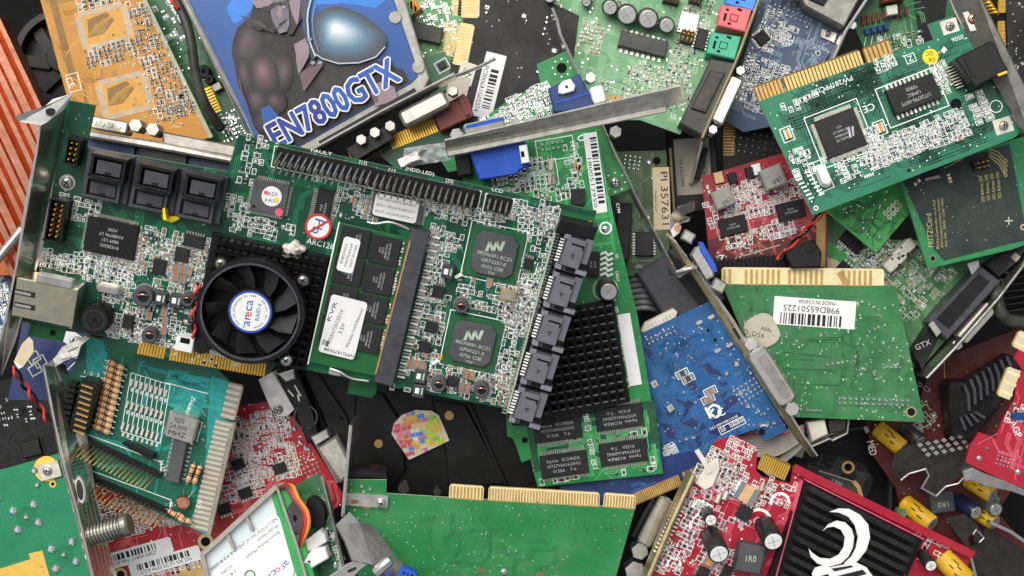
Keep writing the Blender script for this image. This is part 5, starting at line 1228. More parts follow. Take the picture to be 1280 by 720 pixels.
for i in range(6):
    m = t.mb(); m.tube([(1216+i*3,0+i*3.6,0),(1226+i*3,-2+i*4,5),(1238+i*1.6,4+i*3,0)], 1.9, 'gold', 7, 4); t.part('turn', m)
# ================================================================ dark card with address printing
spec('maskslategreen', '#26332f', .5, dust=.26, var=.15, ns=60); spec('maskrimgreen', '#2c7d4c', .45, dust=.2, var=.12)
t = T('expansion_card', 'grey green card with gold address printing and bright green rim', 'circuit board', 1210, 250, -14, -13, -.04, .05)
b = t.board([(1124,222),(1215,190),(1300,165),(1300,300),(1264,312),(1160,336)], 'maskrimgreen')
b.poly([(1128,225),(1215,194),(1262,180),(1285,300),(1258,306),(1180,326),(1166,310)], 0, .03, 'maskslategreen')
b.text(1162, 288, 'FRITZ!Card', 7, 'silkgold', -96+13, .07, 42)
for i, s_ in enumerate(('ISDN-Controller v1.0 PnP', 'AVM Computersysteme Vertriebs', 'Art.-Nr. 2000 1234 1996')): b.text(1170+i*5, 280-i, s_, 3.2, 'silkgold', -83, .07, 62)
for i in range(4): b.text(1227+i*7, 236-i*1.6, 'I/O Adress %s' % ('200', '240', '300', '340')[i], 4.4, 'silkgold', -84, .07, 32)
b.box(1261, 276, 10, 1.6, .05, .08, 'silkdim', 10); b.box(1261, 276, 1.6, 10, .05, .09, 'silkdim', 10)
for i in range(8): b.line([(1180+i*3,210-i*1.3),(1192+i*2.4,205-i*2)], 1, .06, .06, 'silkgold')
for i in range(4): b.line([(1236,186+i*3),(1248,190+i*5),(1256,200+i*6)], 1.2, .06, .06, 'silkgold'); b.ring(1257, 201+i*6, 1.4, 2.4, .06, .09, 'silkgold', 10)
t.chip(1163, 214, 20, 14, 1.2, 0, 'v', 10, (), 0, 3, 'chipdark'); t.header(1223, 206, 3, 2, 6, 0, 4, pinkey='golddull'); t.hole(1166, 323, 3, 4, 'brass'); b.ring(1279, 284, 2, 4, .05, .09, 'silkgold')
for q in ((1187,225),(1186,221)): t.smd(q[0], q[1], 7, 4, 80, 'c')
t.smd(1146, 228, 9, 4, -30, 'c'); t.vias(1210, 250, 150, 110, 40, 'silkdim', 5, (.5, .9)); t.done()
# ================================================================ small green boards below
spec('masklime', '#3c9a4c', .42, dust=.25, var=.14, ns=90); spec('limedark', '#1f5a30', .45, dust=.1)
t = T('green_circuit_board', 'small bright green board corner with solder dots below the network card', 'circuit board', 1085, 268, -22, 35)
b = t.board([(1030,262),(1125,222),(1136,268),(1095,316)], 'masklime', 'edgepale')
t.traces(1085, 268, 100, 80, 26, 'limedark', 2, 1.3, (1, 3), (8, 24)); t.blobs([(1050+7*i, 256+4*(i % 3), 1.8) for i in range(9)]+[(1054,262,2),(1058,266,2),(1063,258,2),(1079,285,2.4),(1084,293,2.6),(1099,296,2.6),(1078,278,2),(1096,238,2.2),(1088,246,2.2),(1106,250,2.2),(1074,258,2.2),(1100,257,2.2),(1090,272,2.2),(1108,240,2.2),(1078,304-18,2)], 2, .7)
for q in t.grid(1116, 262, 4, 2, 6.6, 7, -80): b.ring(q[0], q[1], 1.4, 3, .05, .4, 'tin', 12)
b.line([(1096,262),(1090,278),(1098,286)], 3, .04, .04, 'limedark'); t.done()
spec('maskfern', '#4b7a50', .5, dust=.4, var=.16, ns=100)
t = T('graphics_card', 'dusty pale green card with two white sockets and black video plugs', 'circuit board', 1150, 380, -36, -48)
b = t.board([(1030,268),(1095,300),(1150,300),(1262,318),(1225,375),(1150,462),(1128,452),(1108,400),(1100,345),(1030,340)], 'maskfern')
b.poly([(1030,320),(1060,330),(1056,352),(1030,350)], 0, .04, 'papercream'); b.poly([(1034,300),(1062,318),(1056,332),(1034,318)], 0, .05, 'masklime')
t.traces(1120, 350, 150, 200, 60, 'leaftrace', 2, 1, (1, 4)); t.field(1130, 340, 90, 110, (7.4, 6.4), .6, 3, 'rwc', .6, (5, 3), 'palesilk'); t.field(1085, 310, 50, 60, (8, 7), .5, 4, 'rw', .5, (5, 3), 'palesilk'); t.vias(1110, 350, 120, 160, 120, 'silkdim', 5)
t.chip(1064, 303, 30, 15, 2, 90, 'v', 8, (), 0, 3, 'chipdark', pl=4); t.chip(1062, 345, 40, 18, 2, 90, 'v', 8, (), 0, 3, 'chipdark', pl=4)
for q in ((1115,327),(1126,313)):
    m = t.mb(); m.rbox(q[0], q[1], 14, 30, 3, 0, 6, 'offwhite', 90+5, 1.5); m.disc(q[0]-4, q[1]-3, 1.4, 6, 6.1, 'hole', 8); m.disc(q[0]+4, q[1]+4, 1.4, 6, 6.1, 'hole', 8); t.part('socket', m)
m = t.mb(); m.poly([(1152,402),(1215,333),(1240,352),(1174,424)], 0, 12, 'plasticgrey', None, 2); m.poly([(1160,398),(1212,342),(1226,352),(1176,410)], 12, 12.3, 'plastic'); m.poly([(1150,405),(1156,400),(1166,414),(1160,420)], 12, 13, 'steel', None, .5); t.part('video_connector', m)
m = t.mb(); m.poly([(1222,332),(1262,308),(1286,296),(1262,330),(1240,348)], 0, 9, 'plastic', None, 2); m.box(1260, 322, 10, 10, 9, 10, 'steeldull', 0, 1); m.poly([(1200,330),(1214,326),(1216,340),(1206,344)], 9, 10, 'steel'); t.part('audio_socket', m)
m = t.mb(); m.line([(1290,298),(1234,372),(1180,434),(1146,470)], 3, -2, 16, 'chrome'); t.part('slot_bracket', m)
o = shell(t, 1213, 403, 56, 15, 0, 2, 10, 'offwhite', None, True, nr=7, ng=8)
m = t.mb(); m.poly([(1134,440),(1154,408),(1166,424),(1146,462)], 0, 8, 'plastic', None, 1); m.text(1147, 430, 'GTX', 7, 'chiptext', 25, 8.1); t.part('cover', m)
t.done()
t = T('cable', 'glossy dark cable looping beside the white plug shell', 'cable', 1255, 390, -30)
m = t.mb(); m.tube([(1242,355,0),(1243,372,3),(1246,388,4),(1256,399,3),(1270,402,2),(1290,404,0)], 8, 'capolive', 14, 6); t.part('sleeve', m)
t = T('heat_sink', 'black finned heat sink at the far right edge above the cable', 'heat sink', 1265, 345, -40, -8)
m = t.mb(); m.box(1270, 350, 70, 70, -6, 0, 'black'); t.part('base_plate', m)
for i in range(9):
    m = t.mb(); m.box(1270, 322+i*8, 60, 2.4, 0, 8, 'plastic', 0, .4); t.part('fin', m)
# ================================================================ teal card with resistor rows
spec('maskteal', '#0f5f4c', .4, dust=.1, var=.15, ns=90, coat=.25, hex2='#0d5a44'); spec('teallite', '#1d8f8a', .4, dust=.1, var=.15, coat=.2); spec('tealtrace', '#2fa39a', .45, dust=.05)
spec('fingerpale', '#8d887c', .5, .15, dust=.25, var=.12)
t = T('interface_card', 'teal card with a row of striped resistors and a silver oscillator can', 'circuit board', 190, 545, -10, 14, .04, .12)
b = t.board([(108,420),(272,462),(288,478),(276,522),(290,528),(258,668),(228,656),(110,600),(82,560),(78,490)], 'maskteal')
b.poly([(264,470),(288,478),(276,522),(290,528),(258,668),(236,658),(262,580),(258,540)], 0, .03, 'teallite'); b.poly([(108,420),(135,428),(134,460),(108,480)], 0, .03, 'teallite'); b.poly([(210,462),(262,474),(258,486),(236,516),(212,508)], 0, .03, 'teallite')
t.traces(270, 590, 30, 150, 30, 'maskteal', 4, 1.4, (1, 4), (6, 20)); t.traces(235, 490, 60, 50, 40, 'tealtrace', 5, 1.1, (2, 5), (8, 26)); t.traces(180, 550, 190, 210, 40, 'tealtrace', 6, .8, (1, 3)); t.vias(120, 450, 26, 50, 60, 'maskteal', 6, (.7, 1), grid=4)
def resist(x, y, rot, L=22, lie=4):
    m = t.mb(); X, Y = t.p(x, y); a = rad(rot); d = Vector((math.cos(a), -math.sin(a), 0)); k = t.k
    p0 = Vector((X, Y, .002))-d*(L/2*k); s_ = L*k/MMU
    m.lathe(p0, d, [(lie*.6, 0), (lie, s_*.08), (lie*.98, s_*.2), (lie*.8, s_*.28), (lie*.8, s_*.72), (lie*.98, s_*.8), (lie, s_*.92), (lie*.6, s_)], 'tanpale', 12)
    for f, key in ((.14, 'brownplug'), (.36, 'orange'), (.48, 'ink'), (.6, 'brownplug'), (.86, 'golddull')):
        rr = lie*(1.03 if f < .2 or f > .8 else .85); m.lathe(p0+d*(L*k*(f-.035)), d, [(rr, 0), (rr, s_*.07)], key, 12)
    m.lathe(p0-d*(4*k), d, [(.7, 0), (.7, s_+8*k/MMU)], 'tin', 6)
    return t.part('resistor', m)
for i in range(12): resist(147-1.6*i, 455+7.3*i, 10)
m = t.mb(); m.box(113, 503, 22, 66, 0, 9, 'plastic', 4, 1); hp = t.part('pin_header', m)
for i in range(9):
    m = t.mb(); m.line([(100-1.3*i+12,475+7*i),(126-1.3*i,480+7*i)], 1.8, 9, 10.2, 'golddull'); m.line([(88-1.3*i+6,474+7*i),(96-1.3*i+8,476+7*i)], 5, 4, 9, 'plastic'); t.part('pin', m, hp)
for i in range(7): b.text(126+0*i, 468, '', 3, 'silk')
for i in range(9):
    x0_, y0_ = 164+i*6.1, 466+i*1.9; b.line([(x0_, y0_), (x0_-12.5, y0_+73)], .9, .06, .06, 'silk')
for j in range(3):
    b.line([(164-6.2*j,466+36.5*j),(213-6.2*j,481+36.5*j)], .9, .06, .06, 'silk')
    for i in range(8): t.smd(163.5+i*6.1-j*5.4+1, 478+i*1.9+j*27, 4, 9, 6, 'w', .7) if j < 3 else 0
for j in range(3):
    for i in range(8): b.text(165+i*6-j*5.6, 487+i*1.9+j*28, '8', 5, 'silk', 6)
for (x, y, s_, r_) in ((238,506,'24MHZ',-80),(162,553,'FB0',-76),(160,549,'',0),(204,586,'32',76),(202,578,'34',76),(214,630,'40',76),(222,630,'JP1',-70),(249,630,'C10',-80),(158,470,'1',8)): b.text(x, y, s_, 5, 'silk', r_)
b.text(115, 467, '1 2 3', 4.6, 'silk', 0, .08, 20)
b.line([(96,538),(150,558),(202,578),(200,592)], 1, .06, .06, 'silk'); b.line([(100,583),(214,625),(212,638)], 1, .06, .06, 'silk'); b.line([(206,478),(260,492)], 1, .06, .06, 'silk'); b.line([(100,470),(128,474)], 1, .06, .06, 'silk'); b.line([(229,522),(253,528),(246,552)], 1, .06, .06, 'silk')
for (x0_, y0_, n, dx, dy) in ((106,548,19,5.1,2.5),(110,594,20,5.3,2.4)):
    m = t.mb(); m.line([(x0_-4,y0_-2),(x0_+n*dx,y0_+n*dy-2)], 7, 0, 2, 'plastic'); o = t.part('pin_header', m)
    def mk(bb):
        k = t.k; bb.tube3([Vector((0, 0, .001)), Vector((-7*k, -13*k, .011))], .9*k, 'golddull', 5)
    for i in range(n): t.inst('pin', 'longpin', mk, x0_+i*dx, y0_+i*dy, 0, 0, o)
m = t.mb(); m.poly([(155,552),(160,549),(196,565),(193,573)], 0, 4, 'plastic', None, 1); t.part('socket', m)
t.lift = 5
m = t.mb(); m.rbox(226, 534, 38, 34, 4, 0, 5.5, 'chrome', 2, 1.6)
for i, s_ in enumerate(('IQG', '24.000', 'MHZ')): m.text(225-i*1.6, 525+i*8.4, s_, 6, 'ink', 0, 5.54, 12 if i == 0 else 22)
t.part('oscillator_can', m); t.lift = 3
t.chip(221, 576, 17, 54, 4, -1, 'h', 9, (), 0, 3, 'chipgrey', pl=5); t.lift = 0
resist(240, 590, 97, 24, 3.6); resist(248, 592, 97, 24, 3.6); resist(222, 643, 22, 24, 3.6); resist(232, 646, 22, 20, 3.6)
m = t.mb(); X, Y = t.p(233, 627); m.lathe((X-.001, Y, .002), (.2, .25, 1), [(6, 0), (9, .6), (9, 2), (6, 2.6)], 'copper', 16); m.line([(230,610),(231,622)], 1.2, .5, 1, 'tin'); m.line([(244,612),(236,622)], 1.2, .5, 1, 'tin'); t.part('capacitor', m)
t.screw(256, 534, 3, 0, 'tin'); t.screw(254, 550, 3, 0, 'tin')
t.fingers((276,522), (287,478), 18, 6, 1, 'fingerpale', 'paperdim', .5)
t.fingers((258,668), (290,528), 5, 1, 1, 'fingerpale', 'fingerpale', .9); t.fingers((239,660), (271,524), 24, 22, 1, 'fingerpale', 'paperdim', .5, z=.05)
t.done()
# ================================================================ tuner card, bottom left
spec('masktuner', '#0e7a52', .38, dust=.1, var=.1, ns=90, coat=.25); spec('tunerdark', '#0c6c48', .4, dust=.1)
t = T('tuner_card', 'bright teal tuner card, solder side up, in the bottom left corner', 'circuit board', 50, 650, 2, -15, .06, 0)
b = t.board([(-16,592),(76,566),(90,620),(120,735),(-16,735)], 'masktuner')
for i in range(26): b.line([(-10+i*5,600),(20+i*5,735)], .6, .02, .02, 'tunerdark'); b.line([(-16,606+i*5.2),(110,570+i*5.2)], .6, .025, .025, 'tunerdark')
for (x, y) in ((33,646),(80,693)): b.disc(x, y, 12.5, 0, .04, 'tunerdark', 26)
t.blobs([(16,638,6),(42,630,6),(48,653,6),(22,662,6),(64,686,6),(90,677,6),(95,702,6),(70,711,6),(33,646,4),(80,693,4),(43,588,5),(47,606,4),(-1,622,4)], 5, 1.4)
t.hole(66, 605, 2.4, 4.4, 'gold'); b.disc(58, 586, 16, .02, .05, 'gold', 20)
b.poly([(-10,714),(38,699),(36,692),(53,688),(64,728),(-10,740)], .04, .07, 'padgold'); t.blobs([(47,694,1.5),(52,708,1.5),(54,714,1.5)], 1.5, .3)
m = t.mb(); m.box(63, 588, 28, 21, .1, 1.4, 'tin', 0, .6); t.part('mounting_tab', m); t.screw(61, 588, 6, 1.4, 'tin')
m = t.mb(); t.sheet(m, [(56,458,3),(77,566,3),(98,640,3),(121,735,3),(150,735,-12),(124,640,-12),(108,540,-12),(82,456,-12),(66,450,-4)], .8, 'chrome'); m.line([(55,456),(76,566),(120,735)], 3, -12, 2, 'chrome'); br = t.part('slot_bracket', m)
m = t.mb(); m.poly([(53,458),(64,446),(72,434),(101,420),(107,423),(96,433),(92,446),(76,452),(60,462)], -6, -4.6, 'chrome', None, .5); m.line([(80,440),(93,434)], 2.5, -4.6, -4, 'chrome'); m.line([(72,450),(84,447)], 2.5, -4.6, -4, 'chrome'); t.part('bracket_tab', m, br)
m = t.mb(); m.poly(ellp(101, 612, 7, 18, -8), -3, 1, 'steel', None, 1.5); m.poly(ellp(101, 612, 4, 13, -8), 1, 1.1, 'steeldark'); t.part('ring_nut', m)
m = t.mb(); X, Y = t.p(102, 672); X2, Y2 = t.p(162, 655); d = Vector((X2-X, Y2-Y, .001)); L = d.length/MMU; pf = [(13, 0)]
for i in range(11): pf += [(13.9, L*.05+i*L*.07), (13.9, L*.05+(i+.45)*L*.07), (11.9, L*.05+(i+.55)*L*.07), (11.9, L*.05+(i+.95)*L*.07)]
pf += [(12.6, L*.84), (14.6, L*.86), (14.6, L*.96), (12.6, L)]
m.lathe((X, Y, -.002), d, pf, 'steeldull', 22, False); t.part('aerial_socket', m)
t.done()
# ================================================================ dark things at the left edge
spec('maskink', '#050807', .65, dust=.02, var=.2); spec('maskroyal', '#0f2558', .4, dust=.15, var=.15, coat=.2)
t = T('blue_circuit_board', 'dark blue board showing below the network socket at the left', 'circuit board', 70, 440, -36, 10)
b = t.board([(28,402),(112,415),(112,470),(70,500),(10,500)], 'maskroyal'); t.sticker(88, 422, 28, 18, 25, 'white', ((4, 2, '11', 5, 6, -40),), None, 1, .1); t.sticker(100, 436, 28, 26, 20, 'paperdim', (), None, 6, .1); b.ring(101, 432, 5, 6, .3, .34, 'plastic', 18)
for q in ((42,447),(50,452),(44,462)): b.rect(q[0], q[1], 14, 12, 1.4, .06, 'silkdim', -40)
b.line([(78,468),(97,450)], 1, .06, .06, 'silk'); t.done()
t = T('blue_circuit_board', 'blue board corner with white markings at the far left edge', 'circuit board', 5, 400, -34, -20)
b = t.board([(-16,330),(20,345),(16,420),(-16,440)], 'maskroyal'); t.field(4, 385, 40, 90, (8, 6.4), .9, 2, 'wr', .9, (5, 3)); t.traces(2, 390, 50, 100, 20, 'bluetrace', 2); t.done()
t = T('adhesive_tape', 'wrinkled beige strip of tape above the red twisted wire', 'tape', 30, 442, -20, -60)
m = t.mb(); m.poly([(18,452),(28,430),(33,425),(37,421),(42,426),(43,440),(30,458),(24,461)], 0, .8, 'papercream', None, .3); m.poly([(18,452),(30,458),(24,461)], .8, .9, 'white'); t.part('tape_strip', m)
t = T('twisted_cable', 'red and black twisted wires hanging at the left below the tape', 'cable', 38, 490, -22)
for ph, key in ((0, 'redwire'), (math.pi, 'black')):
    m = t.mb(); m.tube([(15+3.3*i+2.2*math.cos(ph+i*1.1), 458+4.9*i+1.5*math.sin(ph+i*1.1), 2*math.sin(ph+i*1.1)) for i in range(15)], 2, key, 7, 3); t.part('wire', m)
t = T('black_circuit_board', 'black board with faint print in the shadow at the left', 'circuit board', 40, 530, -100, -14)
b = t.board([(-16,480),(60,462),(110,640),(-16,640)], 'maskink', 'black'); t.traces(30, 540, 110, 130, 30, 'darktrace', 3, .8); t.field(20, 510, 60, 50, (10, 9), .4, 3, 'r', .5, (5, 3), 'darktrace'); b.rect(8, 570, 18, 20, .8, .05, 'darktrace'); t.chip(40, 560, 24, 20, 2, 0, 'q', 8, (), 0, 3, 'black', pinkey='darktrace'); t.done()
# ================================================================ red card with part number stickers
spec('maskscarlet', '#b0202c', .38, dust=.12, var=.16, ns=100, coat=.25, hex2='#971926'); spec('scarlettrace', '#d86a70', .45, dust=.1)
t = T('graphics_card', 'bright red graphics card with part number stickers and silver bracket, lower left', 'circuit board', 270, 620, -34, -14, 0, .05)
b = t.board([(120,596),(270,512),(345,500),(374,530),(434,625),(400,650),(300,735),(120,735)], 'maskscarlet', 'maskdarkred')
t.traces(270, 620, 300, 230, 90, 'scarlettrace', 3, 1, (1, 4)); t.vias(270, 620, 300, 230, 260, 'silk', 4, (.6, 1.2)); t.vias(385, 590, 24, 50, 90, 'copper', 14, (.9, 1.2), grid=4)
t.field(330, 560, 80, 90, (7.6, 6.4), .85, 1, 'wwrc', .8, (5, 3)); t.field(180, 640, 130, 50, (7, 5.8), .9, 2, 'wwc', .8, (4.6, 3)); t.field(300, 600, 60, 50, (7.6, 6.4), .8, 3, 'wrc', .8, (5, 3)); t.field(225, 712, 110, 14, (8, 7), .9, 4, 'wr', .7, (6, 3)); t.field(150, 600, 60, 30, (7, 6), .8, 5, 'wc', .7, (5, 3)); t.field(290, 540, 40, 40, (8, 7), .6, 6, 'wr', .8, (5, 3))
for (x, y) in ((298,580),(307,616),(280,636),(350,585)): t.chip(x, y, 16, 13, 1.5, -6, 'v', 4, (), 0, 3, 'chipdark', pl=4)
t.blobs(t.grid(389, 585, 4, 6, 6, 6, -10), 2.1, .6); t.blobs([(357,525,4),(368,536,3.5),(375,553,4),(382,560,4),(386,562,3),(345,515,3)], 3, .8); t.hole(257, 677, 6, 10, 'brass'); t.hole(151, 718, 5, 8, 'brass')
t.sticker(176, 691, 82, 20, -2, 'white', ((-8, 4.4, 'HP PN: 51890 6457', 4.6, 54),), ((-8, -3, 62, 8, 0),), 3, .3, label='white part number sticker, upper of the two'); t.sticker(207, 702, 92, 19, -2, 'white', ((0, 4.6, 'CT:P 9635 SC P1 VX 276', 4.4, 66),), ((0, -2.6, 72, 7.5, 0),), 3, .6, label='white barcode sticker, lower of the two')
m = t.mb(); m.poly([(205,722),(255,702),(262,735),(200,735)], -.5, .3, 'fr4'); t.part('edge_connector', m)
m = t.mb(); m.poly([(324,474),(347,461),(372,508),(360,520),(348,520),(338,508)], 1, 2.4, 'steel', None, .5); m.line([(345,462),(372,508),(402,560),(425,600)], 5, -4, 6, 'steel'); t.part('slot_bracket', m); t.screw(349, 511, 6, 2.4)
m = t.mb(); m.poly([(350,468),(376,462),(392,500),(402,540),(388,552),(372,508)], -2, 9, 'plastic', None, 2); m.poly(ellp(386, 516, 9, 20, -14), 9, 10, 'black'); m.ring(386, 517, 13, 15, 9, 10, 'plasticgrey', 24); o = t.part('video_connector', m)
for (p, q) in (((364,484),(371,492)),((372,478),(380,492)),((376,490),(378,498))):
    m = t.mb(); m.line([p, q], 1.6, 9, 9.5, 'silk'); t.part('contact', m, o)
m = t.mb(); m.poly([(352,464),(372,458),(374,470),(362,474)], 4, 11, 'steel', None, 1.5); t.part('plug_shell', m); m = t.mb(); m.poly([(392,542),(412,532),(416,542),(398,553)], 2, 10, 'steel', None, 1.5); t.part('hex_nut', m)
m = t.mb(); m.poly([(398,556),(424,540),(446,582),(428,600)], -2, 8, 'tin', None, 3); m.line([(422,541),(444,584)], 3, 8, 9, 'chrome'); t.part('plug_shell', m)
t.done()
# ================================================================ black cover with coloured foil seal
spec('coverblack', '#070708', .42, dust=.08, var=.3, ns=70)
t = T('card_cover', 'black moulded card cover with a shiny many-coloured foil seal', 'card cover', 540, 540, -30, -12, 0, .1)
m = t.mb(); m.poly([(372,450),(470,470),(660,500),(680,615),(430,625),(420,560)], -10, 0, 'coverblack', None, 2); cv = t.part('shell', m)
m = t.mb(); m.poly([(445,486),(480,492),(498,520),(508,585),(488,610),(440,600)], 0, 2.5, 'coverblack', None, 2); m.poly([(540,500),(582,505),(634,604),(560,607),(556,560)], 0, 1.6, 'coverblack', None, 2); m.line([(586,502),(632,604)], 3, 0, 3, 'plastic'); m.line([(398,470),(432,520),(440,560)], 4, 0, 3, 'plastic'); t.part('raised_panel', m, cv)
hol = [(490,541),(493,528),(503,517),(520,511),(540,512),(549,518),(556,534),(562,549),(512,573)]
m = t.mb(); m.poly(hol, 2.5, 2.7, 'offwhite'); sl_ = t.part('foil_seal', m)
cols = ['#e0606c', '#ec9858', '#eec044', '#c8d634', '#ea8e9e', '#5c94e0', '#e0cc8c', '#98c450', '#e07844', '#f2e4cc', '#c47ab2']
for i, c_ in enumerate(cols): spec('foil%d' % i, c_, .3, .2, dust=.06, var=.2, ns=700)
m = t.mb(); keep = t.poly if hasattr(t, 'poly') else None; t.poly = [t.p(*q) for q in hol]; r = random.Random(12)
for j in range(14):
    x = 484.
    while x < 568:
        w_ = r.uniform(5, 12); X, Y = x+w_/2, 503+j*5.4-(x-525)*.24+4
        if all(t.inside(*t.p(X+dx, Y+dy)) for dx, dy in ((-w_/2+1.5, -1.4), (w_/2-1.5, -1.4), (w_/2-1.5, 1.4), (-w_/2+1.5, 1.4))):
            f = (X-490)/70; pick = r.choice([0, 4, 0, 1, 8, 0, 4] if f < .35 else [2, 5, 9, 1, 6, 10, 5] if f < .62 else [3, 7, 2, 3, 6])
            m.box(X, Y, w_-.8, 4.7, 2.7, 2.95, 'foil%d' % pick, -2)
        x += w_
t.part('foil_print', m, sl_)
for q in ((562,518,6),(474,553,5.5)):
    m = t.mb(); m.disc(q[0], q[1], q[2], 0, 2.9, 'golddull', 18, .6); t.part('brass_rivet', m)
for q in ((500,575),(428,520)): t.screw(q[0], q[1], 4, 0, 'plastic')
# ================================================================ green card, solder side up, bottom centre
spec('maskgrass', '#1b6f38', .38, dust=.26, var=.14, ns=60, coat=.2, hex2='#237d43'); spec('grassdark', '#155a2d', .4, dust=.05, var=.1)
t = T('expansion_card', 'large plain green card, solder side up, with gold edge, bottom centre', 'circuit board', 615, 670, -2, 2, 0, .08)
b = t.board([(434,600),(483,600),(483,617),(560,622),(794,635),(766,735),(450,735),(430,620)], 'maskgrass', 'edgepale')
r = random.Random(31)
for i in range(34):      # short ordered tracks: pairs of thin lines, bent once at 45 degrees
    x, y = r.uniform(520, 770), r.uniform(640, 716); L = r.uniform(8, 30); d = r.choice((0, 1)); sgn = r.choice((-1, 1))
    for g in range(r.choice((2, 2, 3))):
        o_ = g*2.6
        q = [(x, y+o_), (x+L, y+o_), (x+L+5, y+o_+5*sgn)] if d == 0 else [(x+o_, y), (x+o_, y+L), (x+o_+5*sgn, y+L+5)]
        if all(t.inside(*t.p(*e)) for e in q): b.line(q, .6, .03, .03, 'grassdark')
for i in range(26):
    x = 566+i*8.6+r.uniform(-1, 1); y = 637+(x-560)*.05+6; b.line([(x, y), (x, y+r.uniform(3, 8)), (x+r.choice((-4, 4)), y+12)], .6, .03, .03, 'grassdark')
t.vias(620, 680, 340, 110, 150, 'silkdim', 9, (.5, .9))
t.vias(620, 680, 340, 110, 40, 'copper', 6, (.6, 1.2)); t.vias(620, 680, 340, 110, 50, 'maskgrass', 7, (1.2, 2))
t.blobs([(452,607,3.2),(463,611,3.2),(454,615,3),(443,637,3),(458,643,3),(447,648,3),(439,605,2),(439,613,2),(630,715,5),(636,690,2.4),(645,689,2.4),(595,716,2)], 2.6, .9)
for (x, y) in ((458,634),(603,713),(675,718)): b.poly(ellp(x, y, 5, 2.4, 2), .03, .2, 'copper')
m = t.mb(); m.rbox(458, 625, 55, 16, 3, 0, 1.4, 'steel', 2, .5); t.part('mounting_tab', m); t.screw(477, 628, 6, 1.4, 'steel'); 
m = t.mb(); m.poly(ellp(444, 626, 5, 3, 0), 1.4, 1.5, 'copper'); m.poly(ellp(459, 628, 5, 3, 0), 1.4, 1.5, 'tin'); t.part('slot_opening', m)
m = t.mb(); m.line([(441,527),(436,580),(431,640)], 4, -12, 8, 'chrome'); t.part('slot_bracket', m)
m = t.mb(); m.poly([(436,590),(446,586),(482,592),(484,600),(436,598)], -14, -2, 'plastic', None, 1); t.part('socket', m)
for i, (p, q, n) in enumerate((((561,622),(604,625),10),((610,625),(749,633),38),((754,633),(794,636),11))): t.fingers(p, q, 17, n, -1, 'fr4pale', 'golddull', .62)
m = t.mb(); m.disc(504, 612, 7, -8, -2, 'steeldark', 16); m.disc(546, 616, 5, -8, -2, 'steeldark', 14); t.part('capacitor', m)
t.done()
t = T('slot_bracket', 'loose silver bracket with blue video plug reflecting the green card', 'bracket', 480, 680, 14, 42, -.1, 0)
m = t.mb(); t.sheet(m, [(420,656,4),(437,640,0),(449,653,-2),(464,655,-5),(526,735,-5),(500,735,0),(466,706,3),(440,700,5),(432,678,4)], .8, 'chrome'); t.part('bracket_plate', m)
m = t.mb(); m.poly([(408,722),(434,704),(452,696),(470,697),(450,712),(430,735),(405,735)], 0, 2, 'chrome', None, 1); m.rbox(440, 711, 12, 4, 2, 2, 2.1, 'steeldark', -66); t.part('bracket_tab', m)
m = t.mb(); X, Y = t.p(470, 714); X2, Y2 = t.p(490, 694); m.lathe((X, Y, .003), (X2-X, Y2-Y, .002), [(7, 0), (7.5, 2), (7.5, 6.5), (6, 7.6)], 'steel', 18); t.part('hex_nut', m)
m = t.mb(); m.poly([(496,716),(504,704),(520,712),(530,735),(498,735)], 0, 7, 'bluevga', None, 1.5)
o = t.part('video_plug', m); m = t.mb()
for i in range(3):
    for j in range(3): m.disc(504+i*5+j, 712+j*5+i*1.5, 1.5, 7, 7.1, 'hole', 8)
t.part('pin_hole', m, o)
# ================================================================ battery module
spec('caseclear', '#a89e96', .2, dust=.3, var=.15, coat=.4, alpha=.75); spec('batterygreen', '#2f9a4e', .35, dust=.1, var=.1, coat=.3); spec('labelcool', '#c9d6d8', .45, dust=.08, var=.04)
t = T('battery_module', 'clear cased battery module with white printed label and green side', 'battery', 325, 670, 0, -38, 0, -.04)
m = t.mb(); m.poly([(252,692),(346,607),(352,610),(394,735),(262,735)], -14, 0, 'labelcool', None, 1); t.part('battery_cell', m)
m = t.mb(); m.poly([(343,608),(362,612),(398,735),(378,735)], -14, .6, 'batterygreen', None, 1.5); m.poly([(340,622),(344,612),(352,640),(386,735),(376,735)], 0, .5, 'batterygreen'); t.part('green_wrap', m)
m = t.mb(); m.poly([(262,720),(335,648),(344,641),(350,648),(368,712),(366,722),(350,735),(266,735)], .5, .7, 'paper')
for i, (s_, x, y, w_) in enumerate((('NEC/TOSI Serial JAEHK8 4.2 # sales', 305, 680, 104), ('Model Name :', 334, 667, 34), ('Battery Backup Module', 329, 681, 52), ('0123456', 284, 712, 16), ('14 3', 289, 718, 14))): m.text(x, y, s_, 4.2, 'chipgrey', 180, .74, w_)
m.text(357, 707, 'ar', 9, 'inkblue', 170, .76, 12); m.text(349, 713, 'e', 9, 'pink', 170, .76, 7); m.text(341, 719, 'ca', 9, 'inkblue', 170, .76, 14); m.ring(313, 719, 5, 7, .7, .75, 'masktuner', 20)
t.part('printed_label', m)
m = t.mb(); m.line([(254,692),(347,607)], 6, -2, 3, 'caseclear'); m.line([(347,607),(372,680),(388,735)], 3, 0, 3, 'caseclear'); m.line([(254,692),(264,735)], 5, -2, 3, 'caseclear')
for (p, q) in (((285,666),(293,684)),((309,645),(316,662))): m.line([p, q], 4, 0, 2.6, 'caseclear')
t.part('clear_case', m)
t = T('battery_circuit_board', 'dark green board with two round black drums and white wire sockets', 'circuit board', 400, 660, -10, 70)
b = t.board([(362,610),(398,592),(410,610),(438,735),(392,735)], 'maskdeep'); t.traces(405, 660, 120, 40, 20, 'deeptrace', 2); t.field(420, 690, 70, 14, (8, 6), .8, 2, 'wr', .8, (5, 3)); t.blobs([(399,612,2),(415,680,2),(419,706,5)], 2, .7)
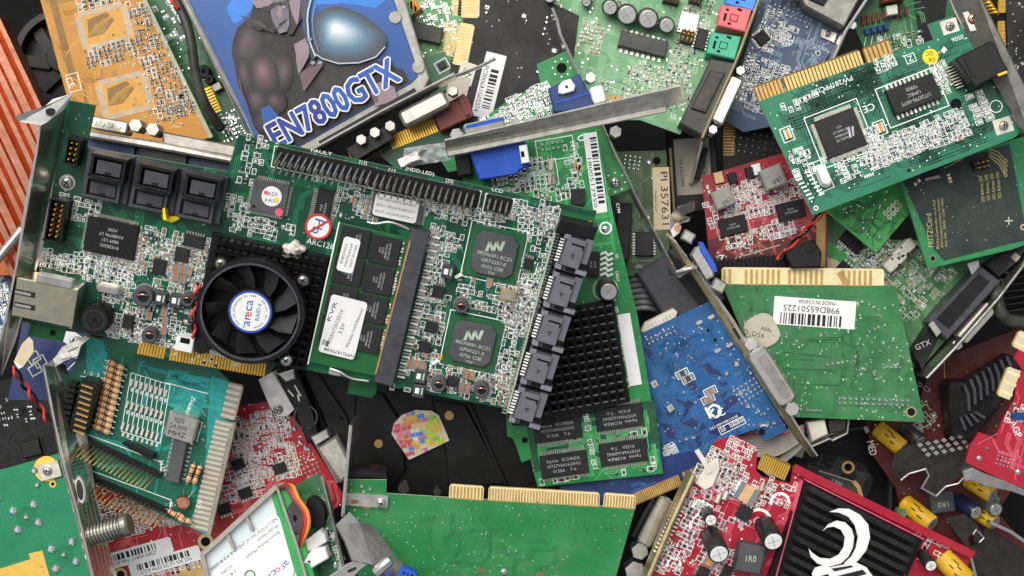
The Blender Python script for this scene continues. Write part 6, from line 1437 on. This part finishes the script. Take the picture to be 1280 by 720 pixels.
b.text(417, 668, '100', 6, 'silk', -60); b.text(421, 690, 'EEEE', 6, 'silk', 0)
m = t.mb(); m.poly(ellp(396, 639, 13, 21, -12), 0, 3, 'plastic', None, 2); m.ring(396, 639, 17, 18, 0, .5, 'silkdim', 24); t.part('buzzer', m)
m = t.mb(); m.poly(ellp(375, 642, 11.5, 20, -6), 3, 12, 'plasticgrey', None, 1.5); m.poly(ellp(374, 642, 2.4, 4, -6), 12, 12.1, 'hole'); t.part('buzzer', m)
for (pts, lb) in (([(374,680),(404,658),(410,664),(412,673),(400,680),(380,690)], 0), ([(384,694),(396,680),(411,678),(415,692),(388,708),(382,700)], 1)):
    m = t.mb(); m.poly(pts, 2, 9+lb*2, 'white', None, 1.6); m.poly([(pts[0][0]+4,pts[0][1]+2),(pts[0][0]+8,pts[0][1]),(pts[0][0]+9,pts[0][1]+4)], 9+lb*2, 9.05+lb*2, 'hole'); t.part('wire_plug', m)
m = t.mb(); m.line([(403,594),(420,660),(438,735)], 3.4, -1, 5, 'steel'); t.part('edge_rail', m)
for k_, (key, off) in enumerate((('redwire', 0), ('orange', 4), ('brownplug', -3))):
    m = t.mb(); m.tube([(354+off,606-off*.6,10),(368+off,602,14),(376+off,616,16),(388+off*.8,632,17),(389+off,648,17),(384+off*.8,664,15),(378+off*.4,678,10)], 2.6, key, 8, 6); t.part('wire', m)
t.done()
# ================================================================ gold edge strip and plugs between the green and the red card
spec('boardnavy', '#1a2f66', .4, dust=.15, var=.15)
t = T('expansion_card', 'dark blue board with long dull gold edge under the four-chip graphics card', 'circuit board', 820, 610, -18, -23)
b = t.board([(700,600),(795,578),(880,560),(886,584),(775,632),(700,640)], 'boardnavy')
t.fingers((786,620), (848,594), 14, 26, 1, 'fr4dark', 'golddull', .6, z=0); t.fingers((852,592), (880,580), 14, 6, 1, 'fr4dark', 'golddull', .6, z=0); t.blobs([(857,549,3),(868,547,3)]); t.traces(800, 590, 120, 40, 16, 'bluetrace', 2); t.done()
t = T('video_plug', 'long silver plug shell beside the red card bracket', 'plug', 818, 648, -24, -62)
o = shell(t, 817, 648, 64, 20, 0, 0, 10, 'chrome', None, False)
m = t.mb(); m.rbox(836, 652, 70, 9, 3, -4, 6, 'steeldark', 0, 1); m.rbox(806, 640, 70, 6, 2, -4, 3, 'black', 0, 1); t.part('seal_strip', m)
for q in ((798,685,11),(792,710,13)):
    m = t.mb(); hexnut(m, q[0], q[1], q[2], -2, 8, 'steel', 20); t.part('hex_nut', m)
# ================================================================ red graphics card with horned emblem, lower right
spec('maskcrimson', '#a61b30', .36, dust=.14, var=.12, ns=90, coat=.3, hex2='#95172a'); spec('crimsontrace', '#d4576c', .45, dust=.1); spec('crimsondark', '#7d1528', .4, dust=.1)
t = T('graphics_card', 'crimson graphics card with black ribbed heat sink bearing a white horned emblem', 'circuit board', 990, 650, 0, 25, -.06, .06)
b = t.board([(868,592),(889,560),(895,551),(919,544),(947,560),(945,588),(953,596),(988,604),(992,582),(1214,690),(1204,735),(806,735)], 'maskcrimson', 'crimsondark')
t.traces(940, 640, 190, 190, 60, 'crimsontrace', 3, 1, (1, 4)); t.vias(930, 650, 180, 190, 160, 'silk', 4, (.6, 1.3))
t.field(900, 590, 60, 50, (7.4, 6.2), .9, 1, 'wwrb', .85, (5, 3)); t.field(858, 665, 34, 120, (7.4, 6.6), .85, 2, 'wrb', .85, (5.4, 3.4)); t.field(930, 610, 70, 40, (8, 7), .6, 3, 'wr', .8, (5, 3)); t.field(895, 700, 60, 40, (8, 7), .7, 5, 'wrc', .8, (5, 3)); t.field(975, 615, 40, 40, (9, 8), .5, 6, 'w', .8, (6, 3)); t.field(910, 655, 60, 30, (8, 7), .5, 7, 'wr', .8, (5, 3)); t.field(1160, 690, 50, 40, (9, 8), .5, 8, 'wr', .7, (6, 3)); t.field(925, 565, 40, 26, (8, 7), .6, 9, 'w', .9, (5, 3))
for (x, y, r_) in ((948,652,17),(876,636,12),(878,657,17),(975,628,13),(842,706,10)): b.ring(x, y, r_-3.5, r_, .05, .09, 'silk', 28, 0, 20, 220); b.ring(x, y, r_*.3, r_*.34, .05, .09, 'silk')
t.fingers((947,585), (981,600), 21, 12, -1, 'fr4dark', 'gold', .62)
for (x, y, r_, h_, ln) in ((883,640,8,8,(.12,.16)),(888,668,13,14,(.2,.28)),(955,655,13,13,(.2,.26)),(1153,692,8,9,(.2,.26))): t.ecap(x, y, r_, h_, 'capsleeve', ln, top='white')
m = t.mb(); m.box(934, 694, 33, 36, 0, 7, 'chipgrey', -14, 2.5); m.text(934, 693, '1R0', 8, 'silkdim', -22, 7.05, 13); t.part('inductor', m)
t.smd(932, 616, 26, 22, 5, 'p', 2); t.chip(929, 640, 16, 18, 3, 5, 'v', 3, (), 0, 3, 'chip', pl=5, pinkey='white', dot=False); t.smd(886, 699, 12, 14, 0, 'y', 2); t.chip(878, 715, 14, 14, 2, 0, 'h', 5); t.chip(908, 714, 12, 16, 2, 0, 'h', 4); t.smd(905, 618, 8, 11, 0, 'w', 2); t.smd(896, 622, 8, 11, 0, 'w', 2); t.smd(951, 607, 6, 11, -10, 'p', 2)
m = t.mb(); m.line([(870,562),(879,576),(886,590)], 6, .3, 2.2, 'offwhite'); m.poly([(882,580),(897,572),(899,586),(890,607),(880,612),(868,603),(876,592)], .3, 1.6, 'offwhite', None, .8); t.part('plastic_tie', m)
m = t.mb(); m.line([(865,592),(837,652),(802,735)], 6, -6, 5, 'brass'); t.part('slot_bracket', m)
m = t.mb()
for i in range(13): m.box(850-i*2.3, 632+i*4.8, 13, 2.2, .1, 1.6, 'offwhite', -3)
t.part('solder_tails', m)
# heat sink and emblem
m = t.mb(); hp_ = [(1003,598),(1150,672),(1122,735),(952,735)]; m.poly(hp_, .2, 4, 'black', None, 1); hs_ = t.part('heat_sink', m)
m = t.mb(); m.line([(992,584),(1214,692)], 10, 0, 3, 'maskcrimson'); m.line([(1000,598),(962,735)], 1.4, .1, 4.4, 'crimsontrace'); m.line([(1003,597),(1150,671)], 1.4, .1, 4.4, 'crimsontrace'); t.part('frame', m, hs_)
spec('finblack', '#19191b', .3, dust=.15, var=.3)
for i in range(12):
    o_ = i*12.5; x0_, y0_ = 1002-.30*o_, 604+.95*o_; L = min(148-o_*.05, 148)
    m = t.mb(); m.line([(x0_+4, y0_+2), (x0_+L*.9, y0_+L*.45)], 6.2, 4, 9.5, 'finblack'); t.part('fin', m, hs_)
def em(pts): return [(950+x*.2638, 530+y*.2638) for x, y in pts]
m = t.mb()
m.poly(em([(298,392),(340,376),(390,378),(440,405),(478,450),(487,510),(470,570),(430,620),(395,642),(365,632),(400,600),(420,560),(430,510),(415,455),(385,415),(340,395)]), 9.4, 10, 'white', None, .4)
m.poly(em([(265,480),(290,450),(330,432),(370,440),(400,470),(412,510),(405,560),(385,600),(350,632),(290,648),(240,632),(210,602),(198,560),(215,580),(250,605),(300,610),(340,590),(362,555),(368,510),(350,475),(315,460),(285,465)]), 9.9, 10.2, 'white', None, .4)
m.poly(em([(215,680),(230,652),(270,640),(300,650),(420,626),(470,650),(505,700),(525,740),(230,740)]), 9.6, 10.1, 'white', None, .4)
for q in ([(305,655),(400,640),(405,648),(320,668)],[(255,690),(290,680),(300,705),(270,720),(255,710)],[(330,690),(450,660),(470,680),(350,712)],[(410,705),(470,695),(500,735),(430,735)]): m.poly(em(q), 10.1, 10.25, 'ink')
m.poly(em([(648,690),(656,705),(650,740),(640,740)]), 9.4, 10, 'white')
t.part('emblem', m, hs_)
def lying_cap(t, p, q, r_, z, key='yellowcap', top='captop'):
    m = t.mb(); X, Y = t.p(*p); X2, Y2 = t.p(*q); d = Vector((X2-X, Y2-Y, d_up)); L = d.length/MMU; c = 1.5*t.k/MMU
    m.lathe((X, Y, z*MMU), d, [(r_*.9, 0), (r_, c), (r_, L*.1), (r_*.93, L*.14), (r_, L*.18), (r_, L-c), (r_*.86, L)], key, 22)
    A = d.normalized(); P1 = Vector((X, Y, z*MMU))+d
    m.lathe(P1-A*.0001, A, [(r_*.82, 0), (r_*.82, .14), (r_*.74, .22)], top, 22)
    u = A.cross(Vector((0, 0, 1))).normalized(); w_ = A.cross(u); c0 = P1+A*.00016
    for e, f in ((u, w_), (w_, u)): m.add([c0-e*(r_*.6*t.k)-f*(.5*t.k), c0+e*(r_*.6*t.k)-f*(.5*t.k), c0+e*(r_*.6*t.k)+f*(.5*t.k), c0-e*(r_*.6*t.k)+f*(.5*t.k)], [[0, 1, 2, 3]], 'steeldull')
    if key == 'yellowcap':      # printing on the sleeve
        n = Vector((0, 0, 1))-A*A.z; n.normalize(); s_ = A.cross(n)
        for i, (a0, w0) in enumerate(((.3, .3), (.52, .2), (.34, .2), (.6, .22))):
            ph = (-.5, -.3, .1, .35)[i]; nn = (n*math.cos(ph)+s_*math.sin(ph)); tt = (s_*math.cos(ph)-n*math.sin(ph)); c1 = Vector((X, Y, z*MMU))+d*a0+nn*(r_*1.01*t.k)
            m.add([c1-tt*(.8*t.k), c1+d*w0*.8-tt*(.8*t.k), c1+d*w0*.8+tt*(.8*t.k), c1+tt*(.8*t.k)], [[0, 1, 2, 3]], 'ink')
    return t.part('capacitor', m)
d_up = .006
lying_cap(t, (1174,694), (1199,720), 14, 3, 'yellowcap', 'chrome')
t.done()
# ================================================================ dark red board with yellow capacitors
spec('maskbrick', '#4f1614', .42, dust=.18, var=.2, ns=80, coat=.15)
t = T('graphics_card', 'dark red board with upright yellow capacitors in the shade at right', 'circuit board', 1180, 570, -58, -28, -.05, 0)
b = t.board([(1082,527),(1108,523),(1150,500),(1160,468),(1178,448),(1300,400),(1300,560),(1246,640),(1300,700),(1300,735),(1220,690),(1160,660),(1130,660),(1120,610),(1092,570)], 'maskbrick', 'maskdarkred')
t.traces(1180, 570, 200, 150, 40, 'maskdarkred', 3, 1.4, (1, 4)); t.field(1150, 520, 40, 60, (9, 8), .5, 2, 'rw', .6, (5, 3), 'silkdim'); t.field(1150, 650, 50, 30, (9, 8), .5, 4, 'rw', .6, (5, 3), 'silkdim'); t.vias(1190, 560, 200, 160, 60, 'silkdim', 6)
b.text(1090, 560, 'MED', 9, 'silk', 104, .08, 18); b.box(1083, 537, 5, 8, .05, .08, 'silkdim'); b.text(1155, 484, 'D.C3', 6, 'silkdim', 60); b.rect(1156, 520, 18, 24, 1, .06, 'silkdim'); b.line([(1180,450),(1183,540)], 1, .05, .05, 'golddull')
lying_cap(t, (1094,534), (1120,558), 11, 3); lying_cap(t, (1126,534), (1142,550), 10, 3, 'capsleeve'); d_up = .010
t2 = t; lying_cap(t, (1128,627), (1153,650), 11.5, 3); lying_cap(t, (1203,598), (1224,613), 10, 6); lying_cap(t, (1210,634), (1230,648), 10, 3); lying_cap(t, (1192,623), (1206,635), 10, 4, 'navycap'); lying_cap(t, (1222,622), (1226,630), 9, 8, 'steeldull')
m = t.mb(); m.rbox(1172, 625, 30, 26, 2, 0, 7, 'chipgrey', 20, 1.5); m.text(1172, 628, '1R0', 7, 'silkdim', 200, 7.05); t.part('inductor', m)
for q in ((1123,638),(1237,622)):
    m = t.mb(); m.cyl(q[0], q[1], 5, 0, 8, 'edgegreen', 14); m.ring(q[0], q[1], 4.6, 5.4, 4, 5, 'golddull', 14); t.part('capacitor', m)
t.done()
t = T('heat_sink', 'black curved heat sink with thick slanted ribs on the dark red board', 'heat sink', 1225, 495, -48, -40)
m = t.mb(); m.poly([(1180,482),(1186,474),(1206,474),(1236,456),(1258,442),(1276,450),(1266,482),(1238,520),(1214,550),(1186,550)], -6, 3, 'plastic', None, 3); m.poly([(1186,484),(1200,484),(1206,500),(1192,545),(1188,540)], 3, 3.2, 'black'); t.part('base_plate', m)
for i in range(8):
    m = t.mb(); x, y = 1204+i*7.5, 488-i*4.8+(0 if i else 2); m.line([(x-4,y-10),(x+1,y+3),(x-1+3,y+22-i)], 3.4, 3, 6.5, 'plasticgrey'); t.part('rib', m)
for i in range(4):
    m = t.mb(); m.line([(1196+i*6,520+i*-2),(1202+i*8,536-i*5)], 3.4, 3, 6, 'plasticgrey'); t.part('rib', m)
t = T('metal_shield', 'dull bent metal plate with notched bright edge among yellow capacitors', 'metal plate', 1170, 580, -36, -10, .1, .1)
m = t.mb(); m.poly([(1113,582),(1118,568),(1134,556),(1170,552),(1206,566),(1216,586),(1204,592),(1190,604),(1172,620),(1152,610),(1160,594),(1152,586),(1136,592),(1128,600),(1118,598)], -1, 0, 'steeldark', None, .4); m.line([(1126,600),(1136,592),(1157,586),(1161,594),(1152,610),(1170,620),(1182,608),(1198,604),(1210,590)], 2, 0, .8, 'steel'); t.part('shield_plate', m)
m = t.mb()
for j in range(3):
    for i in range(6):
        x, y = 1150+i*10+j*5, 556+j*6-i*2; m.poly([(x-4,y),(x,y-3),(x+4,y),(x,y+3)], 0, .5, 'chrome')
t.part('vent_pattern', m)
m = t.mb(); m.poly([(1202,588),(1214,583),(1228,590),(1256,600),(1300,620),(1300,626),(1262,612),(1230,606),(1212,598),(1204,600)], 0, 3, 'steel', None, .6); t.part('bracket_arm', m)
t = T('slot_bracket', 'dull grey bracket end with open notch right of the crimson card', 'bracket', 1210, 665, -40, 40)
m = t.mb(); m.poly([(1182,648),(1206,642),(1216,650),(1228,664),(1228,676),(1218,678),(1216,668),(1210,672),(1214,686),(1206,682)], -1, 0, 'steeldark', None, .4); m.line([(1216,668),(1220,662),(1230,672),(1224,678)], 1.6, 0, .6, 'steel'); t.part('bracket_tab', m)
m = t.mb(); m.poly([(1182,648),(1206,682),(1222,735),(1300,735),(1300,700),(1236,660),(1228,676),(1212,690)], -5, -4, 'steeldark', None, .4); m.line([(1236,652),(1262,664),(1300,690)], 4, -3, 2, 'steel'); t.part('bracket_plate', m)
m = t.mb(); m.line([(1209,685),(1222,735)], 3, -2, 3, 'steel'); t.part('bracket_edge', m)
# ================================================================ bright red board at the right edge
t = T('expansion_card', 'bright red board corner with cream gold edge at the right', 'circuit board', 1260, 540, -4, 18, -.08, 0)
b = t.board([(1272,462),(1300,468),(1300,618),(1262,604),(1207,578),(1212,558),(1224,540),(1244,548),(1255,520),(1268,500)], 'maskcrimson', 'crimsondark')
t.traces(1265, 550, 90, 120, 30, 'crimsontrace', 3, 1, (1, 3)); t.field(1270, 525, 30, 40, (9, 8), .6, 2, 'wr', .8, (6, 3)); t.blobs(t.grid(1257, 575, 5, 4, 5, 5, 0), 1.6, .5)
t.blobs([(1224,573,4),(1273,590,4.5),(1234,560,2),(1268,505,3),(1262,518,3)], 3, .8); t.chip(1272, 520, 16, 9, 1.3, -20, 'v', 4, (), 0, 3, 'bluedark'); b.text(1270, 536, 'AGP', 8, 'silk', 50)
t.fingers((1262,500), (1276,464), 17, 3, -1, 'papercream', 'fr4pale', .3); t.fingers((1280,440), (1290,420), 17, 2, -1, 'papercream', 'fr4pale', .3)
m = t.mb(); m.poly([(1268,448),(1280,425),(1300,425),(1300,470),(1278,462)], -1.6, 0, 'maskcrimson'); t.part('board_tab', m)
t.done()
# ================================================================ ribbon cable and dark card under it
spec('ribbon', '#a8a399', .55, dust=.25, var=.12)
t = T('ribbon_cable', 'folded grey ribbon cable with one pink stripe', 'cable', 960, 556, -26, -12)
m = t.mb()
for i in range(13):
    m.tube([(905,560+i*2.6-16,-6),(940,552+i*2.7-14,-1),(972,550+i*2.4-10,0),(1006,540+i*1.4-8,-2)], 1.35, 'pink' if i == 2 else 'ribbon', 6, 4)
t.part('conductors', m)
m = t.mb(); m.poly([(955,590),(1000,556),(1060,528),(1058,540),(1036,548),(1006,562),(964,598)], -8, -5, 'ribbon', None, .6); m.line([(1004,562),(1036,548),(1040,550),(1058,541),(1060,524)], 2.2, -5, 2, 'steel'); t.part('plug_shroud', m)
m = t.mb(); m.poly([(1008,528),(1030,524),(1034,542),(1014,552)], -5, 2, 'offwhite', None, 1.5); m.poly([(1034,524),(1058,522),(1056,538),(1036,542)], -5, 1, 'steeldark', None, 1); t.part('plug_body', m)
t = T('black_circuit_board', 'black board with ringed hole in the shade above the crimson card', 'circuit board', 1050, 600, -60, 24)
b = t.board([(985,560),(1045,568),(1080,580),(1092,600),(1075,640),(1130,680),(1000,640)], 'maskink', 'black')
b.ring(1060, 584, 5, 8, .05, .4, 'golddull', 20); b.disc(1060, 584, 5, 0, .06, 'hole'); b.poly([(1022,592),(1026,587),(1070,603),(1074,622),(1060,618),(1030,600)], .02, 1.5, 'capolive'); b.line([(1066,601),(1072,608),(1076,622)], 5, .1, 1.8, 'golddull'); b.text(1045, 603, '13M', 6, 'chiptext', 0, 1.6); b.line([(1023,588),(1068,602)], 1, 1.5, 1.6, 'chiptext'); t.traces(1045, 590, 90, 50, 20, 'plasticgrey', 2)
t.sticker(996, 563, 18, 15, -10, 'paperdim', ((0, 0, '3116', 4, 10, 180),), None, 1, .2); t.done()
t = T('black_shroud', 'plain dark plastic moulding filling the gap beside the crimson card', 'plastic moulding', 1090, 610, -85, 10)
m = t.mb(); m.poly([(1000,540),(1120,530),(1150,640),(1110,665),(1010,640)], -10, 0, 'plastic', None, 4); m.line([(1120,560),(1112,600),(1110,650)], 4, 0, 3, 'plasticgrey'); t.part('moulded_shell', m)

# ---------------------------------------------------------------- things of one kind share a group
_by = {}
for o in list(COL.objects):
    if o.get('category') and not o.parent: _by.setdefault(o.name.split('.')[0], []).append(o)
for k_, v_ in _by.items():
    if len(v_) > 1:
        for o in v_: o['group'] = k_.replace('_', ' ')+'s in the heap'
